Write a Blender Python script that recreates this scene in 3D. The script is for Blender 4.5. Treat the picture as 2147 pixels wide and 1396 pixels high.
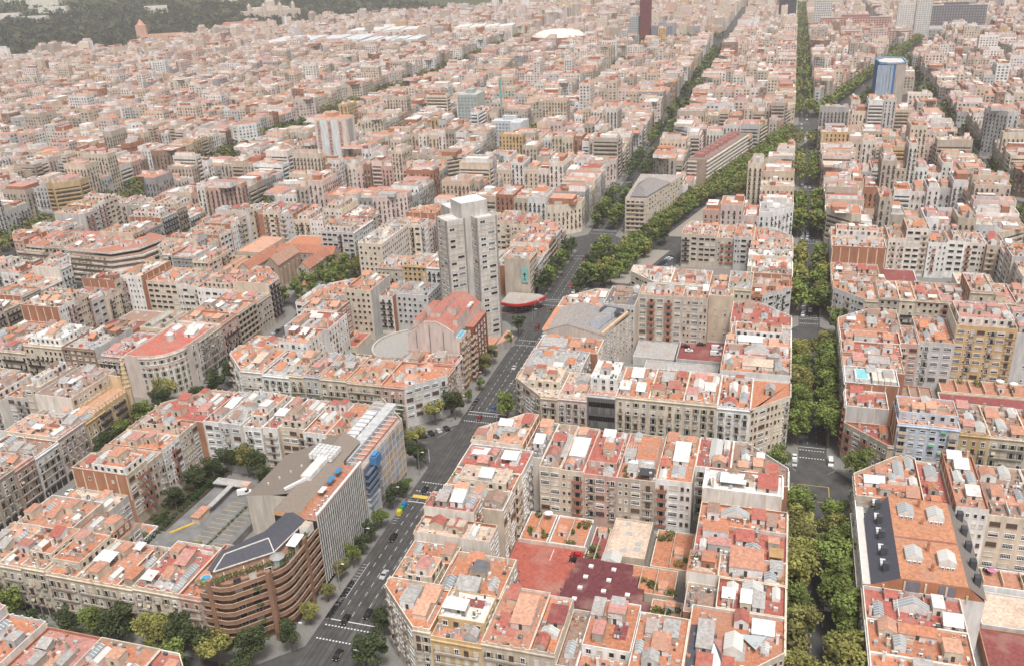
import bpy, math, random
import numpy as np

random.seed(7)
for o in list(bpy.data.objects):
    bpy.data.objects.remove(o)
scene = bpy.context.scene
COL = scene.collection

# ------------------------------------------------------------------ camera
CAM_P = (-20.44, -319.27, 185.6)
PITCH, ROLL, YAW = math.radians(66.43), math.radians(-2.53), math.radians(17.27)
FPX = 1882.8
cd = bpy.data.cameras.new('camera')
cam = bpy.data.objects.new('camera', cd)
COL.objects.link(cam)
cd.sensor_fit = 'HORIZONTAL'
cd.sensor_width = 36.0
cd.lens = 36.0 * FPX / 2147.0
cd.clip_start = 1.0
cd.clip_end = 20000.0


def rz(a):
    c, s = math.cos(a), math.sin(a)
    return np.array([[c, -s, 0], [s, c, 0], [0, 0, 1.0]])


RX = np.array([[1, 0, 0], [0, math.cos(PITCH), -math.sin(PITCH)], [0, math.sin(PITCH), math.cos(PITCH)]])
RC = rz(YAW) @ RX @ rz(ROLL)
from mathutils import Matrix, Vector
cam.matrix_world = Matrix([[*RC[0], CAM_P[0]], [*RC[1], CAM_P[1]], [*RC[2], CAM_P[2]], [0, 0, 0, 1]])
scene.camera = cam

# ------------------------------------------------------------------ daylight (overcast)
SUN_EL, SUN_AZ = math.radians(64), math.radians(150)     # azimuth measured clockwise from +Y
world = bpy.data.worlds.new('World')
scene.world = world
world.use_nodes = True
nt = world.node_tree
nt.nodes.clear()
wo = nt.nodes.new('ShaderNodeOutputWorld')
bg = nt.nodes.new('ShaderNodeBackground')
sky = nt.nodes.new('ShaderNodeTexSky')
sky.sky_type = 'NISHITA'
sky.sun_disc = False
sky.sun_elevation = SUN_EL
sky.sun_rotation = SUN_AZ
sky.air_density = 1.0
sky.dust_density = 6.0
sky.ozone_density = 1.0
hs = nt.nodes.new('ShaderNodeHueSaturation')             # cloud cover greys the blue sky
hs.inputs['Saturation'].default_value = 0.3
hs.inputs['Value'].default_value = 1.0
nt.links.new(sky.outputs[0], hs.inputs['Color'])
nt.links.new(hs.outputs[0], bg.inputs['Color'])
bg.inputs['Strength'].default_value = 0.075
nt.links.new(bg.outputs[0], wo.inputs['Surface'])
sd = bpy.data.lights.new('sun', 'SUN')
sun = bpy.data.objects.new('sun', sd)
COL.objects.link(sun)
sd.energy = 1.5
sd.angle = math.radians(12)
sd.color = (1.0, 0.97, 0.94)
sdir = Vector((math.sin(SUN_AZ) * math.cos(SUN_EL), math.cos(SUN_AZ) * math.cos(SUN_EL), math.sin(SUN_EL)))
sun.rotation_euler = sdir.to_track_quat('Z', 'Y').to_euler()
scene.view_settings.view_transform = 'Standard'
scene.view_settings.look = 'None'
scene.view_settings.gamma = 1.0
scene.view_settings.use_curve_mapping = False
scene.view_settings.exposure = 0.9
scene.render.engine = 'CYCLES'
scene.cycles.max_bounces = 5
scene.cycles.diffuse_bounces = 2
scene.cycles.volume_bounces = 1
scene.cycles.use_denoising = True


def proj(x, y, z=0.0):
    q = (np.array([x, y, z]) - CAM_P) @ RC
    if q[2] > -1:
        return None
    return (1073.5 + FPX * q[0] / -q[2], 698 - FPX * q[1] / -q[2], -q[2])


def in_view(x, y, z=12.0, m=140):
    p = proj(x, y, z)
    return p is not None and -m < p[0] < 2147 + m and -m < p[1] < 1396 + m * 1.3


# ------------------------------------------------------------------ materials
def mat_nodes(name):
    m = bpy.data.materials.new(name)
    m.use_nodes = True
    n = m.node_tree.nodes
    return m, n, m.node_tree.links, n['Principled BSDF']


def attr_mat(name, rough=0.85, noise=0.12, scale=0.6, streak=False, spec=0.25, metal=0.0, bump=0.0, mott=None):
    m, n, l, b = mat_nodes(name)
    at = n.new('ShaderNodeAttribute')
    at.attribute_name = 'Col'
    geo = n.new('ShaderNodeNewGeometry')
    no = n.new('ShaderNodeTexNoise')
    no.inputs['Scale'].default_value = scale
    no.inputs['Detail'].default_value = 4.0
    no.inputs['Roughness'].default_value = 0.6
    if streak:
        mp = n.new('ShaderNodeMapping')
        mp.inputs['Scale'].default_value = (1.0, 1.0, 0.22)
        l.new(geo.outputs['Position'], mp.inputs['Vector'])
        l.new(mp.outputs[0], no.inputs['Vector'])
    else:
        l.new(geo.outputs['Position'], no.inputs['Vector'])
    rmp = n.new('ShaderNodeMapRange')
    rmp.inputs['From Min'].default_value = 0.3
    rmp.inputs['From Max'].default_value = 0.7
    rmp.inputs['To Min'].default_value = 1.0 - noise
    rmp.inputs['To Max'].default_value = 1.0 + noise * 0.6
    l.new(no.outputs['Fac'], rmp.inputs['Value'])
    vm = n.new('ShaderNodeVectorMath')
    vm.operation = 'SCALE'
    l.new(at.outputs['Color'], vm.inputs[0])
    l.new(rmp.outputs[0], vm.inputs['Scale'])
    outc = vm.outputs[0]
    if mott:
        n2 = n.new('ShaderNodeTexNoise')
        n2.inputs['Scale'].default_value = 0.13
        n2.inputs['Detail'].default_value = 6.0
        l.new(geo.outputs['Position'], n2.inputs['Vector'])
        r2 = n.new('ShaderNodeMapRange')
        r2.inputs['From Min'].default_value = 0.52
        r2.inputs['From Max'].default_value = 0.72
        r2.inputs['To Max'].default_value = 0.6
        l.new(n2.outputs['Fac'], r2.inputs['Value'])
        mx = n.new('ShaderNodeMix')
        mx.data_type = 'RGBA'
        l.new(r2.outputs[0], mx.inputs[0])
        l.new(outc, mx.inputs[6])
        mx.inputs[7].default_value = (*mott, 1)
        outc = mx.outputs[2]
    l.new(outc, b.inputs['Base Color'])
    b.inputs['Roughness'].default_value = rough
    b.inputs['Specular IOR Level'].default_value = spec
    b.inputs['Metallic'].default_value = metal
    if bump:
        bp = n.new('ShaderNodeBump')
        bp.inputs['Strength'].default_value = bump
        bp.inputs['Distance'].default_value = 0.05
        l.new(no.outputs['Fac'], bp.inputs['Height'])
        l.new(bp.outputs[0], b.inputs['Normal'])
    return m


M_WALL = attr_mat('wall_render', 0.9, 0.24, 0.5, streak=True, spec=0.15)
M_ROOF = attr_mat('roof_coating', 0.8, 0.34, 1.1, spec=0.2, mott=(0.36, 0.235, 0.185))
M_GLASS = attr_mat('window_glass', 0.12, 0.05, 0.5, spec=0.5)
M_METAL = attr_mat('painted_metal', 0.45, 0.08, 1.5, spec=0.4)
M_LEAF = attr_mat('foliage', 0.75, 0.3, 0.35, spec=0.15)
M_BARK = attr_mat('bark', 0.9, 0.3, 3.0, spec=0.1)
M_ROAD = attr_mat('asphalt', 0.9, 0.3, 0.25, spec=0.2)
M_PAVE = attr_mat('paving', 0.9, 0.14, 1.2, spec=0.2)
M_PAINT = attr_mat('road_paint', 0.7, 0.12, 2.0, spec=0.2)
M_CAR = attr_mat('car_paint', 0.25, 0.02, 0.5, spec=0.5)
MATS = [M_WALL, M_ROOF, M_GLASS, M_METAL, M_LEAF, M_BARK, M_ROAD, M_PAVE, M_PAINT, M_CAR]
W, R, G, K, LF, BK, RD, PV, PT, CP = range(10)


# ------------------------------------------------------------------ mesh builder
class MB:
    def __init__(s):
        s.v, s.n, s.c, s.m = [], [], [], []

    def face(s, pts, col, m=W):
        s.v.extend(pts)
        s.n.append(len(pts))
        s.c.append(col)
        s.m.append(m)

    def box(s, x0, y0, z0, x1, y1, z1, col, m=W, top=None, tm=None, bot=False):
        a, b, c, d = (x0, y0, z0), (x1, y0, z0), (x1, y1, z0), (x0, y1, z0)
        e, f, g, h = (x0, y0, z1), (x1, y0, z1), (x1, y1, z1), (x0, y1, z1)
        for q in ((a, b, f, e), (b, c, g, f), (c, d, h, g), (d, a, e, h)):
            s.face(q, col, m)
        s.face((e, f, g, h), top or col, m if tm is None else tm)
        if bot:
            s.face((d, c, b, a), col, m)

    def obox(s, cx, cy, z0, hx, hy, h, ang, col, m=W, top=None, tm=None, bot=False):
        ca, sa = math.cos(ang), math.sin(ang)
        p = [(cx + ca * ux * hx - sa * uy * hy, cy + sa * ux * hx + ca * uy * hy) for ux, uy in ((-1, -1), (1, -1), (1, 1), (-1, 1))]
        s.prism(p, z0, z0 + h, col, m, top, tm, bot)

    def prism(s, poly, z0, z1, col, m=W, top=None, tm=None, bot=False, cap=True):
        k = len(poly)
        for i in range(k):
            a, b = poly[i], poly[(i + 1) % k]
            s.face(((a[0], a[1], z0), (b[0], b[1], z0), (b[0], b[1], z1), (a[0], a[1], z1)), col, m)
        if cap:
            s.face([(p[0], p[1], z1) for p in poly], top or col, m if tm is None else tm)
        if bot:
            s.face([(p[0], p[1], z0) for p in reversed(poly)], col, m)

    def bar(s, a, b, r, col, m=K):
        a, b = np.array(a, float), np.array(b, float)
        d = b - a
        L = np.linalg.norm(d)
        d = d / L
        up = np.array([0, 0, 1.0]) if abs(d[2]) < 0.9 else np.array([1.0, 0, 0])
        u = np.cross(d, up)
        u = u / np.linalg.norm(u) * r
        w = np.cross(d, u)
        ra = [tuple(a + u + w), tuple(a - u + w), tuple(a - u - w), tuple(a + u - w)]
        rb = [tuple(b + u + w), tuple(b - u + w), tuple(b - u - w), tuple(b + u - w)]
        for i in range(4):
            j = (i + 1) % 4
            s.face((ra[i], ra[j], rb[j], rb[i]), col, m)
        s.face(rb, col, m)
        s.face(ra[::-1], col, m)

    def cyl(s, x, y, z0, z1, r0, r1, col, m=W, n=10, top=None, tm=None):
        p0 = [(x + r0 * math.cos(2 * math.pi * i / n), y + r0 * math.sin(2 * math.pi * i / n), z0) for i in range(n)]
        p1 = [(x + r1 * math.cos(2 * math.pi * i / n), y + r1 * math.sin(2 * math.pi * i / n), z1) for i in range(n)]
        for i in range(n):
            j = (i + 1) % n
            s.face((p0[i], p0[j], p1[j], p1[i]), col, m)
        if r1 > 0.01:
            s.face(p1, top or col, m if tm is None else tm)

    def mesh(s, name, org=(0, 0, 0)):
        me = bpy.data.meshes.new(name)
        nv = len(s.v)
        if nv == 0:
            return me
        va = np.array(s.v, dtype=np.float32) - np.array(org, dtype=np.float32)
        na = np.array(s.n, dtype=np.int32)
        me.vertices.add(nv)
        me.vertices.foreach_set('co', va.ravel())
        me.loops.add(nv)
        me.loops.foreach_set('vertex_index', np.arange(nv, dtype=np.int32))
        me.polygons.add(len(na))
        st = np.concatenate(([0], np.cumsum(na)[:-1])).astype(np.int32)
        me.polygons.foreach_set('loop_start', st)
        used = sorted(set(s.m))
        rem = {u: i for i, u in enumerate(used)}
        for u in used:
            me.materials.append(MATS[u])
        me.polygons.foreach_set('material_index', np.array([rem[q] for q in s.m], dtype=np.int32))
        ca = np.ones((len(na), 4), dtype=np.float32)
        ca[:, :3] = np.array(s.c, dtype=np.float32)
        at = me.attributes.new('Col', 'FLOAT_COLOR', 'CORNER')
        at.data.foreach_set('color', np.repeat(ca, na, axis=0).ravel())
        me.update(calc_edges=True)
        return me

    def build(s, name, parent=None, org=(0, 0, 0), loc=None):
        """link as one object; org = world position of the parent's origin"""
        o = bpy.data.objects.new(name, s.mesh(name, org))
        COL.objects.link(o)
        if parent is not None:
            o.parent = parent
        elif org != (0, 0, 0):
            o.location = org
        if loc is not None:
            o.location = loc
        return o


def tag(o, label=None, cat=None, group=None, kind=None):
    if label:
        o['label'] = label
    if cat:
        o['category'] = cat
    if group:
        o['group'] = group
    if kind:
        o['kind'] = kind
    return o


def empty(name, loc, label, cat, group=None, rot=0.0):
    o = bpy.data.objects.new(name, None)
    COL.objects.link(o)
    o.location = loc
    o.rotation_euler = (0, 0, rot)
    o.empty_display_size = 1
    return tag(o, label, cat, group)


def inst(name, me, parent, loc, rot=0.0):
    o = bpy.data.objects.new(name, me)
    COL.objects.link(o)
    o.parent = parent
    o.location = loc
    if rot:
        o.rotation_euler = (0, 0, rot)
    return o


def copy_thing(src, loc, rot, label):
    r = src.copy()
    COL.objects.link(r)
    r.location = loc
    r.rotation_euler = (0, 0, rot)
    r['label'] = label
    for ch in list(src.children):
        c = ch.copy()
        COL.objects.link(c)
        c.parent = r
        for g in list(ch.children):
            d = g.copy()
            COL.objects.link(d)
            d.parent = c
    return r


def structure(name, mb):
    return tag(mb.build(name), kind='structure')


def ordw(i):
    return ['first', 'second', 'third', 'fourth', 'fifth', 'sixth', 'seventh', 'eighth', 'ninth', 'tenth', 'eleventh', 'twelfth',
            'thirteenth', 'fourteenth', 'fifteenth', 'sixteenth', 'seventeenth', 'eighteenth', 'nineteenth', 'twentieth'][i] if i < 20 else str(i + 1) + 'th'


# ------------------------------------------------------------------ geometry helpers
def rect(x0, y0, x1, y1, ch='', c=14.0):
    """CCW rectangle with chamfered corners listed in ch ('SW SE NE NW')"""
    p = []
    p += [(x0, y0 + c), (x0 + c, y0)] if 'SW' in ch else [(x0, y0)]
    p += [(x1 - c, y0), (x1, y0 + c)] if 'SE' in ch else [(x1, y0)]
    p += [(x1, y1 - c), (x1 - c, y1)] if 'NE' in ch else [(x1, y1)]
    p += [(x0 + c, y1), (x0, y1 - c)] if 'NW' in ch else [(x0, y1)]
    return p


def inset(poly, d):
    k = len(poly)
    ds = d if isinstance(d, (list, tuple)) else [d] * k
    lines = []
    for i in range(k):
        a, b = poly[i], poly[(i + 1) % k]
        dx, dy = b[0] - a[0], b[1] - a[1]
        L = math.hypot(dx, dy) or 1e-6
        nx, ny = -dy / L, dx / L
        lines.append((a[0] + nx * ds[i], a[1] + ny * ds[i], dx / L, dy / L))
    out = []
    for i in range(k):
        x1, y1, a1, b1 = lines[i - 1]
        x2, y2, a2, b2 = lines[i]
        det = a1 * b2 - b1 * a2
        if abs(det) < 1e-4:
            out.append((x2, y2))
            continue
        t = ((x2 - x1) * b2 - (y2 - y1) * a2) / det
        out.append((x1 + a1 * t, y1 + b1 * t))
    return out


def area(p):
    return 0.5 * sum(p[i][0] * p[(i + 1) % len(p)][1] - p[(i + 1) % len(p)][0] * p[i][1] for i in range(len(p)))


def clip(poly, a, b, c):
    """keep a*x+b*y<=c"""
    out = []
    k = len(poly)
    for i in range(k):
        p, q = poly[i], poly[(i + 1) % k]
        fp, fq = a * p[0] + b * p[1] - c, a * q[0] + b * q[1] - c
        if fp <= 0:
            out.append(p)
        if fp * fq < 0:
            t = fp / (fp - fq)
            out.append((p[0] + (q[0] - p[0]) * t, p[1] + (q[1] - p[1]) * t))
    return out


def inside(p, poly):
    k = len(poly)
    for i in range(k):
        a, b = poly[i], poly[(i + 1) % k]
        if (b[0] - a[0]) * (p[1] - a[1]) - (b[1] - a[1]) * (p[0] - a[0]) < 0:
            return False
    return True


def cen(p):
    return (sum(q[0] for q in p) / len(p), sum(q[1] for q in p) / len(p))


# the diagonal avenue: axis x = -108.7 + .25 (y-160)
RS = 0.25
RHALF = 20.0
RK = RHALF * math.hypot(1, RS)


def roma_x(y):
    return -108.7 + RS * (y - 160)


def roma_pieces(poly):
    """cut the diagonal avenue out of a footprint"""
    c0 = -108.7 - RS * 160
    if all(p[1] < 112 for p in poly):
        return [poly]
    a = clip(poly, 1, -RS, c0 - RK)
    b = clip(poly, -1, RS, -(c0 + RK))
    return [q for q in (a, b) if len(q) > 2 and abs(area(q)) > 45]


# ------------------------------------------------------------------ palettes (real base colours)
WALLS = {
    'cream': (0.62, 0.53, 0.42), 'beige': (0.50, 0.43, 0.355), 'sand': (0.55, 0.455, 0.35), 'white': (0.74, 0.725, 0.70),
    'pale grey': (0.52, 0.505, 0.49), 'pale pink': (0.63, 0.51, 0.46), 'pink': (0.54, 0.36, 0.30), 'ochre': (0.56, 0.40, 0.22),
    'grey': (0.36, 0.345, 0.335), 'brown': (0.30, 0.20, 0.15), 'brick': (0.38, 0.185, 0.115), 'pale blue': (0.52, 0.57, 0.65),
    'off-white': (0.68, 0.63, 0.57), 'stone': (0.44, 0.38, 0.315),
}
ROOFS = {
    'orange': (0.50, 0.215, 0.125), 'terracotta': (0.49, 0.245, 0.165), 'red': (0.40, 0.13, 0.10), 'pale orange': (0.58, 0.32, 0.22),
    'pink': (0.50, 0.25, 0.215), 'brown': (0.33, 0.22, 0.17), 'grey': (0.40, 0.38, 0.36), 'white': (0.74, 0.70, 0.66), 'dark': (0.16, 0.155, 0.165),
    'maroon': (0.26, 0.08, 0.075), 'beige': (0.60, 0.47, 0.37),
}
WALLW = ['cream'] * 6 + ['beige'] * 4 + ['sand'] * 3 + ['white'] * 4 + ['off-white'] * 5 + ['pale grey'] * 2 + ['pale pink'] * 3 + ['stone'] * 3 + ['pink', 'ochre', 'brick', 'grey', 'brown']
ROOFW = ['orange'] * 6 + ['terracotta'] * 8 + ['red'] * 2 + ['pale orange'] * 5 + ['pink'] * 4 + ['brown'] * 2 + ['grey'] * 3 + ['white'] * 1 + ['beige'] * 2
IRON = (0.045, 0.042, 0.04)
DARKG = (0.02, 0.022, 0.026)


def jit(c, rnd, a=0.08):
    k = 1 + rnd.uniform(-a, a)
    return tuple(min(0.85, max(0.01, q * k)) for q in c)


# ------------------------------------------------------------------ facade pieces (local: x along wall, -y outwards, origin bottom centre)
_wc = {}


def window_mesh(kind, var, w, h):
    key = (kind, var, w, h)
    if key in _wc:
        return _wc[key]
    mb = MB()
    fr = {'stone': (0.62, 0.55, 0.45), 'white': (0.8, 0.79, 0.77), 'brown': (0.2, 0.11, 0.07), 'grey': (0.45, 0.44, 0.42)}
    frame = fr['white']
    pane = DARKG
    pm = G
    if var == 1:
        pane, pm, frame = (0.62, 0.58, 0.52), W, fr['stone']          # closed roller blind
    elif var == 2:
        pane, pm, frame = (0.17, 0.19, 0.16), W, fr['stone']          # closed green-grey shutters
    elif var == 3:
        pane, pm, frame = (0.17, 0.09, 0.06), W, fr['stone']          # closed brown shutters
    elif var == 4:
        pane, frame = (0.05, 0.055, 0.06), fr['brown']
    elif var == 5:
        pane, frame = DARKG, fr['stone']
    t = 0.12
    hw = w / 2
    mb.face(((-hw, -0.03, 0), (hw, -0.03, 0), (hw, -0.03, h), (-hw, -0.03, h)), pane, pm)
    for (a, b, c, d) in ((-hw - t, -hw, -0.04, h + t), (hw, hw + t, -0.04, h + t)):
        mb.box(a, -0.14, c, b, 0, d, frame)
    mb.box(-hw, -0.14, h, hw, 0, h + t, frame)
    mb.box(-hw - t - 0.05, -0.22, -0.12, hw + t + 0.05, 0, -0.045, frame, bot=True)
    if var in (0, 4):
        mb.box(-0.04, -0.07, 0, 0.04, -0.035, h, frame)
        if kind == 'gallery':
            q = w / 6
            for i in (-2, -1, 1, 2):
                mb.box(i * q - 0.04, -0.07, 0, i * q + 0.04, -0.035, h, frame)
            mb.box(-hw, -0.075, h * 0.62, hw, -0.036, h * 0.62 + 0.07, frame)
        if kind == 'french':
            mb.box(-hw, -0.075, h * 0.3, hw, -0.036, h * 0.3 + 0.06, frame)
    elif var in (1,):
        for i in range(1, 4):
            mb.box(-hw, -0.055, h * i / 4, hw, -0.031, h * i / 4 + 0.03, (0.5, 0.47, 0.43))
    elif var in (2, 3):
        mb.box(-0.03, -0.06, 0, 0.03, -0.031, h, jit(pane, random, 0) if False else (pane[0] * 0.6, pane[1] * 0.6, pane[2] * 0.6))
    if var == 6:                                                       # blind half down
        mb.box(-hw, -0.07, h * .45, hw, -0.031, h, (0.6, 0.57, 0.52))
    if var == 7:                                                       # small sun awning
        ac = (0.12, 0.26, 0.16) if w > 1.5 else (0.5, 0.42, 0.3)
        mb.face(((-hw - .1, -.95, h * .62), (hw + .1, -.95, h * .62), (hw + .1, -.15, h), (-hw - .1, -.15, h)), ac)
        mb.face(((-hw - .1, -.95, h * .5), (hw + .1, -.95, h * .5), (hw + .1, -.95, h * .62), (-hw - .1, -.95, h * .62)), ac)
    if var == 5 and kind == 'french':                                # folded-back shutters
        for s in (-1, 1):
            x = s * (hw + t + 0.26)
            mb.box(x - 0.24, -0.1, 0, x + 0.24, -0.02, h, (0.2, 0.22, 0.19))
    me = mb.mesh('window')
    _wc[key] = me
    return me


_bc = {}


def balcony_mesh(L, kind):
    key = (L, kind)
    if key in _bc:
        return _bc[key]
    mb = MB()
    d = 0.75 if kind == 'iron' else 1.1
    hl = L / 2
    slab = (0.55, 0.48, 0.4) if kind != 'red' else (0.36, 0.15, 0.1)
    mb.box(-hl, -d, -0.16, hl, 0, 0.0, slab, bot=True)
    if kind == 'iron':
        mb.box(-hl, -d + 0.01, 0.95, hl, -d + 0.06, 1.0, IRON, K, bot=True)
        mb.box(-hl, -d + 0.01, 0.05, hl, -d + 0.06, 0.1, IRON, K, bot=True)
        n = max(4, int(L / 0.28))
        for i in range(n + 1):
            x = -hl + 0.03 + (L - 0.06) * i / n
            mb.box(x - 0.022, -d + 0.02, 0.1, x + 0.022, -d + 0.05, 0.95, IRON, K)
        for s in (-1, 1):
            for k in range(3):
                y = -d + 0.25 * k + 0.1
                mb.box(s * (hl - 0.03) - 0.02, y - 0.02, 0, s * (hl - 0.03) + 0.02, y + 0.02, 0.97, IRON, K)
    elif kind in ('white', 'red', 'cream'):
        c = {'white': (0.74, 0.71, 0.67), 'red': (0.36, 0.15, 0.1), 'cream': (0.62, 0.5, 0.37)}[kind]
        mb.box(-hl, -d, 0.0, hl, -d + 0.12, 0.95, c)
        mb.box(-hl, -d + 0.12, 0.0, -hl + 0.1, 0, 0.95, c)
        mb.box(hl - 0.1, -d + 0.12, 0.0, hl, 0, 0.95, c)
    me = mb.mesh('balcony')
    _bc[key] = me
    return me


def shop_mesh():
    if 'shop' in _bc:
        return _bc['shop']
    mb = MB()
    mb.face(((-1.2, -0.03, 0.1), (1.2, -0.03, 0.1), (1.2, -0.03, 3.0), (-1.2, -0.03, 3.0)), (0.03, 0.03, 0.035), G)
    mb.box(-1.3, -0.12, 3.0, 1.3, 0, 3.5, (0.3, 0.27, 0.24), bot=True)
    mb.box(-1.32, -0.1, 0, -1.2, 0, 3.0, (0.4, 0.36, 0.31))
    mb.box(1.2, -0.1, 0, 1.32, 0, 3.0, (0.4, 0.36, 0.31))
    _bc['shop'] = mb.mesh('shopfront')
    return _bc['shop']


def facade_items(L, z0, z1, style, rnd):
    """[(kind, u, z, w, h, variant)] - u from the middle of the wall"""
    it = []
    if L < 2.2:
        return it
    H = z1 - z0
    if style == 'classic':
        g = 4.3 if z0 < 1 else 0.4
        nf = max(1, int(round((H - g - 0.4) / 3.45)))
        fh = (H - g - 0.3) / nf
        nb = max(1, int(round((L - 0.8) / 2.75)))
        bw = (L - 0.6) / nb
        blind = rnd.choice([1, 2, 3, 2])
        cont = rnd.choice([0, 1, 1, 2])
        for b in range(nb):
            u = -L / 2 + 0.3 + bw * (b + 0.5)
            if z0 < 1:
                it.append(('shop', u, 0.0, 2.4, 3, 0))
        for i in range(nf):
            z = z0 + g + i * fh
            topf = (i == nf - 1 and nf > 3)
            h = 2.25 if not topf else 1.7
            h = min(h, fh - 0.7)
            for b in range(nb):
                u = -L / 2 + 0.3 + bw * (b + 0.5)
                v = rnd.choice([0, 4, 5, blind, blind, 6, 5, 1, 5, 6, blind if rnd.random() < .8 else 7])
                it.append(('french', u, z + 0.06, 1.05, round(h, 1), v))
            if not topf or rnd.random() < 0.4:
                if cont == 1 or (cont == 2 and i % 2 == 0):
                    it.append(('balc', 0, z, round((L - 0.9) * 2) / 2 - (0.5 if L > 6 else 0), 0, 'iron'))
                else:
                    for b in range(nb):
                        it.append(('balc', -L / 2 + 0.3 + bw * (b + 0.5), z, 1.8 if bw > 2 else 1.5, 0, 'iron'))
    elif style == 'modern':
        g = 4.0 if z0 < 1 else 0.3
        nf = max(1, int(round((H - g) / 3.05)))
        fh = (H - g) / nf
        nb = max(1, int(round((L - 0.6) / 3.3)))
        bw = (L - 0.6) / nb
        bk = rnd.choice(['white', 'iron', 'red', 'cream'])
        bc = rnd.choice([0, 1, 2, 3])
        for i in range(nf):
            z = z0 + g + i * fh
            for b in range(nb):
                u = -L / 2 + 0.3 + bw * (b + 0.5)
                bal = (bc == 1) or (bc == 2 and b % 2 == 0) or (bc == 3 and b in (0, nb - 1))
                v = rnd.choice([0, 0, 1, 6, 4, 5, 6, 7 if rnd.random() < .4 else 5])
                if bal:
                    it.append(('french', u, z + 0.06, round(min(1.9, bw - 0.8), 1), 2.1, v))
                else:
                    it.append(('sq', u, z + 0.9, round(min(1.7, bw - 0.8), 1), 1.3, v))
                if bal and bc != 1:
                    it.append(('balc', u, z, round((bw - 0.3) * 2) / 2, 0, bk))
            if bc == 1 and L > 4:
                it.append(('balc', 0, z, round((L - 0.8) * 2) / 2, 0, bk))
    elif style == 'plain':
        g = 4.0 if z0 < 1 else 0.3
        nf = max(1, int(round((H - g) / 3.2)))
        fh = (H - g) / nf
        nb = max(1, int(round((L - 0.6) / 2.9)))
        bw = (L - 0.6) / nb
        for i in range(nf):
            z = z0 + g + i * fh
            for b in range(nb):
                u = -L / 2 + 0.3 + bw * (b + 0.5)
                it.append(('sq', u, z + 0.85, 1.2, 1.5, rnd.choice([0, 1, 5, 5, 4, 6])))
    elif style == 'court':
        g = 3.8 if z0 < 1 else 0.3
        nf = max(1, int(round((H - g) / 3.4)))
        fh = (H - g) / nf
        nb = max(1, int(round((L - 0.4) / 4.0)))
        bw = (L - 0.4) / nb
        mode = [rnd.choice(['gal', 'gal', 'two', 'bal', 'bal2']) for _ in range(nb)]
        bk = rnd.choice(['iron', 'iron', 'red', 'cream'])
        for i in range(nf):
            z = z0 + g + i * fh
            for b in range(nb):
                u = -L / 2 + 0.2 + bw * (b + 0.5)
                if mode[b] == 'gal':
                    it.append(('gallery', u, z + 0.8, round(min(2.7, bw - 0.8), 1), 1.5, rnd.choice([0, 0, 0, 1, 6, 4, 6])))
                elif mode[b] == 'two':
                    for s in (-1, 1):
                        it.append(('sq', u + s * bw * 0.24, z + 0.8, 0.8, 1.3, rnd.choice([0, 5, 1, 4])))
                elif mode[b] == 'bal':
                    it.append(('french', u, z + 0.06, 1.3, 2.1, rnd.choice([0, 5, 4, 3])))
                    it.append(('balc', u, z, round((bw - 0.5) * 2) / 2, 0, bk))
                else:
                    it.append(('sq', u - bw * 0.25, z + 0.8, 0.7, 1.1, rnd.choice([0, 5])))
                    it.append(('french', u + bw * 0.18, z + 0.06, 1.2, 2.1, rnd.choice([0, 5, 1])))
                    it.append(('balc', u + bw * 0.14, z, 2.0, 0, bk))
    elif style == 'few':
        nf = max(1, int(round((H - 2) / 3.3)))
        for i in range(nf):
            if rnd.random() < 0.7:
                for u in (-L * 0.2, L * 0.22):
                    it.append(('sq', u, z0 + 1.5 + i * 3.3, 0.8, 1.1, rnd.choice([0, 5, 1])))
    return it


def put_facade(root, org, p0, p1, z0, z1, style, rnd, merged=None):
    dx, dy = p1[0] - p0[0], p1[1] - p0[1]
    L = math.hypot(dx, dy)
    ux, uy = dx / L, dy / L
    ang = math.atan2(dy, dx)
    mx, my = (p0[0] + p1[0]) / 2, (p0[1] + p1[1]) / 2
    nx, ny = uy, -ux
    for kind, u, z, w, h, v in facade_items(L, z0, z1, style, rnd):
        x, y = mx + ux * u, my + uy * u
        if merged is None:
            loc = (x - org[0], y - org[1], z)
            if kind == 'balc':
                if w >= 1:
                    inst('balcony', balcony_mesh(w, v), root, loc, ang)
            elif kind == 'shop':
                inst('shopfront', shop_mesh(), root, loc, ang)
            else:
                inst('window', window_mesh(kind, v, w, h), root, loc, ang)
        else:
            a, b = merged
            if kind == 'balc':
                if w >= 1:
                    c = IRON if v == 'iron' else ((0.7, 0.67, 0.62) if v == 'white' else (0.36, 0.15, 0.1) if v == 'red' else (0.6, 0.48, 0.36))
                    cx, cy = x + nx * 0.4, y + ny * 0.4
                    b.obox(cx, cy, z - 0.15, w / 2, 0.4, 0.15, ang, (0.5, 0.43, 0.36))
                    b.obox(x + nx * 0.8, y + ny * 0.8, z - 0.15, w / 2, 0.04, 1.05, ang, c, K)
            else:
                pc = DARKG if v in (0, 4, 5, 6, 7) else ((0.6, 0.56, 0.5) if v == 1 else (0.17, 0.18, 0.15) if v == 2 else (0.17, 0.1, 0.07))
                if kind == 'shop':
                    pc = DARKG
                q = w / 2
                e = 0.05
                hh = h if kind != 'shop' else 3
                P = [(x - ux * q + nx * e, y - uy * q + ny * e), (x + ux * q + nx * e, y + uy * q + ny * e)]
                a.face(((*P[0], z), (*P[1], z), (*P[1], z + hh), (*P[0], z + hh)), pc, G if pc == DARKG else W)
                if kind != 'shop':
                    a.obox(x + nx * 0.06, y + ny * 0.06, z + hh, q + 0.12, 0.06, 0.14, ang, (0.66, 0.6, 0.52))
                    a.obox(x + nx * 0.08, y + ny * 0.08, z - 0.13, q + 0.12, 0.08, 0.12, ang, (0.66, 0.6, 0.52))


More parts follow.
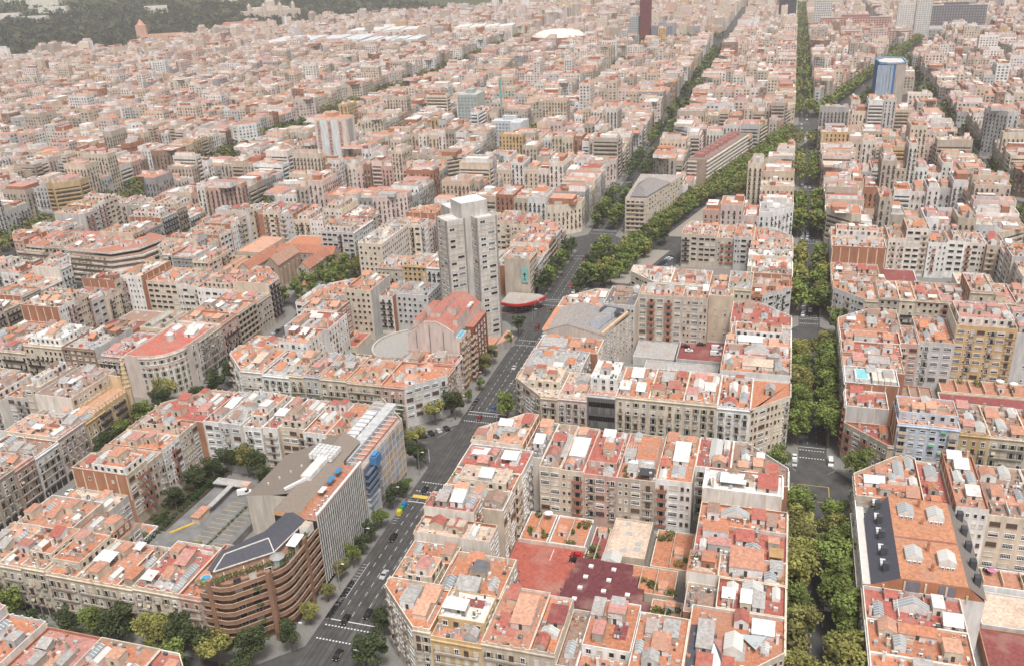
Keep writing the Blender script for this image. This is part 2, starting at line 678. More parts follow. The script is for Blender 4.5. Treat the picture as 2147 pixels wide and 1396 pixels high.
# ------------------------------------------------------------------ rooftop pieces
def rp_hut(mb, x, y, z, w, d, h, wall, roof, rnd):
    t = rnd.choice(['flat', 'shed', 'gable', 'flat', 'shed'])
    if t == 'flat':
        mb.box(x - w / 2, y - d / 2, z, x + w / 2, y + d / 2, z + h, wall)
        mb.box(x - w / 2 - .12, y - d / 2 - .12, z + h + .005, x + w / 2 + .12, y + d / 2 + .12, z + h + .16, wall, W, roof, R)
    elif t == 'shed':
        x0, x1, y0, y1 = x - w / 2, x + w / 2, y - d / 2, y + d / 2
        lo, hi = z + h * 0.65, z + h * 1.1
        mb.face(((x0, y0, z), (x1, y0, z), (x1, y0, lo), (x0, y0, lo)), wall)
        mb.face(((x1, y1, z), (x0, y1, z), (x0, y1, hi), (x1, y1, hi)), wall)
        mb.face(((x1, y0, z), (x1, y1, z), (x1, y1, hi), (x1, y0, lo)), wall)
        mb.face(((x0, y1, z), (x0, y0, z), (x0, y0, lo), (x0, y1, hi)), wall)
        mb.face(((x0 - .15, y0 - .2, lo - .05), (x1 + .15, y0 - .2, lo - .05), (x1 + .15, y1, hi + .02), (x0 - .15, y1, hi + .02)), roof, R)
    else:
        x0, x1, y0, y1 = x - w / 2, x + w / 2, y - d / 2, y + d / 2
        lo, hi = z + h * 0.75, z + h * 1.15
        for (a, b) in (((x0, y0), (x0, y1)), ((x1, y1), (x1, y0))):
            mb.face(((*b, z), (*a, z), (*a, lo), (*b, lo)), wall)
        mb.face(((x0, y0, z), (x1, y0, z), (x1, y0, lo), (x, y0, hi), (x0, y0, lo)), wall)
        mb.face(((x1, y1, z), (x0, y1, z), (x0, y1, lo), (x, y1, hi), (x1, y1, lo)), wall)
        mb.face(((x0 - .1, y0 - .1, lo - .04), (x, y0 - .1, hi + .02), (x, y1 + .1, hi + .02), (x0 - .1, y1 + .1, lo - .04)), roof, R)
        mb.face(((x, y0 - .1, hi + .02), (x1 + .1, y0 - .1, lo - .04), (x1 + .1, y1 + .1, lo - .04), (x, y1 + .1, hi + .02)), roof, R)
    # door
    if rnd.random() < 0.8:
        mb.box(x - 0.45, y - d / 2 - 0.05, z, x + 0.45, y - d / 2 - .005, z + min(2.0, h * 0.6), (0.08, 0.07, 0.06))


def rp_skylight(mb, x, y, z, w, d, rnd):
    base = (0.74, 0.71, 0.67)
    gl = rnd.choice([(0.34, 0.36, 0.36), (0.5, 0.5, 0.47), (0.62, 0.6, 0.55), (0.26, 0.29, 0.31)])
    h = rnd.uniform(0.7, 1.8)
    x0, x1, y0, y1 = x - w / 2, x + w / 2, y - d / 2, y + d / 2
    hi = z + h + w * 0.28
    mb.face(((x0, y1, z), (x0, y0, z), (x0, y0, z + h), (x0, y1, z + h)), base)
    mb.face(((x1, y0, z), (x1, y1, z), (x1, y1, z + h), (x1, y0, z + h)), base)
    mb.face(((x0, y0, z), (x1, y0, z), (x1, y0, z + h), (x, y0, hi), (x0, y0, z + h)), base)
    mb.face(((x1, y1, z), (x0, y1, z), (x0, y1, z + h), (x, y1, hi), (x1, y1, z + h)), base)
    n = max(2, int(d / 0.9))
    for i in range(n):
        a, b = y0 + d * i / n, y0 + d * (i + 0.86) / n
        b2 = y0 + d * (i + 1) / n
        for (p, q, col, m) in ((a, b, gl, G), (b, b2, base, W)):
            mb.face(((x0 - .1, p, z + h - .04), (x, p, hi + .02), (x, q, hi + .02), (x0 - .1, q, z + h - .04)), col, m)
            mb.face(((x, p, hi + .02), (x1 + .1, p, z + h - .04), (x1 + .1, q, z + h - .04), (x, q, hi + .02)), col, m)


def rp_chimney(mb, x, y, z, wall, rnd):
    h = rnd.uniform(1.6, 3.0)
    mb.box(x - .35, y - .3, z, x + .35, y + .3, z + h, wall)
    mb.box(x - .45, y - .4, z + h + .004, x + .45, y + .4, z + h + .15, wall)
    for s in (-.18, .18):
        mb.cyl(x + s, y, z + h + .15, z + h + .6, .12, .1, (0.42, 0.2, 0.12), n=6)


def rp_ac(mb, x, y, z, rnd):
    mb.box(x - .45, y - .2, z + .12, x + .45, y + .2, z + .85, (0.74, 0.73, 0.71), W, bot=True)
    mb.box(x - .3, y - .225, z + .25, x + .3, y - .205, z + .75, (0.12, 0.12, 0.12), K)
    for s in (-.35, .35):
        mb.box(x + s - .04, y - .18, z, x + s + .04, y + .18, z + .12, (0.3, 0.3, 0.3), K)


def rp_antenna(mb, x, y, z, rnd):
    h = rnd.uniform(2.5, 4.5)
    c = (0.45, 0.45, 0.45)
    mb.bar((x, y, z), (x, y, z + h), .035, c)
    for k in range(3):
        zz = z + h - .2 - k * .28
        mb.bar((x - .6, y, zz), (x + .6, y, zz), .02, c)
    mb.bar((x, y - .7, z + h - .5), (x, y + .5, z + h - .5), .02, c)


def rp_tank(mb, x, y, z, rnd):
    mb.box(x - .6, y - .6, z, x + .6, y + .6, z + .5, (0.55, 0.5, 0.45))
    mb.cyl(x, y, z + .5, z + 1.7, .55, .55, rnd.choice([(0.6, 0.58, 0.55), (0.7, 0.7, 0.68), (0.35, 0.36, 0.37)]), n=10)


def rp_awning(mb, x, y, z, w, d, col):
    mb.face(((x - w / 2, y - d / 2, z + 2.15), (x + w / 2, y - d / 2, z + 2.15), (x + w / 2, y + d / 2, z + 2.6), (x - w / 2, y + d / 2, z + 2.6)), col)
    mb.face(((x - w / 2, y - d / 2, z + 1.95), (x + w / 2, y - d / 2, z + 1.95), (x + w / 2, y - d / 2, z + 2.15), (x - w / 2, y - d / 2, z + 2.15)), col)
    for sx in (-1, 1):
        mb.bar((x + sx * (w / 2 - .1), y - d / 2 + .1, z), (x + sx * (w / 2 - .1), y - d / 2 + .1, z + 2.15), .05, (0.6, 0.6, 0.58))
        mb.bar((x + sx * (w / 2 - .1), y + d / 2 - .1, z), (x + sx * (w / 2 - .1), y + d / 2 - .1, z + 2.55), .05, (0.6, 0.6, 0.58))


def rp_pergola(mb, x, y, z, w, d):
    c = (0.74, 0.72, 0.69)
    for sx in (-1, 1):
        for sy in (-1, 1):
            mb.bar((x + sx * w / 2, y + sy * d / 2, z), (x + sx * w / 2, y + sy * d / 2, z + 2.4), .06, c)
        mb.bar((x + sx * w / 2, y - d / 2, z + 2.4), (x + sx * w / 2, y + d / 2, z + 2.4), .06, c)
    n = max(2, int(w / .8))
    for i in range(n + 1):
        xx = x - w / 2 + w * i / n
        mb.bar((xx, y - d / 2 - .2, z + 2.5), (xx, y + d / 2 + .2, z + 2.5), .04, c)


def leaf_clump(mb, x, y, z, rx, ry, rzz, n, size, col, rnd, m=LF):
    for _ in range(n):
        while True:
            a, b, c = rnd.uniform(-1, 1), rnd.uniform(-1, 1), rnd.uniform(-1, 1)
            q = a * a + b * b + c * c
            if 0.15 < q < 1:
                break
        px, py, pz = x + a * rx, y + b * ry, z + c * rzz
        u = np.array([rnd.gauss(0, 1), rnd.gauss(0, 1), rnd.gauss(0, 1) * .5])
        u /= np.linalg.norm(u) + 1e-6
        nrm = np.array([a + rnd.gauss(0, .6), b + rnd.gauss(0, .6), c + .5 + rnd.gauss(0, .6)])
        v = np.cross(nrm, u)
        v /= np.linalg.norm(v) + 1e-6
        s = size * rnd.uniform(.6, 1.3)
        u, v = u * s, v * s * rnd.uniform(.5, .9)
        k = rnd.uniform(.7, 1.3)
        cc = (col[0] * k * rnd.uniform(.9, 1.12), col[1] * k, col[2] * k)
        p = np.array([px, py, pz])
        mb.face((tuple(p - u), tuple(p - v * .9), tuple(p + u), tuple(p + v)), cc, m)


def rp_plants(mb, x, y, z, w, d, rnd, n=None):
    k = n or int(6 + w * d * 3.5)
    for i in range(max(1, int(max(w, d) / 1.3))):
        px, py = x + rnd.uniform(-w, w) / 2, y + rnd.uniform(-d, d) / 2
        h = rnd.uniform(.4, 1.1)
        mb.box(px - .35, py - .25, z, px + .35, py + .25, z + .4, (0.4, 0.2, 0.13))
        leaf_clump(mb, px, py, z + .4 + h * .6, .7, .6, h, max(8, k // 3), .28, rnd.choice([(.08, .12, .03), (.05, .085, .025), (.12, .15, .04)]), rnd)


def rp_laundry(mb, x, y, z, rnd):
    mb.bar((x - 2, y, z), (x - 2, y, z + 1.9), .03, (.5, .5, .5))
    mb.bar((x + 2, y, z), (x + 2, y, z + 1.9), .03, (.5, .5, .5))
    mb.bar((x - 2, y, z + 1.85), (x + 2, y, z + 1.85), .012, (.7, .7, .7))
    for i in range(5):
        if rnd.random() < .7:
            xx = x - 1.7 + i * .75
            c = rnd.choice([(.78, .78, .8), (.75, .74, .72), (.2, .25, .45), (.5, .12, .12), (.7, .65, .55)])
            mb.box(xx - .28, y - .012, z + .8, xx + .28, y + .012, z + 1.83, c, bot=True)


def roofscape(root, org, poly, z, wall, roofname, rnd, dens=1.0, keep=None):
    """random rooftop furniture as separate parts of the building"""
    xs = [p[0] for p in poly]
    ys = [p[1] for p in poly]
    x0, x1, y0, y1 = min(xs) + .6, max(xs) - .6, min(ys) + .6, max(ys) - .6
    placed = list(keep or [])
    ip = inset(poly, 0.5)

    def spot(w, d, tries=14):
        for _ in range(tries):
            if x1 - x0 < w or y1 - y0 < d:
                return None
            x, y = rnd.uniform(x0 + w / 2, x1 - w / 2), rnd.uniform(y0 + d / 2, y1 - d / 2)
            if any(abs(x - a) < (w + c) / 2 + .35 and abs(y - b) < (d + e) / 2 + .35 for a, b, c, e in placed):
                continue
            if all(inside((x + sx * w / 2, y + sy * d / 2), ip) for sx in (-1, 1) for sy in (-1, 1)):
                placed.append((x, y, w, d))
                return x, y
        return None
    A = area(poly)
    # differently finished terraces, low dividing walls and small clutter
    for i in range(rnd.choice([1, 2, 2, 3])):
        w, d = rnd.uniform(3, 9), rnd.uniform(3, 9)
        x, y = rnd.uniform(x0, x1), rnd.uniform(y0, y1)
        if all(inside((x + sx * w / 2, y + sy * d / 2), ip) for sx in (-1, 1) for sy in (-1, 1)):
            mb = MB()
            mb.box(x - w / 2, y - d / 2, z, x + w / 2, y + d / 2, z + .04 + .03 * i, jit(ROOFS[rnd.choice(ROOFW + ['red', 'pink', 'maroon', 'grey'])], rnd, .15), R)
            mb.build('terrace_floor', root, org)
    for i in range(rnd.choice([1, 2, 3])):
        L = rnd.uniform(3, 9)
        w, d = (L, .2) if rnd.random() < .5 else (.2, L)
        x, y = rnd.uniform(x0, x1), rnd.uniform(y0, y1)
        if all(inside((x + sx * w / 2, y + sy * d / 2), ip) for sx in (-1, 1) for sy in (-1, 1)):
            mb = MB()
            mb.box(x - w / 2, y - d / 2, z, x + w / 2, y + d / 2, z + rnd.uniform(.8, 1.8), jit(WALLS[rnd.choice(['cream', 'off-white', 'white', 'brick', 'stone'])], rnd))
            mb.build('terrace_wall', root, org)
    mb = MB()
    for i in range(int(6 + A / 14)):
        x, y = rnd.uniform(x0, x1), rnd.uniform(y0, y1)
        if inside((x, y), ip):
            a, b, h = rnd.uniform(.15, .6), rnd.uniform(.15, .6), rnd.uniform(.25, 1.3)
            mb.box(x - a, y - b, z, x + a, y + b, z + h, rnd.choice([(.7, .68, .64), (.6, .56, .5), (.4, .38, .36), (.2, .19, .18), (.42, .2, .13), (.5, .5, .5), (.1, .1, .1)]))
    if mb.v:
        tag(mb.build('roof_clutter', root, org), kind='stuff')
    hw = rnd.choice([WALLS['white'], WALLS['off-white'], WALLS['cream'], WALLS['cream'], wall, wall, WALLS['pale grey'], WALLS['stone']])
    hr = ROOFS[rnd.choice(['terracotta', 'red', 'orange', 'pale orange', 'terracotta', 'pink', 'white', 'grey', 'brown'])]

    def emit(name, fn, *a):
        mb = MB()
        fn(mb, *a)
        mb.build(name, root, org)
    nh = 1 + (A > 170) + (A > 330)
    for _ in range(nh):
        w, d, h = rnd.uniform(2.6, 4.6), rnd.uniform(3.0, 6.0), rnd.uniform(2.2, 3.0)
        s = spot(w, d)
        if s:
            emit('stair_hut', rp_hut, s[0], s[1], z, w, d, h, jit(hw, rnd), jit(hr, rnd), rnd)
    for _ in range(1 + (A > 220) + (A > 400)):
        if rnd.random() < .85 * dens:
            w, d = rnd.uniform(1.8, 3.2), rnd.uniform(3, 6.5)
            s = spot(w, d)
            if s:
                emit('skylight', rp_skylight, s[0], s[1], z, w, d, rnd)
    for _ in range(int(rnd.uniform(1, 4) * dens)):
        s = spot(1, 1)
        if s:
            emit('chimney', rp_chimney, s[0], s[1], z, jit(hw, rnd), rnd)
    for _ in range(int(rnd.uniform(0, 5) * dens)):
        s = spot(1.0, .8)
        if s:
            emit('air_conditioner', rp_ac, s[0], s[1], z, rnd)
    for _ in range(rnd.choice([1, 1, 2])):
        s = spot(.4, .4)
        if s:
            emit('antenna', rp_antenna, s[0], s[1], z, rnd)
    if rnd.random() < .3 * dens:
        s = spot(1.4, 1.4)
        if s:
            emit('water_tank', rp_tank, s[0], s[1], z, rnd)
    if rnd.random() < .22 * dens:
        w, d = rnd.uniform(2.5, 4.5), rnd.uniform(2.2, 3.5)
        s = spot(w, d)
        if s:
            emit('awning', rp_awning, s[0], s[1], z, w, d, rnd.choice([(.7, .68, .65), (.66, .6, .5), (.68, .67, .65)]))
    if rnd.random() < .12 * dens:
        s = spot(3.5, 3)
        if s:
            emit('pergola', rp_pergola, s[0], s[1], z, 3.4, 2.8)
    if rnd.random() < .5 * dens:
        w, d = rnd.uniform(1, 3.5), rnd.uniform(.8, 1.6)
        s = spot(w, d)
        if s:
            emit('roof_plants', rp_plants, s[0], s[1], z, w, d, rnd)
    if rnd.random() < .4 * dens:
        s = spot(4.2, .6)
        if s:
            emit('washing_line', rp_laundry, s[0], s[1], z, rnd)


# ------------------------------------------------------------------ one building
def shell(mb, rb, poly, z0, z, wall, roof, par=0.9, ecol=None, coping=None, t=0.28):
    """walls with a parapet ring; roof sheet goes to rb"""
    ip = inset(poly, t)
    k = len(poly)
    cp = coping or tuple(min(.8, q * 1.12 + .03) for q in wall)
    for i in range(k):
        j = (i + 1) % k
        a, b, c, d = poly[i], poly[j], ip[j], ip[i]
        w = ecol[i] if ecol and ecol[i] else wall
        mb.face(((*a, z0), (*b, z0), (*b, z + par), (*a, z + par)), w)
        mb.face(((*a, z + par), (*b, z + par), (*c, z + par), (*d, z + par)), cp)
        mb.face(((*d, z + par), (*c, z + par), (*c, z), (*d, z)), w)
    rb.face([(*p, z) for p in ip], roof, R)


class Parcel:
    def __init__(s, poly, z, wall=None, roof=None, **k):
        s.poly, s.z, s.wall, s.roof, s.k = poly, z, wall, roof, k
        s.c = cen(poly)


def edges_of(par, block, i):
    poly = par.poly
    a, b = poly[i], poly[(i + 1) % len(poly)]
    dx, dy = b[0] - a[0], b[1] - a[1]
    L = math.hypot(dx, dy)
    nx, ny = dy / (L or 1), -dx / (L or 1)
    m = ((a[0] + b[0]) / 2 + nx * .8, (a[1] + b[1]) / 2 + ny * .8)
    nb = None
    for q in block['parcels']:
        if q is not par and inside(m, q.poly):
            nb = q
            break
    m2 = ((a[0] + b[0]) / 2 + nx * 3, (a[1] + b[1]) / 2 + ny * 3)
    x0, y0, x1, y1 = block['rect']
    street = not (x0 + 1 < m2[0] < x1 - 1 and y0 + 1 < m2[1] < y1 - 1)
    if not street:
        rx = roma_x(m2[1])
        street = m2[1] > 105 and abs(m2[0] - rx) < RK
        if not street and block.get('corner'):
            street = not inside(m2, block['outer'])
    return a, b, L, (nx, ny), nb, street


def build_near(par, block, label, mergewin, rnd):
    k = par.k
    poly = inset(par.poly, 0.02)
    z = par.z
    c = par.c
    org = (round(c[0], 2), round(c[1], 2), 0.0)
    wn = par.wall
    rn = par.roof
    wall, roof = jit(WALLS[wn], rnd, .06), jit(ROOFS[rn], rnd, .1)
    root = empty(k.get('name', 'apartment_building'), org, label, k.get('cat', 'apartment block'), 'apartment buildings of the city blocks')
    ecol = []
    info = []
    for i in range(len(poly)):
        a, b, L, n, nb, street = edges_of(par, block, i)
        info.append((poly[i], poly[(i + 1) % len(poly)], L, n, nb, street))
        if nb is not None:
            ecol.append(rnd.choice([jit(WALLS['brick'], rnd), jit(WALLS['cream'], rnd), jit(WALLS['off-white'], rnd), jit(WALLS['pale grey'], rnd), jit(WALLS['brick'], rnd)]))
        elif not street:
            ecol.append(k.get('rear') and WALLS[k['rear']] or jit(WALLS[rnd.choice(['cream', 'beige', 'off-white', 'white', 'pale grey'])], rnd))
        else:
            ecol.append(None)
    par_h = k.get('par', rnd.choice([.7, .9, .9, 1.1]))
    wb, rb = MB(), MB()
    shell(wb, rb, poly, 0, z, wall, roof, par_h, ecol)
    # cornice and brick piers
    for (a, b, L, n, nb, street), ec in zip(info, ecol):
        if street and L > 2:
            ang = math.atan2(b[1] - a[1], b[0] - a[0])
            mx, my = (a[0] + b[0]) / 2 + n[0] * .18, (a[1] + b[1]) / 2 + n[1] * .18
            wb.obox(mx, my, z - .25, L / 2 - .02, .18, .3, ang, tuple(min(.8, q * 1.1) for q in wall), bot=True)
            if k.get('bal') or rnd.random() < .25:          # little pediment blocks on the cornice
                nn = int(L / 3)
                for q in range(nn):
                    t = (q + .5) / nn
                    wb.obox(a[0] + (b[0] - a[0]) * t - n[0] * .14, a[1] + (b[1] - a[1]) * t - n[1] * .14, z + par_h + .004, .35, .16, .45, ang, wall)
        if nb is not None and nb.z < z - 1.2 and L > 4:
            ang = math.atan2(b[1] - a[1], b[0] - a[0])
            nn = max(1, int(L / 4.5))
            for q in range(nn + 1):
                t = min(.985, max(.015, q / nn))
                wb.obox(a[0] + (b[0] - a[0]) * t + n[0] * .06, a[1] + (b[1] - a[1]) * t + n[1] * .06, max(0, nb.z - 1), .2, .06, z - nb.z + 1.2, ang, (0.68, 0.58, 0.45))
    wb.build('wall', root, org)
    # facades
    if mergewin:
        ma, mbk = MB(), MB()
    for (a, b, L, n, nb, street) in info:
        mid = ((a[0] + b[0]) / 2, (a[1] + b[1]) / 2)
        facing = n[0] * (CAM_P[0] - mid[0]) + n[1] * (CAM_P[1] - mid[1])
        if facing < 0 or L < 2.2:
            continue
        z0 = 0
        if nb is not None:
            if nb.z > z - 4:
                continue
            st = 'few' if rnd.random() < .35 else None
            z0 = nb.z + .5
            if st is None:
                continue
        elif street:
            st = k.get('style', 'classic')
        else:
            st = k.get('rstyle', 'court')
        put_facade(root, org, a, b, z0, z, st, rnd, (ma, mbk) if mergewin else None)
    if mergewin:
        if ma.v:
            tag(ma.build('windows', root, org), kind='stuff')
        if mbk.v:
            tag(mbk.build('balconies', root, org), kind='stuff')
    roof_o = rb.build('roof', root, org)
    # set-back attic
    keep = []
    xs = [p[0] for p in poly]
    ys = [p[1] for p in poly]
    bx0, bx1, by0, by1 = min(xs), max(xs), min(ys), max(ys)
    att = k.get('attic')
    rpoly, rz_ = poly, z
    if att:
        ax0, ay0, ax1, ay1, ah = att
        ab, ar = MB(), MB()
        ap = rect(ax0, ay0, ax1, ay1)
        aw = WALLS[k.get('attic_wall', wn)]
        arf = jit(ROOFS[k.get('attic_roof', rn)], rnd)
        shell(ab, ar, ap, z, z + ah, aw, arf, .45, t=.2)
        ab.build('attic', root, org)
        aro = ar.build('attic_roof', root, org)
        for i in range(4):
            a, b = ap[i], ap[(i + 1) % 4]
            n = (b[1] - a[1], -(b[0] - a[0]))
            if n[0] * (CAM_P[0] - a[0]) + n[1] * (CAM_P[1] - a[1]) > 0:
                put_facade(root, org, a, b, z, z + ah, 'attic' if False else 'plain', rnd, None)
        keep.append(((ax0 + ax1) / 2, (ay0 + ay1) / 2, ax1 - ax0, ay1 - ay0))
        roofscape(aro, org, ap, z + ah, wall, rn, rnd, .5 * k.get('dens', 1))
    for f in k.get('feat', []):
        mb = MB()
        f[1](mb, *f[2:])
        mb.build(f[0], roof_o, org)
        if f[1] in (rp_hut, rp_skylight):
            keep.append((f[2], f[3], f[5], f[6]))
    roofscape(roof_o, org, poly, z, wall, rn, rnd, k.get('dens', 1.0), keep)
    return root


# ------------------------------------------------------------------ generic block layout
def gen_block(x0, y0, x1, y1, rnd, hb=20.0, sides='SWNE', lo=10.0, hi=17.0):
    P = []
    dS, dN, dW, dE = (rnd.uniform(21, 26) for _ in range(4))

    def hh():
        return hb + rnd.choice([-4, -3, -1.5, 0, 0, 0, 0.6, 1.2, 2, 3, 5, 7]) * rnd.uniform(.7, 1.1)

    def ww():
        return rnd.choice(WALLW), rnd.choice(ROOFW)

    def st():
        return rnd.choice(['classic', 'classic', 'classic', 'modern', 'plain'])

    def add(poly, **k):
        w, r = ww()
        d = dict(style=st())
        if rnd.random() < .3:
            xs = [p[0] for p in poly]
            ys = [p[1] for p in poly]
            a0, a1, b0, b1 = min(xs), max(xs), min(ys), max(ys)
            if a1 - a0 > 8 and b1 - b0 > 8:
                i = 2.6
                d['attic'] = (a0 + i, b0 + i, a1 - i, b1 - i, 3.0)
                if len(poly) > 4:
                    d['attic'] = (a0 + 6.5, b0 + 6.5, a1 - 6.5, b1 - 6.5, 3.0)
                d['attic_wall'] = rnd.choice(['white', 'off-white', 'cream'])
        d.update(k)
        P.append(Parcel(poly, hh(), w, r, **d))

    def split(a, b, lo=lo, hi=hi):
        n = max(1, int(round((b - a) / rnd.uniform(lo, hi))))
        ws = [rnd.uniform(.75, 1.25) for _ in range(n)]
        s = sum(ws)
        out, t = [], a
        for w in ws:
            out.append((t, t + (b - a) * w / s))
            t += (b - a) * w / s
        return out
    e = [rnd.uniform(18, 23) for _ in range(4)]
    if 'S' in sides:
        add(rect(x0, y0, x0 + e[0], y0 + dS, 'SW'))
        for a, b in split(x0 + e[0], x1 - e[1]):
            add(rect(a, y0, b, y0 + dS + rnd.uniform(-2, 3)))
        add(rect(x1 - e[1], y0, x1, y0 + dS, 'SE'))
    if 'N' in sides:
        add(rect(x0, y1 - dN, x0 + e[2], y1, 'NW'))
        for a, b in split(x0 + e[2], x1 - e[3]):
            add(rect(a, y1 - dN + rnd.uniform(-3, 2), b, y1))
        add(rect(x1 - e[3], y1 - dN, x1, y1, 'NE'))
    if 'W' in sides:
        for a, b in split(y0 + dS, y1 - dN):
            add(rect(x0, a, x0 + dW + rnd.uniform(-3, 2), b))
    if 'E' in sides:
        for a, b in split(y0 + dS, y1 - dN):
            add(rect(x1 - dE + rnd.uniform(-2, 3), a, x1, b))
    # low courtyard sheds
    C_ = []
    ix0, ix1, iy0, iy1 = x0 + 28, x1 - 28, y0 + 29, y1 - 29
    xs = split(ix0, ix1, 14, 26)
    for a, b in xs:
        for c, d in split(iy0, iy1, 16, 30):
            if rnd.random() < .8:
                C_.append(Parcel(rect(a + .3, c + .3, b - .3, d - .3), rnd.uniform(3.6, 6.5), rnd.choice(['off-white', 'cream', 'pale grey', 'brick']),
                                 rnd.choice(['terracotta', 'red', 'orange', 'maroon', 'grey', 'brown', 'beige', 'grey'])))
    return P, C_

# ================================================================== the city blocks near the camera
PITCHM = 133.3
COLX = {'AV': (-118.0, -10.0), 'L1': (-253.0, -148.0), 'L2': (-389.0, -276.0), 'L3': (-500.0, -412.0), 'R1': (10.0, 123.0)}


def rowy(k):
    return (-17.0 + PITCHM * k, 96.3 + PITCHM * k)


NEAR = []


def block(name, x0, y0, x1, y1, parcels, sheds=()):
    b = dict(name=name, rect=(x0, y0, x1, y1), parcels=parcels, sheds=list(sheds))
    NEAR.append(b)
    return b


def Q(x0, y0, x1, y1, z, wall, roof, ch='', **k):
    return Parcel(rect(x0, y0, x1, y1, ch), z, wall, roof, **k)


rn = random.Random(11)
HUT, SKY, CHM, ACU, AWN, PLT, PRG, LND, ANT = rp_hut, rp_skylight, rp_chimney, rp_ac, rp_awning, rp_plants, rp_pergola, rp_laundry, rp_antenna


def hut(x, y, z, w, d, h, wc='off-white', rc='terracotta', seed=1):
    return ('stair_hut', HUT, x, y, z, w, d, h, WALLS[wc], ROOFS[rc], random.Random(seed))


def sky(x, y, z, w, d, seed=1):
    return ('skylight', SKY, x, y, z, w, d, random.Random(seed))


def awn(x, y, z, w, d, c=(.78, .77, .75)):
    return ('awning', AWN, x, y, z, w, d, c)


def plants(x, y, z, w, d, seed=3):
    return ('roof_plants', PLT, x, y, z, w, d, random.Random(seed))


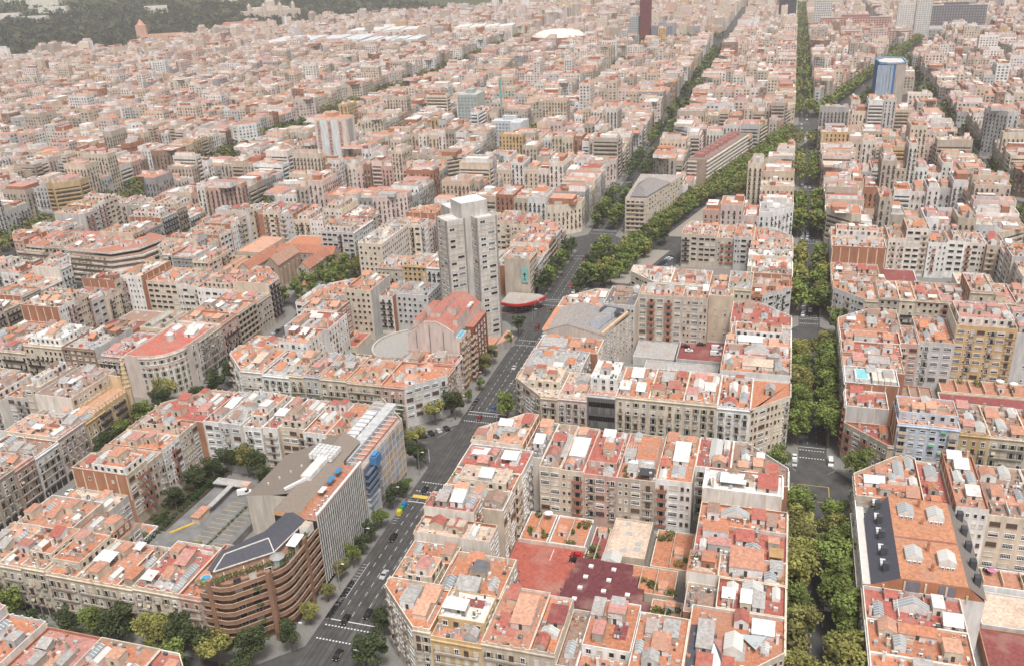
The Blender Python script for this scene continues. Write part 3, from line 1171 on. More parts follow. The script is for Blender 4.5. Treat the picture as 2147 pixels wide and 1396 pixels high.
# ---- A: foreground middle block (red courtyard car park)
av1 = [
    Q(-118, -150.3, -99, -132.6, 20.5, 'cream', 'orange', 'SW', bal=1, dens=.6, feat=[hut(-108.5, -139.5, 20.5, 4.2, 7, 2.6, 'white', 'grey', 2)]),
    Q(-118, -132.6, -105, -122.5, 20, 'sand', 'pale orange', attic=(-113.5, -132, -105.6, -123, 2.6), attic_wall='cream', attic_roof='pale orange'),
    Q(-118, -122.5, -103, -114.2, 20, 'cream', 'orange', dens=1.3),
    Q(-118, -114.2, -94, -105.4, 23, 'pink', 'beige', style='modern', par=1.0, feat=[('plant_room', lambda mb, *a: (mb.box(-108.5, -111, 23, -103, -107.4, 25.6, WALLS['pink'], W, (.5, .4, .33)), mb.box(-101.5, -113, 23, -100.9, -106, 23.8, (.7, .69, .66), K), mb.box(-100, -113, 23, -99.4, -106, 23.8, (.7, .69, .66), K), mb.cyl(-106, -109, 25.6, 28.5, .15, .15, (.4, .4, .4), K)))]),
    Q(-118, -105.4, -101.6, -97, 26.5, 'pink', 'red', style='modern', attic=None, feat=[hut(-108, -100.6, 26.5, 4, 5, 3.4, 'white', 'white', 4), hut(-113, -101, 26.5, 3.5, 4.5, 2.8, 'stone', 'grey', 3)]),
    Q(-118, -97, -95, -86.2, 22.5, 'off-white', 'grey', feat=[hut(-99, -92, 22.5, 6, 6, 2.6, 'stone', 'brown', 7)]),
    Q(-118, -86.2, -95.5, -75.5, 22, 'cream', 'terracotta', style='modern', attic=(-114, -85.6, -97.5, -77, 3.0), attic_wall='cream', attic_roof='beige', feat=[plants(-116.5, -80, 22, 1.5, 5)]),
    Q(-118, -75.5, -95, -60, 22, 'off-white', 'red', style='modern', feat=[awn(-111, -66, 22, 8, 4.2), awn(-101.5, -66.5, 22, 5.5, 5.2)]),
    Q(-118, -60, -99, -37, 24, 'sand', 'pale orange', 'NW', bal=1, dens=.6, feat=[hut(-108.5, -48, 24, 5, 3, 2.6, 'off-white', 'white', 8), hut(-106, -52, 24, 4.5, 3, 1.8, 'beige', 'grey', 9)]),
    Q(-99, -62, -91.4, -37, 21, 'cream', 'dark', feat=[hut(-95, -52, 21, 3.5, 5, 2.8, 'white', 'white', 5)]),
    Q(-91.4, -66.8, -84, -37, 20.5, 'cream', 'brown', rear='cream', rstyle='court', dens=.6, feat=[hut(-84.9, -53, 20.5, 1.2, 14, 2.2, 'white', 'grey', 4)]),
    Q(-84, -66.8, -76, -37, 20.5, 'cream', 'red', rear='cream', rstyle='court', feat=[hut(-80, -53, 20.5, 5.5, 11, 2.4, 'white', 'white', 6)]),
    Q(-76, -66.8, -64.7, -37, 20, 'pink', 'red', rear='pink', rstyle='court', attic=(-75.5, -62, -65.5, -45, 2.6), attic_roof='red', attic_wall='pink'),
    Q(-64.7, -67, -51.9, -37, 20, 'beige', 'terracotta', rear='stone', rstyle='court', dens=.5, feat=[plants(-62, -62, 20, 4, 7), plants(-58, -65, 20, 5, 1.5, 5), ('canopy', lambda mb, *a: mb.box(-57.5, -66, 22.2, -52.5, -61.5, 22.35, (.06, .06, .065), K, bot=True)), hut(-56.5, -50, 20, 6.5, 15, 3.0, 'white', 'orange', 12)]),
    Q(-51.9, -66.5, -40, -37, 21, 'cream', 'orange', rear='white', rstyle='court', feat=[hut(-45, -50, 21, 5, 11, 2.8, 'white', 'white', 4), sky(-45, -60.5, 21, 4.5, 5, 2), hut(-50.3, -58, 21, 2, 3, 2.6, 'white', 'red', 4)]),
    Q(-40, -56.4, -28.5, -37, 21.5, 'off-white', 'red', rear='white', rstyle='court', feat=[sky(-34, -45, 21.5, 4, 11, 3)]),
    Q(-28.5, -62.5, -10, -37, 21, 'off-white', 'brown', 'NE', bal=1, feat=[sky(-24, -48, 21, 2.6, 3.4, 5), hut(-15.5, -54.5, 21, 4, 4, 3, 'white', 'red', 6)]),
    Q(-36.2, -74.8, -12, -62.5, 25.5, 'white', 'white', dens=.7, feat=[awn(-27, -70, 25.5, 8, 5, (.82, .82, .8)), hut(-16.5, -69, 25.5, 6, 7, 2.4, 'pale pink', 'red', 3)]),
    Q(-36.2, -86.4, -10, -74.8, 20, 'cream', 'orange', feat=[sky(-25.5, -79.5, 20, 8.5, 3.2, 2), hut(-18.5, -80, 20, 4, 4, 2.8, 'white', 'red', 4)]),
    Q(-36.2, -100.8, -10, -86.4, 20, 'beige', 'red', feat=[hut(-30.5, -90, 20, 7.5, 4, 2.6, 'white', 'orange', 2), hut(-22, -92, 20, 5, 4, 3, 'white', 'red', 8), hut(-29, -96.5, 20, 6.5, 3.5, 2.4, 'pale grey', 'pink', 9), sky(-19.5, -97, 20, 4.5, 3.5, 11), awn(-13, -98, 20, 4, 4, (.4, .25, .12))]),
    Q(-37, -111, -28.4, -100.8, 20.5, 'brick', 'terracotta', style='plain', dens=.3, feat=[plants(-33, -103, 20.5, 7, 2.5, 2), plants(-35.5, -106, 20.5, 1.5, 5, 4), plants(-30, -102.5, 20.5, 3, 1.5, 8)]),
    Q(-28.4, -111, -10, -100.8, 20.5, 'cream', 'terracotta', feat=[hut(-21, -105, 20.5, 9, 7, 4.6, 'white', 'terracotta', 15), plants(-11.5, -108, 20.5, 1.5, 4, 9)]),
    Q(-28, -123.5, -10, -111, 20, 'cream', 'red', feat=[sky(-18.8, -113.5, 20, 5.5, 3.5, 4), hut(-17, -119, 20, 3, 5.5, 2.4, 'white', 'grey', 5)]),
    Q(-36.5, -123.5, -28, -111, 17, 'stone', 'brown', style='few', rstyle='few'),
    Q(-34, -150.3, -10, -123.5, 20, 'cream', 'orange', 'SE', bal=1, feat=[hut(-29.5, -136, 20, 4, 9, 3.2, 'stone', 'grey', 3), sky(-22.5, -136.5, 20, 4.5, 6, 7), hut(-15.5, -129.5, 20, 5.5, 4.5, 2.4, 'white', 'white', 10), ('slate_roof', lambda mb, *a: mb.prism([(-33.4, -149), (-28, -149), (-24.6, -141), (-30, -130.6), (-33.4, -131)], 20.0, 20.5, (.09, .09, .105), PV)), ('glass_fan', lambda mb, *a: (mb.face(((-28.6, -149.4, 20.6), (-25.2, -149.4, 20.6), (-27.2, -139.5, 23.4)), (.62, .66, .67), G), mb.face(((-25.2, -149.4, 20.6), (-23.4, -147.6, 20.6), (-27.2, -139.5, 23.4)), (.66, .64, .6), W), mb.face(((-21.5, -131.6, 20.4), (-17, -138.2, 22), (-14.6, -133.2, 22.4)), (.5, .54, .54), G)))]),
    Q(-99, -150.3, -85, -134.2, 18.5, 'ochre', 'terracotta', attic=(-98.4, -145.5, -85.6, -134.6, 3.4), attic_wall='ochre', attic_roof='white', style='classic', feat=[plants(-88.5, -143, 22, 3, 2, 5), awn(-94.5, -142, 22, 6.5, 4, (.83, .83, .82))]),
    Q(-103.5, -134.2, -85, -116.5, 20, 'cream', 'orange', rear='cream', feat=[hut(-93.5, -124, 20, 4, 5, 3, 'stone', 'dark', 2), hut(-95, -131, 20, 6.5, 5, 2.6, 'beige', 'grey', 3)]),
    Q(-85, -150.3, -72.1, -127.6, 20, 'sand', 'terracotta', bal=1, dens=.4, feat=[hut(-76.5, -138, 20, 5.5, 10, 3.2, 'pale pink', 'pale orange', 1)]),
    Q(-72.1, -150.3, -65.4, -128.8, 20, 'beige', 'orange', bal=1, dens=.3, feat=[hut(-67.8, -137, 20, 4.5, 6, 2.4, 'stone', 'maroon', 1), sky(-68.5, -143, 20, 4.5, 2.6, 4)]),
    Q(-65.4, -150.3, -60.2, -128.8, 16.5, 'beige', 'brown', dens=.3),
    Q(-60.2, -150.3, -47, -126, 16.5, 'white', 'terracotta', attic=(-59.8, -144.6, -47.3, -126.4, 3.3), attic_wall='white', attic_roof='orange', style='modern', feat=[plants(-56, -148.3, 16.5, 6, 1.5), hut(-53, -131.5, 19.8, 3.5, 7, 3.2, 'white', 'grey', 3), hut(-58, -131, 19.8, 3, 6, 2.2, 'pale grey', 'grey', 4)]),
    Q(-47, -150.3, -34, -129.6, 20, 'cream', 'orange', feat=[hut(-40, -141, 20, 4.5, 5, 2.8, 'white', 'terracotta', 5), hut(-43, -136, 20, 3, 4, 2.8, 'white', 'grey', 6)]),
]
av1_sheds = [
    Parcel([(-64.5, -88), (-52, -88), (-52, -68), (-64.5, -68)], 5, 'sand', 'beige', shed='sky'),
    Parcel([(-70.2, -93), (-64.9, -93), (-64.9, -73.5), (-70.2, -73.5)], 4.2, 'cream', 'maroon'),
    Parcel([(-57.6, -103), (-41, -103), (-41, -90.5), (-57.6, -90.5)], 4.3, 'cream', 'orange', shed='green'),
    Parcel([(-50, -89.5), (-38, -89.5), (-38, -70), (-50, -70)], 4.0, 'cream', 'orange', shed='green'),
    Parcel([(-47, -124), (-38, -124), (-38, -104.5), (-47, -104.5)], 4.0, 'cream', 'terracotta', shed='green'),
    Parcel([(-84, -84.5), (-72, -84.5), (-72, -69), (-84, -69)], 3.6, 'white', 'orange', shed='green'),
    Parcel([(-94, -85), (-84.6, -85), (-84.6, -69), (-94, -69)], 3.6, 'white', 'orange', shed='green'),
]
block('red car park block', -118, -150.3, -10, -37, av1, av1_sheds)

# ---- B: block of the brown balcony building, striped office and garage courtyard
x0, x1 = COLX['L1']
l1 = [
    Q(-241, -150.3, -232.4, -131, 16.5, 'cream', 'terracotta'),
    Parcel(rect(-253, -150.3, -241, -131, 'SW', 9), 16.5, 'cream', 'pale orange'),
    Q(-232.4, -150.3, -223.5, -131, 17.5, 'cream', 'terracotta', attic=(-232, -146, -224, -133, 2.8), attic_wall='cream'),
    Q(-223.5, -150.3, -212.5, -131, 16.5, 'cream', 'orange', attic=(-223, -147, -213, -133, 3.2), attic_wall='cream', attic_roof='orange'),
    Q(-212.5, -150.3, -197.7, -131, 16.5, 'sand', 'terracotta', bal=1, feat=[awn(-208.5, -141, 16.5, 6, 5, (.75, .74, .72))]),
    Q(-197.7, -150.3, -192.3, -131, 16.5, 'cream', 'brown'),
    Q(-192.3, -150.3, -176.5, -128, 17, 'cream', 'red', bal=1, feat=[hut(-184, -136, 17, 4, 6, 2.6, 'stone', 'pink', 4), awn(-189, -146, 17, 4, 4, (.75, .7, .62))]),
    Q(-176.5, -150.3, -169, -126, 17, 'pink', 'orange', dens=1.2),
    Q(-253, -131, -232, -114, 16, 'off-white', 'terracotta'),
    Q(-232, -131, -214, -119, 14, 'brick', 'brown', attic=(-229, -130, -216, -121, 3)),
    Q(-253, -114, -231, -103.5, 12, 'ochre', 'beige', feat=[plants(-237, -108, 12, 5, 4)]),
    Q(-253, -103.5, -229.5, -93, 20.5, 'cream', 'orange', rear='sand', attic=(-244, -103, -230, -93.6, 3), attic_wall='white', attic_roof='orange'),
    Q(-253, -93, -229.5, -84.5, 19, 'cream', 'orange', rear='beige'),
    Q(-253, -84.5, -229.5, -74, 19.5, 'sand', 'orange', rear='white', dens=.8),
    Q(-253, -74, -229.5, -62.5, 19.5, 'sand', 'terracotta', rear='beige', attic=(-247, -71, -234, -66, 2.2), attic_wall='cream', attic_roof='orange', bal=1),
    Q(-253, -62.5, -227, -37, 19.5, 'cream', 'red', 'NW', bal=1, rear='beige', feat=[sky(-238, -48, 19.5, 5, 3, 2), hut(-232, -53, 19.5, 4, 6, 2, 'beige', 'pink', 5)]),
    Q(-227, -62, -219, -37, 19.5, 'off-white', 'red', rear='white', feat=[hut(-223, -47, 19.5, 4, 8, 2, 'white', 'white', 4)]),
    Q(-219, -64, -208.8, -37, 21, 'off-white', 'grey', rear='pale grey', style='classic', dens=1.3),
    Q(-208.8, -63, -201, -37, 20, 'white', 'terracotta', rear='white', attic=(-208, -58, -202, -40, 2.8), attic_wall='off-white', attic_roof='orange'),
    Q(-201, -62, -194.7, -37, 20, 'off-white', 'red', rear='white', feat=[awn(-198, -52, 20, 4.5, 5)]),
    Q(-194.7, -60, -184, -37, 20, 'off-white', 'red', rear='cream', attic=(-194.2, -59, -185, -49, 2.8), attic_roof='pink', attic_wall='cream', feat=[sky(-189.5, -43, 20, 2.6, 7, 1)]),
    Q(-184, -62, -174.3, -37, 20, 'off-white', 'terracotta', rear='white', feat=[sky(-179, -50, 20, 3, 8, 8)]),
    Q(-174.3, -62, -165.3, -37, 20, 'sand', 'orange', rear='ochre', dens=.7),
]
block('garage court block', -253, -150.3, -148, -37, l1, [
    Parcel([(-228, -117), (-219, -117), (-219, -106), (-228, -106)], 3.2, 'white', 'orange', shed='green'),
    Parcel([(-204, -128), (-190, -128), (-190, -126), (-204, -126)], 3.0, 'brick', 'terracotta'),
])

# ---- C: block with the rooftop car park behind
_, yb1 = rowy(0)
av0 = [
    Q(-118, -17, -97, 6, 20.5, 'sand', 'beige', 'SW', bal=1, attic=(-111, -9, -98, 5, 3.2), attic_wall='cream', attic_roof='beige'),
    Q(-97, -17, -85.2, 6, 21, 'pale pink', 'beige', bal=1, dens=.8, feat=[hut(-90, -2, 21, 5, 5, 2.4, 'pale grey', 'grey', 7), hut(-88.5, -8.5, 21, 4, 4, 1.8, 'beige', 'pale orange', 3)]),
    Q(-85.2, -17, -74, 10, 23.5, 'pale grey', 'terracotta', style='none', name='apartment_building', attic=(-84.7, -12.5, -74.5, 3, 5.6), attic_wall='white', attic_roof='white', par=.9),
    Q(-74, -17, -61.4, 9, 24.2, 'cream', 'orange', bal=1, feat=[hut(-68, 0, 24.2, 4.6, 6, 3.4, 'off-white', 'white', 15), ('chimney', CHM, -71.5, -11, 24.2, WALLS['cream'], random.Random(2)), ('chimney', CHM, -66, -11, 24.2, WALLS['cream'], random.Random(3))]),
    Q(-61.4, -17, -48.4, 9, 24.2, 'cream', 'orange', bal=1, feat=[hut(-56, -1, 24.2, 4.6, 6, 3.2, 'off-white', 'grey', 15), ('chimney', CHM, -61, -10, 24.2, WALLS['cream'], random.Random(2)), ('chimney', CHM, -55, -11, 24.2, WALLS['cream'], random.Random(3))]),
    Q(-48.4, -17, -36, 9, 24.2, 'cream', 'orange', bal=1, feat=[sky(-44, -3, 24.2, 4, 7, 5), hut(-39.5, -5, 24.2, 4, 5, 2.4, 'off-white', 'white', 4)]),
    Q(-36, -17, -24, 9, 23.7, 'white', 'orange', bal=1, feat=[hut(-31, -3, 23.7, 3, 7, 2.8, 'off-white', 'white', 13)]),
    Q(-24, -17, -10, 9, 23.7, 'beige', 'orange', 'SE', bal=1, feat=[hut(-17.5, -1, 23.7, 3.4, 4.5, 3.2, 'stone', 'grey', 13)]),
    Q(-37.5, 17, -10, 33, 22, 'stone', 'orange', style='modern', dens=.8, feat=[hut(-23, 24.5, 22, 12, 5, 2.6, 'off-white', 'beige', 3)]),
    Q(-37.5, 33, -10, 45, 22, 'cream', 'red', feat=[sky(-24, 39, 22, 10, 4, 2)]),
    Q(-37.5, 45, -10, 56, 21, 'white', 'pale orange', feat=[hut(-27, 50, 21, 10, 4, 2.6, 'white', 'white', 3)]),
    Q(-36, 56, -10, 70, 20, 'white', 'terracotta', attic=(-34, 58, -14, 68, 3), attic_wall='white'),
    Q(-37, 70, -10, 96.3, 21, 'cream', 'red', 'NE'),
    Q(-81, 82, -60, 96.3, 27, 'beige', 'terracotta', style='modern', rear='beige', rstyle='court', dens=.8),
    Q(-60, 82, -48, 96.3, 27, 'beige', 'terracotta', style='modern', rear='beige', rstyle='court', dens=.8),
    Q(-48, 86, -37, 96.3, 27, 'sand', 'terracotta', style='modern', rear='sand', rstyle='few', dens=.5),
    Q(-118, 6, -93, 27, 20.5, 'pale pink', 'grey', dens=1.3, feat=[hut(-110, 12, 20.5, 9, 5, 2, 'pale grey', 'grey', 4)]),
    Q(-118, 27, -90, 42.5, 20, 'white', 'orange', rear='cream', dens=.5, feat=[hut(-110, 31, 20, 11, 6, 3.4, 'white', 'grey', 10), hut(-101, 33, 20, 5, 5, 2.4, 'cream', 'terracotta', 3)]),
    Q(-118, 70, -96, 96.3, 23, 'off-white', 'terracotta', 'NW', style='modern'),
    Q(-96, 72, -81, 96.3, 25, 'cream', 'dark', style='modern'),
]
block('roof car park block', -118, -17, -10, 96.3, av0, [
    Parcel([(-60, 62), (-38.5, 62), (-38.5, 85), (-60, 85)], 4.5, 'pale grey', 'maroon', shed='plain'),
    Parcel([(-80, 62), (-61, 62), (-61, 81), (-80, 81)], 3.8, 'pale grey', 'grey', shed='plain'),
    Parcel([(-73, 12), (-40, 12), (-40, 24), (-73, 24)], 4.2, 'cream', 'orange', shed='green'),
    Parcel([(-73, 26), (-40, 26), (-40, 58), (-73, 58)], 4.6, 'pale grey', 'grey', shed='sky'),
])

# ---- D: block of the grey tower
l0 = [
    Q(-172.3, -17, -148, 6, 18.5, 'pink', 'orange', 'SE', style='classic', dens=.8),
    Q(-188, -17, -172.3, 6, 18.5, 'sand', 'terracotta'),
    Q(-200.7, -17, -188, 6, 19, 'cream', 'orange', bal=1),
    Q(-208, -17, -200.7, 6, 19.5, 'pale grey', 'pink', bal=1),
    Q(-215.2, -17, -208, 6, 19, 'cream', 'terracotta', attic=(-214.8, -12, -208.6, 3, 2.8)),
    Q(-228.4, -17, -215.2, 6, 18, 'white', 'grey'),
    Q(-253, -17, -228.4, 6, 19, 'off-white', 'orange', 'SW', bal=1, feat=[hut(-235, -6, 19, 4, 9, 2.4, 'pale pink', 'beige', 4)]),
    Q(-162, 6, -148, 16, 19, 'pale pink', 'red', style='plain'),
    Q(-174, 6, -162, 18, 18.5, 'brick', 'orange', style='plain'),
    Q(-253, 6, -234, 20, 18, 'ochre', 'orange'),
    Q(-234, 8, -219, 24, 22, 'brick', 'pale orange', style='modern', rear='white', rstyle='plain'),
    Q(-240, 24, -217, 44, 22, 'white', 'red', style='modern', rear='white', rstyle='plain', feat=[hut(-229, 36, 22, 6, 3, 2.4, 'white', 'white', 4)]),
    Q(-242, 44, -222, 58, 23, 'pale grey', 'terracotta', style='modern', rear='brick'),
    Q(-228, 65, -213.5, 89, 26, 'cream', 'orange', style='modern', rear='cream', rstyle='plain', dens=1.2),
    Q(-213.5, 74, -206, 96, 20, 'stone', 'brown'),
    Q(-206, 78, -188, 96.3, 20, 'pale grey', 'grey', style='modern', rear='pale grey', rstyle='plain', dens=.4),
    Q(-253, 58, -234, 72, 20, 'sand', 'orange'),
    Q(-253, 72, -228, 96.3, 20, 'off-white', 'orange', 'NW'),
]
block('grey tower block', -253, -17, -148, 96.3, l0, [
    Parcel([(-233, 46), (-215, 46), (-215, 63), (-233, 63)], 4, 'cream', 'red', shed='green'),
    Parcel([(-214, 8), (-190, 8), (-190, 38), (-214, 38)], 4.2, 'cream', 'terracotta', shed='green'),
    Parcel([(-188, 8), (-178, 8), (-178, 36), (-188, 36)], 4.2, 'cream', 'brown', shed='plain'),
])

# ---- E: right of the boulevard, slate roof block
r1n = [
    Q(10, -64, 30, -37, 22, 'cream', 'orange', 'NW', bal=1, feat=[sky(24, -45, 22, 3, 9, 2), hut(16, -55, 22, 6, 3, 2.4, 'white', 'white', 3)]),
    Q(30, -64, 38, -37, 21, 'cream', 'red', feat=[sky(34, -44, 21, 3.6, 7, 6)]),
    Q(38, -67, 47, -34.5, 24.5, 'brick', 'terracotta', feat=[hut(42.5, -44, 24.5, 4.2, 5, 2.8, 'white', 'white', 15)]),
    Q(47, -66, 61, -37, 22, 'cream', 'brown', rear='cream', rstyle='court', style='classic', dens=1.4),
    Q(61, -66, 74, -37, 22, 'cream', 'red', rear='cream', rstyle='court'),
    Q(74, -64, 90, -37, 21, 'beige', 'orange'),
    Q(10, -117.5, 34.5, -104, 19, 'cream', 'red', feat=[sky(22, -110, 19, 9, 3.2, 2), hut(17, -107, 19, 3, 2, 2, 'white', 'red', 3)]),
    Q(10, -130, 34.5, -117.5, 19.5, 'off-white', 'orange', feat=[hut(22, -121, 19.5, 9, 2.6, 2.4, 'off-white', 'orange', 3)]),
    Q(10, -150.3, 34.5, -130, 19.5, 'off-white', 'orange', 'SW', feat=[awn(26, -136, 19.5, 5, 4)]),
    Q(34.5, -150.3, 47, -128, 18, 'stone', 'red'),
]
block('slate roof block', 10, -150.3, 123, -37, r1n, [
    Parcel([(44, -93), (72, -93), (72, -78), (44, -78)], 3.4, 'pale grey', 'beige', shed='plain'),
    Parcel([(43, -128), (78, -128), (78, -94), (43, -94)], 3.0, 'brick', 'maroon', shed='plain'),
    Parcel([(49, -150), (80, -150), (80, -129), (49, -129)], 6.0, 'brick', 'terracotta', shed='green'),
    Parcel([(41, -76), (75, -76), (75, -67), (41, -67)], 4, 'white', 'terracotta', shed='green'),
])

# ---- F: blue and yellow flats block
r0n = [
    Q(10, -17, 26.2, -2, 14.5, 'sand', 'red', 'SW', style='classic'),
    Q(10, -2, 25, 12, 21, 'white', 'terracotta', style='modern', rear='pale grey', rstyle='few', feat=[hut(17, 3, 21, 6, 4, 2.4, 'white', 'red', 3), plants(12, 1, 21, 2, 2)]),
    Q(26.2, -17, 46.5, 0, 24, 'pale blue', 'terracotta', style='modern', attic=(26.8, -13, 46, -.6, 3.0), attic_wall='pale blue', attic_roof='terracotta', feat=[sky(36.5, -5, 27, 3, 7, 4)], dens=.5),
    Q(46.5, -17, 56, 6, 22.5, 'ochre', 'brown', bal=1, feat=[sky(51, -5, 22.5, 3, 5, 4)]),
    Q(56, -17, 68, 6, 22.5, 'cream', 'brown', bal=1),
    Q(68, -17, 82, 6, 22, 'off-white', 'orange'),
    Q(10, 12, 29.5, 27, 24, 'white', 'grey', style='modern', rear='pale blue', rstyle='few', dens=.3),
    Q(10, 27, 33, 42, 22.5, 'stone', 'pale orange', style='plain', rear='pale grey', rstyle='few', feat=[hut(24, 36, 22.5, 8, 5, 2.4, 'pale grey', 'grey', 4)]),
    Q(10, 42, 33.5, 54, 23, 'cream', 'red', feat=[sky(22, 46, 23, 6, 3, 2)]),
    Q(10, 54, 34, 66, 23, 'off-white', 'red', feat=[hut(20, 58, 23, 9, 5, 3, 'off-white', 'terracotta', 2)]),
    Q(10, 66, 36, 96.3, 22, 'cream', 'orange', 'NW', feat=[hut(24, 78, 22, 4, 5, 2.6, 'white', 'grey', 4)]),
    Q(34, 60, 42, 80, 21, 'pale pink', 'terracotta', rear='pink', rstyle='court'),
    Q(42, 62, 56, 90, 22, 'sand', 'orange', rear='pale grey', rstyle='court', feat=[sky(49, 76, 22, 3, 8, 4)]),
    Q(56.5, 68, 80, 92, 28, 'ochre', 'pink', rear='ochre', rstyle='court', attic=(57.5, 71, 79, 90, 3.0), attic_wall='off-white', attic_roof='pink', feat=[sky(63, 80, 31, 3, 6, 3), sky(73, 80, 31, 3, 6, 3)], dens=.4),
    Q(80, 68, 96, 96.3, 26, 'pale grey', 'red', rear='pale grey', rstyle='few'),
]
block('yellow flats block', 10, -17, 123, 96.3, r0n, [
    Parcel([(50, 14), (84, 14), (84, 50), (50, 50)], 5, 'cream', 'maroon', shed='sky'),
    Parcel([(34, 20), (48, 20), (48, 56), (34, 56)], 3.8, 'brick', 'brown', shed='green'),
    Parcel([(52, 53), (86, 53), (86, 66), (52, 66)], 4, 'cream', 'terracotta', shed='green'),
])

# ---- G: spire house block and H: curved corner block, bottom left corner block, generated rows
x0, x1 = COLX['L2']
P_, S_ = gen_block(x0, -150.3, x1, -37, random.Random(31), 17.5)
P_ = [p for p in P_ if not (p.c[0] > -303 and p.c[1] > -64)]
P_ += [Q(-304, -64, -286, -37, 24, 'pale pink', 'brown', style='plain', rstyle='plain')]
block('spire house block', x0, -150.3, x1, -37, P_, S_)
P_, S_ = gen_block(x0, -17, x1, 96.3, random.Random(35), 19)
P_ = [p for p in P_ if not (p.c[0] > -300 and p.c[1] < 10)]
P_ += [Q(-311, -17, -298.5, 8, 20, 'pale pink', 'red', style='classic')]
block('curved corner block', x0, -17, x1, 96.3, P_, S_)
x0, x1 = COLX['L1']
P_, S_ = gen_block(-253, -283.6, -148, -170.3, random.Random(37), 17.0, sides='NE')
block('bottom left block', -253, -283.6, -148, -170.3, P_)
P_, S_ = gen_block(-500, -17, -412, 96.3, random.Random(39), 18)
block('far left block', -500, -17, -412, 96.3, P_, S_)
names1 = {'L3': 'terrace row block', 'L2': 'red church block', 'L1': 'petrol station block', 'AV': 'wedge block', 'R1': 'white corner block'}
for key, (a, b) in COLX.items():
    y0, y1 = rowy(1)
    P_, S_ = gen_block(a, y0, b, y1, random.Random(50 + len(key) + int(abs(a))), 20)
    if key == 'L2':
        P_ = [p for p in P_ if not (-345 < p.c[0] and p.c[1] < 165)]
        S_ = [p for p in S_ if not (-350 < p.c[0])]
    if key == 'L1':
        P_ = [p for p in P_ if not (p.c[0] > -170 and p.c[1] < 140) and not (p.c[0] < -236 and 125 < p.c[1] < 180)]
        P_ += [Q(-253, 134, -238, 172, 27, 'white', 'beige', style='plain', rstyle='plain', dens=1.3)]
        P_ += [Q(-162.5, 129, -139.5 - 8.5, 146, 25, 'sand', 'terracotta', style='plain', rear='beige', rstyle='none')]
    if key == 'AV':
        Z = []
        for p in P_ + S_:
            for q in roma_pieces(p.poly):
                if p in P_ and cen(q)[0] > roma_x(cen(q)[1]):
                    k = dict(p.k)
                    k.pop('attic', None)
                    Z.append(Parcel(q, min(p.z, 20), p.wall, p.roof, **k))
        P_ = [p for p in Z if not (p.c[1] < 140 and p.c[0] < -60)]
        P_ += [Q(-92.5, 116.3, -70, 140, 21, 'off-white', 'beige', 'SW', style='plain', dens=1.4), Q(-70, 116.3, -50, 138, 21, 'off-white', 'terracotta', style='plain', dens=1.2)]
        P_ = [p for p in P_ if not (-70 < p.c[0] < -50 and p.c[1] < 140 and p.z != 21)]
        S_ = [q for q in Z if q.z < 7]
        P_ = [q for q in P_ if q.z >= 7]
    if key == 'L2':
        S_ = S_ + [Parcel(rect(-349, 118, -332, 150), 9, 'cream', 'terracotta'), Parcel(rect(-330, 168, -305, 200), 8, 'off-white', 'orange'), Parcel(rect(-303, 168, -283, 200), 7, 'beige', 'red'), Parcel(rect(-349, 153, -332, 185), 11, 'sand', 'pale orange')]
    block(names1[key], a, y0, b, y1, P_, S_)

# ------------------------------------------------------------------ landmarks
LM = []


def landmark(name, label, cat, x, y):
    r = empty(name, (x, y, 0), label, cat)
    LM.append(r)
    return r, (x, y, 0)


def part(root, org, name, fn, kind=None):
    mb = MB()
    fn(mb)
    o = mb.build(name, root, org)
    if kind:
        o['kind'] = kind
    return o


def arc(cx, cy, r, a0, a1, n):
    return [(cx + r * math.cos(math.radians(a0 + (a1 - a0) * i / n)), cy + r * math.sin(math.radians(a0 + (a1 - a0) * i / n))) for i in range(n + 1)]


def windows_on(root, org, p0, p1, rows, cols, w, h, z0, dz, kind='sq', vars_=(0, 5, 1), rnd=rn, skip=0.0, um=.6):
    dx, dy = p1[0] - p0[0], p1[1] - p0[1]
    L = math.hypot(dx, dy)
    ang = math.atan2(dy, dx)
    for i in range(rows):
        for j in range(cols):
            if rnd.random() < skip:
                continue
            t = (um + (L - 2 * um) * (j + .5) / cols) / L
            inst('window', window_mesh(kind, rnd.choice(vars_), w, h), root, (p0[0] + dx * t - org[0], p0[1] + dy * t - org[1], z0 + i * dz), ang)


# grey residential tower: two wings at 45 degrees and a lift core
r, o = landmark('residential_tower', 'tall grey concrete twin-wing tower, highest building near the avenue', 'tower', -164, 80)


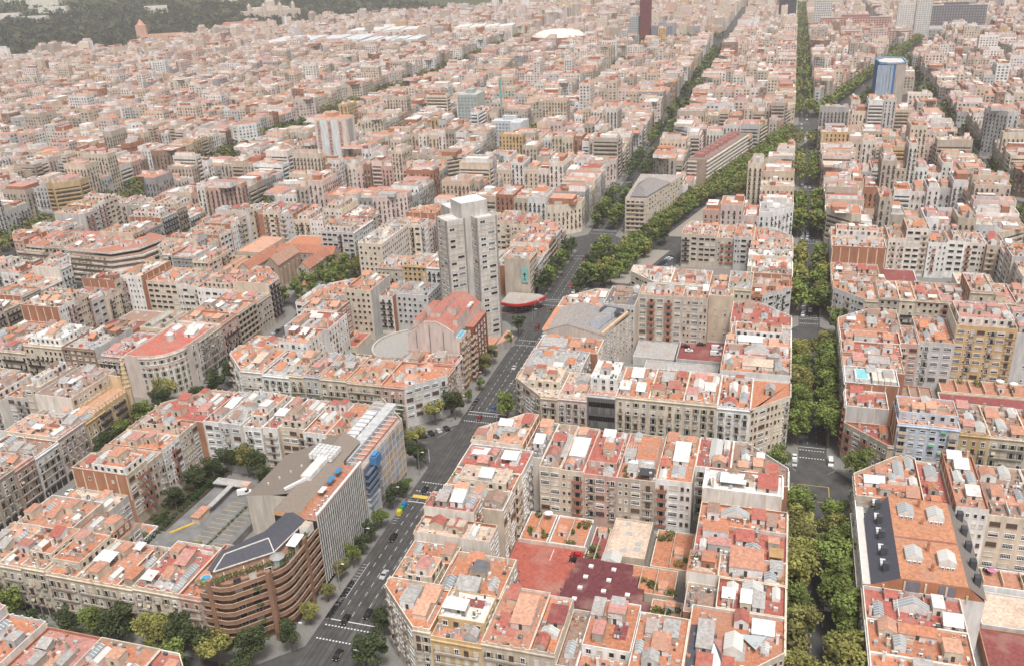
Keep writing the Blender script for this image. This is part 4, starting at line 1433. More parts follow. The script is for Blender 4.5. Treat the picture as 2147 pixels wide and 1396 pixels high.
def wing(px, py, a, b, ztop, nm):
    """square-ish wing with its front corner at px,py and sides running at +-45 degrees"""
    s = math.sqrt(.5)
    p0 = (px, py)
    p1 = (px + a * s, py + a * s)
    p2 = (p1[0] - b * s, p1[1] + b * s)
    p3 = (px - b * s, py + b * s)
    poly = [p0, p1, p2, p3]
    col = (0.61, 0.575, 0.535)
    wb, rb = MB(), MB()
    shell(wb, rb, poly, 0, ztop, col, (.62, .61, .6), .9, coping=(.6, .58, .55))
    for k_, pp in enumerate(poly):                             # dark corner joints
        wb.obox(pp[0], pp[1], 0, .35, .35, ztop + .9, math.radians(45), (.3, .27, .24))
    wb.build('wall', r, o)
    rb.build('roof', r, o)
    nf = 21
    for (q0, q1) in ((p3, p0), (p0, p1)):
        dx, dy = q1[0] - q0[0], q1[1] - q0[1]
        L = math.hypot(dx, dy)
        ang = math.atan2(dy, dx)
        nx, ny = dy / L, -dx / L
        sl = MB()
        for i in range(nf + 1):
            z = 3.4 + i * 2.88
            if z < ztop:
                sl.obox((q0[0] + q1[0]) / 2 + nx * .06, (q0[1] + q1[1]) / 2 + ny * .06, z - .12, L / 2 - .4, .06, .22, ang, (.46, .42, .38))
        sl.build('floor_band', r, o)
        for i in range(nf):
            z = 4.3 + i * 2.88
            for t, w in ((.3, 2.6), (.72, 3.4)) if L > 8 else ((.5, 2.6),):
                inst('window', window_mesh('gallery' if w > 3 else 'sq', rn.choice([0, 1, 1, 1, 5, 0]), w, 1.3), r, (q0[0] + dx * t - o[0], q0[1] + dy * t - o[1], z), ang)


wing(-157.5, 72.5, 10.5, 9.5, 64, 'a')
wing(-171.0, 67.0, 9.5, 11.0, 63.5, 'b')
part(r, o, 'lift_core', lambda m: (m.obox(-164.5, 82.5, 0, 7, 6, 71.5, math.radians(45), (.56, .525, .485), W, (.7, .68, .66)),
                                   m.obox(-174.5, 86.5, 0, 4, 5, 67, math.radians(45), (.5, .46, .42), W, (.66, .64, .62))))
part(r, o, 'podium', lambda m: (m.box(-166, 57, 0, -147, 66.5, 6.5, (.42, .38, .33), W, (.55, .27, .18), R), m.prism([(-147.0, 60), (-141, 72), (-147, 80)], 0, 5.2, (.4, .36, .32), W, (.58, .30, .2), R)))

# pale pink gable apartment block with brick street front and roof pool
r, o = landmark('apartment_building', 'pale pink gable block with red stepped roofs, brick front and small blue rooftop pool', 'apartment block', -162, 38)
GP = [(-174, 27.0), (-170, 29.6), (-165.5, 33.4), (-160, 33.8), (-155, 31.2), (-152, 29.0)]
WP = (.60, .50, .455)
part(r, o, 'wall', lambda m: (m.face([(-174, 18, 0), (-149.6, 18, 0), (-149.6, 18, 26), (-152, 18, 26.2)] + [(x, 18, z) for x, z in GP[::-1]], WP),
                              m.face([(-149.6, 56, 0), (-174, 56, 0)] + [(x, 56, z) for x, z in GP] + [(-149.6, 56, 26)], WP),
                              m.face(((-174, 56, 0), (-174, 18, 0), (-174, 18, 27), (-174, 56, 27)), WP),
                              m.face(((-152, 18, 25), (-152, 56, 25), (-152, 56, 29), (-152, 18, 29)), WP)))
for q, (a, b) in enumerate(zip(GP[:-1], GP[1:])):
    part(r, o, 'roof', lambda m: m.face(((b[0], 18.3, b[1]), (b[0], 56, b[1]), (a[0], 56, a[1]), (a[0], 18.3, a[1])), (.42, .17, .13), R))
    part(r, o, 'dormer', lambda m: m.box(a[0] + .5, 24 + (q % 2) * 7, a[1] - 2, b[0] - .3, 36 + (q % 3) * 4, max(a[1], b[1]) + 1.5, (.56, .48, .43), W, (.42, .17, .13), R))
    part(r, o, 'gable_coping', lambda m: m.bar((a[0], 18.1, a[1] + .1), (b[0], 18.1, b[1] + .1), .22, (.62, .55, .5), W))
for i in range(4):
    part(r, o, 'rooflight', lambda m: m.box(-154.6, 38 + i * 3, 31, -153, 40 + i * 3, 31.7, (.7, .69, .66)))
for i in range(3):
    part(r, o, 'expansion_joint', lambda m: m.box(-170 + i * 6.4, 17.88, .5, -169.7 + i * 6.4, 17.98, 29 + (i == 1) * 3, (.16, .13, .12)))
part(r, o, 'brick_front', lambda m: (m.box(-152, 33, 0, -148, 52, 26, (.26, .10, .065), W, (.42, .18, .13), R), m.box(-152, 19.5, 0, -149.6, 32.9, 24.4, (.40, .20, .115), W, (.45, .27, .18), R)))
part(r, o, 'roof_pool', lambda m: (m.box(-152, 20, 24.4, -149.7, 28, 26.3, (.64, .62, .58)), m.box(-151.7, 20.5, 26.3, -150, 27.5, 26.34, (.08, .36, .5), G)))
part(r, o, 'roof_plants', lambda m: (leaf_clump(m, -150.6, 29.5, 26, 1.2, 1.6, .8, 120, .3, (.09, .13, .03), rn), leaf_clump(m, -153.5, 34, 30, 1.2, 3, .8, 90, .3, (.07, .11, .03), rn)))
for i in range(7):
    for yy in (21.5, 24, 29, 31.5, 36, 40, 44, 48):
        xx = -149.6 if yy < 33 else -148
        inst('window', window_mesh('sq', rn.choice([0, 5, 1]), 1.4, 1.4), r, (xx - o[0], yy - o[1], 4 + i * 3.1), math.pi / 2)
    for yy in (22.2,):
        inst('balcony', balcony_mesh(5.0, 'cream'), r, (-149.6 - o[0], yy - o[1], 3.2 + i * 3.1), math.pi / 2)
    for yy in (30,):
        inst('balcony', balcony_mesh(4.0, 'cream'), r, (-148 - o[0], yy - o[1], 3.2 + i * 3.1), math.pi / 2)

# curved access ramp / podium behind it
r, o = landmark('curved_terrace', 'curved grey concrete terrace with low parapet behind the pink gable block', 'terrace', -190, 52)
pts = arc(-186, 50, 20, 120, 225, 14)
poly = [(-177.3, 38)] + [(-177.3, 70)] + pts
part(r, o, 'deck', lambda m: m.prism(poly, 0, 5.2, (.42, .39, .36), W, (.36, .34, .32), PV))
for a, b in zip(pts[:-1], pts[1:]):
    part(r, o, 'parapet', lambda m: m.bar((*a, 5.7), (*b, 5.7), .45, (.52, .47, .41), W))

# petrol station
r, o = landmark('petrol_station', 'petrol station canopy with curved red fascia on the avenue corner', 'petrol station', -150, 118)
fr_ = [(-160, 111.5), (-155.5, 110.2), (-151, 110), (-147, 111.6), (-143.5, 115), (-140, 120.5), (-138.4, 124.5)]
back = [(-142, 127.5), (-160, 127.5)]
part(r, o, 'canopy', lambda m: m.prism(fr_ + back, 5.2, 6.2, (.45, .42, .39), W, (.42, .38, .34), R, bot=True))
for a, b in zip(fr_[:-1], fr_[1:]):
    part(r, o, 'fascia', lambda m: m.bar((a[0], a[1], 5.75), (b[0], b[1], 5.75), .62, (.45, .03, .03), M_ and K if False else K))
for x, y in ((-156, 113.5), (-145.5, 117.5), (-142, 122)):
    part(r, o, 'column', lambda m: m.box(x - .3, y - .3, .13, x + .3, y + .3, 5.2, (.5, .04, .03), K))
for x, y in ((-153, 116), (-148, 119), (-145.5, 122.5)):
    part(r, o, 'fuel_pump', lambda m: (m.box(x - .5, y - .35, .13, x + .5, y + .35, 1.9, (.55, .05, .04), K), m.box(x - .4, y - .36, 1.0, x + .4, y - .352, 1.6, (.7, .7, .7), K)))
part(r, o, 'shop', lambda m: m.box(-159, 124, .13, -144, 127.3, 4.2, (.5, .48, .45)))

# poster building gable
r, o = landmark('poster', 'tall turquoise advertising poster with dark emblem on the beige end wall', 'poster', -151, 128.9)
part(r, o, 'panel', lambda m: m.box(-152.8, 128.55, 12.0, -149.0, 128.88, 20.4, (.24, .50, .45), K))


def emblem(m):
    c = (.05, .07, .07)
    m.box(-151.5, 128.45, 16.6, -150.3, 128.54, 17.3, c, K)
    m.face(((-152, 128.5, 16.5), (-149.8, 128.5, 16.5), (-150.9, 128.5, 17.9)), c, K)
    m.box(-151.2, 128.45, 15.1, -150.6, 128.54, 16.5, c, K)
    for i in range(3):
        m.box(-151.6 + i * .1, 128.46, 14.2 - i * .5, -150.2 - i * .1, 128.54, 14.4 - i * .5, c, K)


part(r, o, 'emblem', emblem)

# brown balcony building
r, o = landmark('apartment_building', 'brown curved block wrapped in long brick balconies, slate penthouse, on avenue corner', 'apartment block', -158, -134)
op = [(-169, -150.3), (-164, -150.3)] + [(-162, -150.3), (-159.4, -149.4)] + [(-149.6, -139.4), (-148.4, -137), (-148, -134.4)] + [(-148, -118), (-158, -118), (-160, -128), (-169, -136)]
BR = (.31, .175, .115)
part(r, o, 'wall', lambda m: m.prism(inset(op, 1.6), 0, 23, (.24, .15, .1), W, (.34, .19, .13), R))
fronts = op[:8]
for i in range(7):
    z = 4.2 + i * 2.95

    def slab(m, z=z):
        q = fronts
        for a, b in zip(q[:-1], q[1:]):
            dx, dy = b[0] - a[0], b[1] - a[1]
            L = math.hypot(dx, dy)
            nx, ny = dy / L, -dx / L
            p = [(a[0], a[1]), (b[0], b[1]), (b[0] - nx * 1.9, b[1] - ny * 1.9), (a[0] - nx * 1.9, a[1] - ny * 1.9)]
            m.prism(p, z - .35, z, (.36, .235, .165), W, bot=True)
            p = [(a[0], a[1]), (b[0], b[1]), (b[0] - nx * .2, b[1] - ny * .2), (a[0] - nx * .2, a[1] - ny * .2)]
            m.prism(p, z + .002, z + 1.05, BR)
            p = [(a[0] + nx * .08, a[1] + ny * .08), (b[0] + nx * .08, b[1] + ny * .08), (b[0] - nx * .25, b[1] - ny * .25), (a[0] - nx * .25, a[1] - ny * .25)]
            m.prism(p, z + 1.055, z + 1.16, (.42, .30, .22), bot=True)
    part(r, o, 'balcony_band', slab)
    ii = inset(op, 1.6)
    for k_ in (0, 3, 6):
        a, b = ii[k_ if k_ != 3 else 3], ii[(k_ if k_ != 3 else 3) + 1]
        L = math.hypot(b[0] - a[0], b[1] - a[1])
        n_ = max(1, int(L / 3.4))
        ang = math.atan2(b[1] - a[1], b[0] - a[0])
        for j in range(n_):
            t = (j + .5) / n_
            inst('window', window_mesh('french', rn.choice([0, 4, 5, 1]), 1.9, 2.0), r, (a[0] + (b[0] - a[0]) * t - o[0], a[1] + (b[1] - a[1]) * t - o[1], z + .05), ang)
    if i % 2 == 1:
        part(r, o, 'balcony_plants', lambda m: [leaf_clump(m, x, y, z + 1.1, 1.2, 1.2, .5, 50, .28, (.07, .11, .03), rn) for x, y in ((-154, -144.4), (-149.4, -128 + i))])
for q, s_ in (((-151, -142.4), 1), ((-148.6, -126), 1), ((-165.4, -149.9), 1)):
    part(r, o, 'pier', lambda m: m.box(q[0] - .7, q[1] - .7, 0, q[0] + .7, q[1] + .7, 25, BR))
SL = (.085, .085, .1)
part(r, o, 'slate_roof', lambda m: (m.face(((-168, -146.6, 25.2), (-165.8, -146.8, 25.2), (-165, -141.5, 27.6), (-167.2, -139.5, 27.6)), SL, PV),
                                    m.face(((-165.8, -146.8, 25.2), (-153.4, -134.6, 25.2), (-156.5, -131.8, 27.6), (-165, -141.5, 27.6)), SL, PV),
                                    m.face(((-153.4, -134.6, 25.2), (-151.6, -118.2, 25.2), (-155.8, -118.2, 27.6), (-156.5, -131.8, 27.6)), SL, PV),
                                    m.face(((-156.5, -131.8, 27.6), (-155.8, -118.2, 27.6), (-158.5, -118.2, 27), (-160, -128.2, 27)), SL, PV),
                                    m.face(((-165, -141.5, 27.6), (-156.5, -131.8, 27.6), (-160, -128.2, 27), (-167.2, -139.5, 27)), SL, PV)))
part(r, o, 'penthouse_wall', lambda m: m.prism([(-167.5, -146), (-165.8, -146.2), (-153.9, -134.4), (-152.2, -118.4), (-158, -118.4), (-160, -128), (-167, -139.4)], 23, 25.5, (.4, .27, .2), cap=False))
for (a, b) in (((-165.8, -146.8, 25.3), (-165, -141.5, 27.7)), ((-153.4, -134.6, 25.3), (-156.5, -131.8, 27.7)), ((-165.8, -146.8, 25.25), (-153.4, -134.6, 25.25)), ((-165, -141.5, 27.7), (-156.5, -131.8, 27.7)), ((-153.4, -134.6, 25.25), (-151.6, -118.2, 25.25))):
    part(r, o, 'ridge_trim', lambda m: m.bar(a, b, .14, (.66, .62, .56), W))
part(r, o, 'terrace_hedge', lambda m: [leaf_clump(m, -163.5 + t * 10.5, -148.6 + t * 10.2, 24.4, 1.2, 1.2, .6, 60, .3, (.06, .1, .025), rn) for t in (0, .12, .24, .36, .5, .62, .74, .86, 1)] and None)
part(r, o, 'terrace_hedge', lambda m: [leaf_clump(m, -149.3, -137 + t * 17, 24.5, .7, 1.4, .7, 60, .3, (.06, .1, .025), rn) for t in (0, .14, .28, .42, .56, .7, .84)] and None)
part(r, o, 'plunge_pool', lambda m: (m.cyl(-167.2, -148.6, 23, 24.3, 1.7, 1.7, (.3, .4, .12), n=16, top=(.55, .5, .45)), m.cyl(-167.2, -148.6, 24.3, 24.36, 1.35, 1.35, (.06, .33, .52), G, n=16), leaf_clump(m, -167.2, -149.6, 24, 1.9, 1.1, .6, 120, .3, (.16, .2, .03), rn)))
part(r, o, 'glass_kiosk', lambda m: (m.cyl(-151.5, -136.2, 23, 25.2, 1.9, 1.9, (.3, .38, .36), G, n=8), m.cyl(-151.5, -136.2, 25.25, 26.3, 2.3, .1, (.32, .3, .29), K, n=8)))
part(r, o, 'awning', lambda m: rp_awning(m, -150.2, -128, 23, 3.2, 5.5, (.8, .79, .76)))
part(r, o, 'stair_hut', lambda m: m.box(-151.5, -123, 23, -148.8, -119.3, 26, (.72, .69, .64), W, (.5, .42, .33), R))
for i in range(3):
    part(r, o, 'awning_post', lambda m: m.bar((-163 + i * 4, -146 + i * 3.9, 25.1), (-162 + i * 4, -147.2 + i * 3.9, 23.1), .08, (.72, .66, .55)))

# striped office block with the big roof hall behind
r, o = landmark('office_building', 'office block with closely striped black and white vertical fins facing the avenue', 'office block', -155, -102)
part(r, o, 'wall', lambda m: (m.box(-163, -117.8, 0, -148.3, -86.2, 25.2, (.035, .033, .032), W, (.42, .2, .14), R), m.box(-163, -117.8, 25.2, -154.4, -86.2, 26.8, (.72, .42, .24), W, (.33, .27, .23), R)))
n_ = 25
finm = MB()
finm.box(-.22, -.23, 0, .02, .23, 25.6, (.62, .6, .57))
finme = finm.mesh('fin')
for i in range(n_):
    inst('fin', finme, r, (-148.05 - o[0], -117.6 + 31.2 * i / (n_ - 1) - o[1], 1.5), 0)
part(r, o, 'top_beam', lambda m: m.box(-148.5, -117.8, 27.15, -147.75, -86.2, 27.7, (.72, .7, .67), bot=True))
part(r, o, 'floor_spandrel', lambda m: [m.box(-148.28, -117.7, 4 + i * 3, -148.1, -86.3, 4.8 + i * 3, (.16, .15, .145)) for i in range(7)])
part(r, o, 'awning', lambda m: (m.box(-154, -94.5, 27.2, -152.4, -91, 27.35, (.05, .22, .42), K, bot=True), m.box(-154, -100, 27.2, -152.4, -96, 27.35, (.05, .22, .42), K, bot=True), m.box(-154, -106, 27.2, -152.2, -102.5, 27.3, (.75, .73, .7), K, bot=True)))
for i in range(9):
    part(r, o, 'air_conditioner', lambda m: rp_ac(m, -151.2 + (i % 2) * 1.3, -116 + i * 1.3, 25.2, rn))
r, o = landmark('market_hall', 'long hall with brown sloping roof, white plant machinery and blank white end wall', 'hall', -170, -88)
GR = (.25, .205, .17)
part(r, o, 'wall', lambda m: (m.face(((-187, -97.5, 0), (-163.2, -108, 0), (-163.2, -108, 25.5), (-172, -104.5, 22.5), (-187, -97.5, 15.4)), (.68, .61, .52)),
                              m.face(((-187, -70, 0), (-187, -97.5, 0), (-187, -97.5, 15.4), (-187, -70, 15.4)), (.66, .45, .36)),
                              m.face(((-163.2, -70, 0), (-187, -70, 0), (-187, -70, 15.4), (-163.2, -70, 25.5)), (.66, .6, .52))))
part(r, o, 'roof', lambda m: (m.face(((-187, -97.5, 15.4), (-172, -104.5, 22.5), (-172, -70, 22.5), (-187, -70, 15.4)), GR, PV),
                              m.face(((-172, -104.5, 22.5), (-163.1, -108.2, 26.85), (-163.1, -68, 26.85), (-172, -68, 22.5)), GR, PV),
                              m.face(((-163.1, -117.8, 26.84), (-154.4, -117.8, 26.84), (-154.4, -73, 26.84), (-163.1, -68, 26.84)), GR, PV)))
for j in range(6):
    part(r, o, 'cooling_unit', lambda m: [m.box(-166.5 + j * 1.5, -88 + i * 1.6 - j * .1, 27.2, -165.3 + j * 1.5, -86.8 + i * 1.6 - j * .1, 29, (.75, .74, .72), W, (.6, .6, .58)) for i in range(5)])
part(r, o, 'plant_deck', lambda m: m.box(-163, -100, 26.9, -159.5, -82, 28.6, (.74, .73, .7), W, (.66, .64, .6)))
part(r, o, 'duct', lambda m: m.bar((-161.5, -100, 27.4), (-166, -106, 26.5), .45, (.68, .67, .66), K))
for i in range(4):
    part(r, o, 'roof_vent', lambda m: m.cyl(-180 + i * 3.4, -94 + i * 2, 18.4 + i * 1.6, 19.5 + i * 1.6, .3, .3, (.7, .68, .65), n=6))

# scaffolded corner building
r, o = landmark('scaffolded_building', 'corner building wrapped in scaffold netting with a blue tarpaulin, by the avenue', 'building', -157, -62)
sp = [(-165, -86), (-148.4, -86), (-148.4, -51.4), (-162.4, -37.4), (-165, -37.4)]
part(r, o, 'wall', lambda m: m.prism(sp, 0, 23.5, (.45, .38, .3), W, (.4, .36, .33), R))
part(r, o, 'netting', lambda m: (m.box(-148.2, -75, 2, -148.0, -51.5, 25, (.52, .42, .34)), m.prism([(-148.0, -51.5), (-162, -37.3), (-162.2, -37.5), (-148.2, -51.7)], 2, 25, (.54, .45, .38))))
part(r, o, 'netting', lambda m: m.prism([(-147.2, -84), (-146.4, -77.5), (-148.2, -75.2), (-148.3, -85)], .2, 11, (.5, .5, .5)))
for i in range(7):
    for j in range(6):
        part(r, o, 'netting_panel', lambda m: m.box(-147.99, -74.8 + i * 3.35, 3.2 + j * 3.6, -147.94, -71.7 + i * 3.35, 6.6 + j * 3.6, rn.choice([(.5, .38, .27), (.42, .42, .46), (.36, .34, .36), (.55, .43, .32), (.46, .45, .48)])))
for i in range(8):
    part(r, o, 'scaffold_pole', lambda m: m.bar((-147.9, -75 + i * 3.35, 0), (-147.9, -75 + i * 3.35, 25.5), .05, (.66, .64, .6)))
for i in range(8):
    part(r, o, 'scaffold_ledger', lambda m: (m.bar((-147.9, -75, 3 + i * 3), (-147.9, -51.5, 3 + i * 3), .05, (.66, .64, .6)), m.bar((-147.9, -51.5, 3 + i * 3), (-162, -37.2, 3 + i * 3), .05, (.66, .64, .6))))
for i in range(6):
    part(r, o, 'scaffold_platform', lambda m: (m.box(-148.35, -84.8, 8 + i * 2.6, -146.6, -75.2, 8.15 + i * 2.6, (.12, .15, .2), K, bot=True), m.bar((-146.7, -84.8, 9 + i * 2.6), (-146.7, -75.2, 9 + i * 2.6), .06, (.3, .36, .45)), m.box(-148.3, -84.5, 8.2 + i * 2.6, -148.0, -75.5, 10 + i * 2.6, rn.choice([(.1, .16, .28), (.16, .07, .07), (.3, .3, .32), (.12, .14, .18)]), K)))
part(r, o, 'tarpaulin', lambda m: (m.box(-148.4, -79.5, 22, -145.9, -75.2, 25.0, (.07, .2, .4), K), m.box(-148, -79, 25.4, -146.4, -75.7, 25.7, (.09, .24, .45), K)))
part(r, o, 'roof_frame', lambda m: [m.bar((-164, -84 + i * 3, 25), (-150, -84 + i * 3, 25), .12, (.6, .6, .6)) for i in range(15)] and None)
part(r, o, 'roof_deck', lambda m: (m.box(-158, -84, 23.5, -154, -42, 25.6, (.48, .48, .48), W, (.5, .5, .5)), m.box(-163.6, -82, 23.5, -159.5, -48, 24.6, (.55, .55, .55), W, (.62, .62, .62)), m.box(-153, -80, 23.5, -150.5, -50, 24.3, (.5, .25, .18), W)))

# parking court of the garage block
r, o = landmark('parking_court', 'grey asphalt parking court with yellow bay lines and a ticket booth', 'car park', -202, -100)
part(r, o, 'deck', lambda m: m.prism([(-216, -126), (-188.5, -118), (-187.5, -72), (-214, -72)], 0, 3, (.2, .195, .19), RD, (.2, .195, .19), RD))
part(r, o, 'booth', lambda m: (m.box(-208.6, -101, 3, -205.8, -94.5, 5.6, (.6, .5, .4)), m.box(-208.9, -101.3, 5.61, -205.5, -94.2, 5.85, (.55, .3, .2), W, (.55, .27, .18), R)))
part(r, o, 'ramp_roof', lambda m: (m.box(-207, -94, 5.5, -205, -80, 5.8, (.4, .38, .36), bot=True), m.box(-214, -80, 5.2, -201, -76, 5.6, (.42, .4, .38), bot=True), m.box(-202.5, -79.5, 3, -199.5, -76.5, 6, (.55, .38, .3))))
part(r, o, 'bay_line', lambda m: ([m.box(-202.5, -112 + i * 2.6, 3.004, -197, -111.85 + i * 2.6, 3.008, (.62, .45, .12), PT) for i in range(11)], [m.box(-195, -112 + i * 2.6, 3.004, -190, -111.85 + i * 2.6, 3.008, (.62, .45, .12), PT) for i in range(11)], m.bar((-213, -108, 3.2), (-208, -100.8, 3.2), .25, (.75, .5, .05), PT)))
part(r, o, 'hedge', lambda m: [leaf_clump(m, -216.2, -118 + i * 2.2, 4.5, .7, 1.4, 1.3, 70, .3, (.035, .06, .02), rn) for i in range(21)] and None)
for i in range(10):
    part(r, o, 'flower_bed', lambda m: leaf_clump(m, -196 + i * .1, -112 + i * 2.6, 3.5, .5, 1.2, .5, 40, .25, rn.choice([(.06, .1, .03), (.1, .1, .03)]), rn))

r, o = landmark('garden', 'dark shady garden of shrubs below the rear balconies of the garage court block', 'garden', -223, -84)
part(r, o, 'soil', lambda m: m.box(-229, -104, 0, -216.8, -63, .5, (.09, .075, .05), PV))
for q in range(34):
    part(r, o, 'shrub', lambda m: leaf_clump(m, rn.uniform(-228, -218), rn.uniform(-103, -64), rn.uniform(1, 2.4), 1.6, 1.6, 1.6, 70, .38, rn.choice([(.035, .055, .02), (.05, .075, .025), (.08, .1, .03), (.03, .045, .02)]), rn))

# red asphalt courtyard car park and sawtooth sheds of the middle block
r, o = landmark('parking_court', 'red painted courtyard car park beside the maroon sawtooth sheds', 'car park', -88, -100)
part(r, o, 'deck', lambda m: m.prism([(-102.5, -116.3), (-74.5, -113), (-71, -93), (-70.5, -85.6), (-94.5, -86), (-94, -104)], 0, 4, (.33, .10, .075), W, (.40, .115, .085), R))
part(r, o, 'boundary_wall', lambda m: m.box(-94, -86.4, 4, -71, -86, 5.4, (.62, .55, .48)))
part(r, o, 'boundary_wall', lambda m: m.box(-71, -93, 4, -70.6, -86.4, 5.2, (.55, .45, .38)))
part(r, o, 'boundary_wall', lambda m: m.box(-102, -117, 4, -75, -116.4, 5.0, (.5, .42, .34)))
part(r, o, 'bay_line', lambda m: (m.box(-81.5, -93.5, 4.004, -81.3, -87.5, 4.008, (.7, .68, .65), PT), m.box(-74, -93.5, 4.004, -73.8, -87.5, 4.008, (.6, .5, .45), PT)))
r, o = landmark('sawtooth_shed', 'maroon sawtooth shed roofs with white square rooflights in the red courtyard', 'shed', -60, -102)
for i in range(4):
    y = -114 + i * 5.3
    xa, xb = -74.3 + i * .6, -47.2 - i * 2.5
    part(r, o, 'roof_bay', lambda m: (m.face(((xa, y, 5.0), (xb, y, 5.0), (xb, y + 5.25, 6.6), (xa, y + 5.25, 6.6)), (.15, .045, .05), R),
                                      m.face(((xb, y + 5.25, 4.4), (xa, y + 5.25, 4.4), (xa, y + 5.25, 6.6), (xb, y + 5.25, 6.6)), (.2, .07, .06)),
                                      m.face(((xa, y, 0), (xb, y, 0), (xb, y, 5.0), (xa, y, 5.0)), (.3, .14, .11)),
                                      m.face(((xa, y + 5.25, 0), (xa, y, 0), (xa, y, 5), (xa, y + 5.25, 6.6)), (.3, .14, .11)),
                                      m.face(((xb, y, 0), (xb, y + 5.25, 0), (xb, y + 5.25, 6.6), (xb, y, 5)), (.3, .14, .11))))
    for j in range(3):
        xx = xa + 5 + j * 7.2
        if xx < xb - 1.5:
            part(r, o, 'rooflight', lambda m: m.box(xx - .7, y + 1.9, 5.4, xx + .7, y + 3.2, 6.1, (.8, .78, .75)))
part(r, o, 'glass_roof', lambda m: rp_skylight(m, -62, -90.5, 5.0, 6, 5, random.Random(4)))

# black glass front on the rooftop car park block, attached panel building
r, o = landmark('curtain_wall', 'black glass office front with seven window bands between two cream houses', 'glass front', -79.6, -17)
part(r, o, 'frame', lambda m: (m.box(-85.0, -17.5, 0, -74.2, -17.06, 23.2, (.14, .13, .125), K)))
for i in range(7):
    for j in range(11):
        dk = (i % 2 == 0)
        part(r, o, 'pane', lambda m: m.box(-84.5 + j * .93, -17.6, 1.2 + i * 3.05, -83.66 + j * .93, -17.53, 3.9 + i * 3.05 if not dk else 3.2 + i * 3.05, (.012, .012, .014) if dk else rn.choice([(.16, .15, .14), (.2, .19, .18), (.12, .12, .12)]), G))

# grey gable office building of the rooftop car park block
r, o = landmark('apartment_building', 'large building with blank beige gable wall and grey pitched roof on the avenue', 'apartment block', -103, 56)
part(r, o, 'wall', lambda m: (m.prism([(-118, 42.8), (-90.5, 42.8), (-82, 70), (-118, 70)], 0, 22.5, (.50, .44, .39), cap=False),
                              m.face(((-118, 42.8, 22.5), (-90.5, 42.8, 22.5), (-107, 42.8, 26.5)), (.50, .44, .39))))
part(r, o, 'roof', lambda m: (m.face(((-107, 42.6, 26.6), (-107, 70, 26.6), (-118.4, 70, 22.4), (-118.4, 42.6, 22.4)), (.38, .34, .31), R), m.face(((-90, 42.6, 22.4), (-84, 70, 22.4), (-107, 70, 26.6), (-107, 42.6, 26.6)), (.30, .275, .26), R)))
part(r, o, 'roof_edge', lambda m: (m.box(-118.6, 42.8, 22.5, -116.4, 70, 23.4, (.62, .5, .4), W, (.6, .27, .15), R), m.bar((-91.2, 43, 23), (-84, 70, 23), .6, (.62, .44, .3), W)))
part(r, o, 'plant_screen', lambda m: m.obox(-93, 57, 23.5, 2.2, 9, 3.2, math.radians(-15), (.5, .53, .58), W, (.3, .29, .28)))
part(r, o, 'solar_panels', lambda m: m.obox(-91, 66, 25.5, 5, 3, .2, math.radians(-15), (.05, .06, .09), G))
windows_on(r, o, (-90.5, 42.8), (-82, 70), 6, 9, 1.1, 1.4, 4.5, 3.1, vars_=(5, 0, 1))

# long slate and orange roofed apartment block right of the boulevard
r, o = landmark('apartment_building', 'long block with dark slate slopes and bright orange flat roof beside the boulevard', 'apartment block', 25, -84)
part(r, o, 'wall', lambda m: (m.prism([(10, -104), (40.5, -104), (41.5, -64), (10, -64)], 0, 20, (.7, .68, .65), cap=False),
                              m.face(((10, -104, 20), (40.5, -104, 20), (36, -104, 24), (19.3, -104, 24), (13, -104, 21)), (.45, .2, .11)),
                              m.face(((41.5, -64, 20), (10, -64, 20), (13, -64, 21), (19.3, -64, 24), (36, -64, 24)), (.5, .25, .15))))
part(r, o, 'roof', lambda m: m.face(((19.3, -104, 24), (36, -104, 24), (36, -64, 24), (19.3, -64, 24)), (.50, .235, .135), R))
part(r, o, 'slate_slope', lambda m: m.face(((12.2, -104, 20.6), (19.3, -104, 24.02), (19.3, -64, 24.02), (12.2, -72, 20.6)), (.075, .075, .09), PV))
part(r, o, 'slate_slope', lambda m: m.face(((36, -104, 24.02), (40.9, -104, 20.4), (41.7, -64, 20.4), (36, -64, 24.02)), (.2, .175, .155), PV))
part(r, o, 'terrace', lambda m: m.box(10, -103.6, 20.0, 12.4, -66, 20.3, (.7, .68, .65), W, (.6, .56, .52), PV))
part(r, o, 'parapet', lambda m: m.box(9.9, -104, 20.3, 10.15, -64, 21.3, (.76, .74, .7)))
part(r, o, 'ridge_joint', lambda m: m.box(19.4, -85.2, 24.004, 35.9, -84.4, 24.02, (.3, .12, .09), R))
for i, y in enumerate((-69, -76.5, -84, -92, -99)):
    part(r, o, 'slate_chimney', lambda m: m.box(15.2, y - .8, 21, 16.8, y + .8, 25, (.075, .075, .085)))
    part(r, o, 'slate_chimney', lambda m: m.box(38.2, y - .9, 21, 39.8, y + .9, 24.6, (.08, .08, .09)))
    part(r, o, 'rooflight', lambda m: (m.box(14.9, y + 2.2, 21.9, 16.3, y + 3.2, 22.7, (.66, .66, .68)), m.box(14.9, y + 3.6, 21.9, 16.3, y + 4.6, 22.7, (.66, .66, .68))))
for (x, y, s_) in ((23.5, -71.5, 2), (31.5, -72.5, 3), (23.5, -93, 4), (31.8, -94, 5)):
    part(r, o, 'skylight', lambda m: rp_skylight(m, x, y, 24, 4.4, 5, random.Random(s_)))
    for q in range(3):
        part(r, o, 'air_conditioner', lambda m: rp_ac(m, x - 1.4 + q * 1.3, y - 3.6, 24, rn))
for (x, y) in ((27.5, -68), (27.5, -77), (27.6, -90), (27.6, -99)):
    part(r, o, 'chimney', lambda m: rp_chimney(m, x, y, 24, (.45, .2, .12), rn))
for i in range(5):
    part(r, o, 'brick_pier', lambda m: m.box(15 + i * 5.2, -104.3, 19, 15.5 + i * 5.2, -104.04, 23.4 if 0 < i < 4 else 21.4, (.66, .55, .42)))
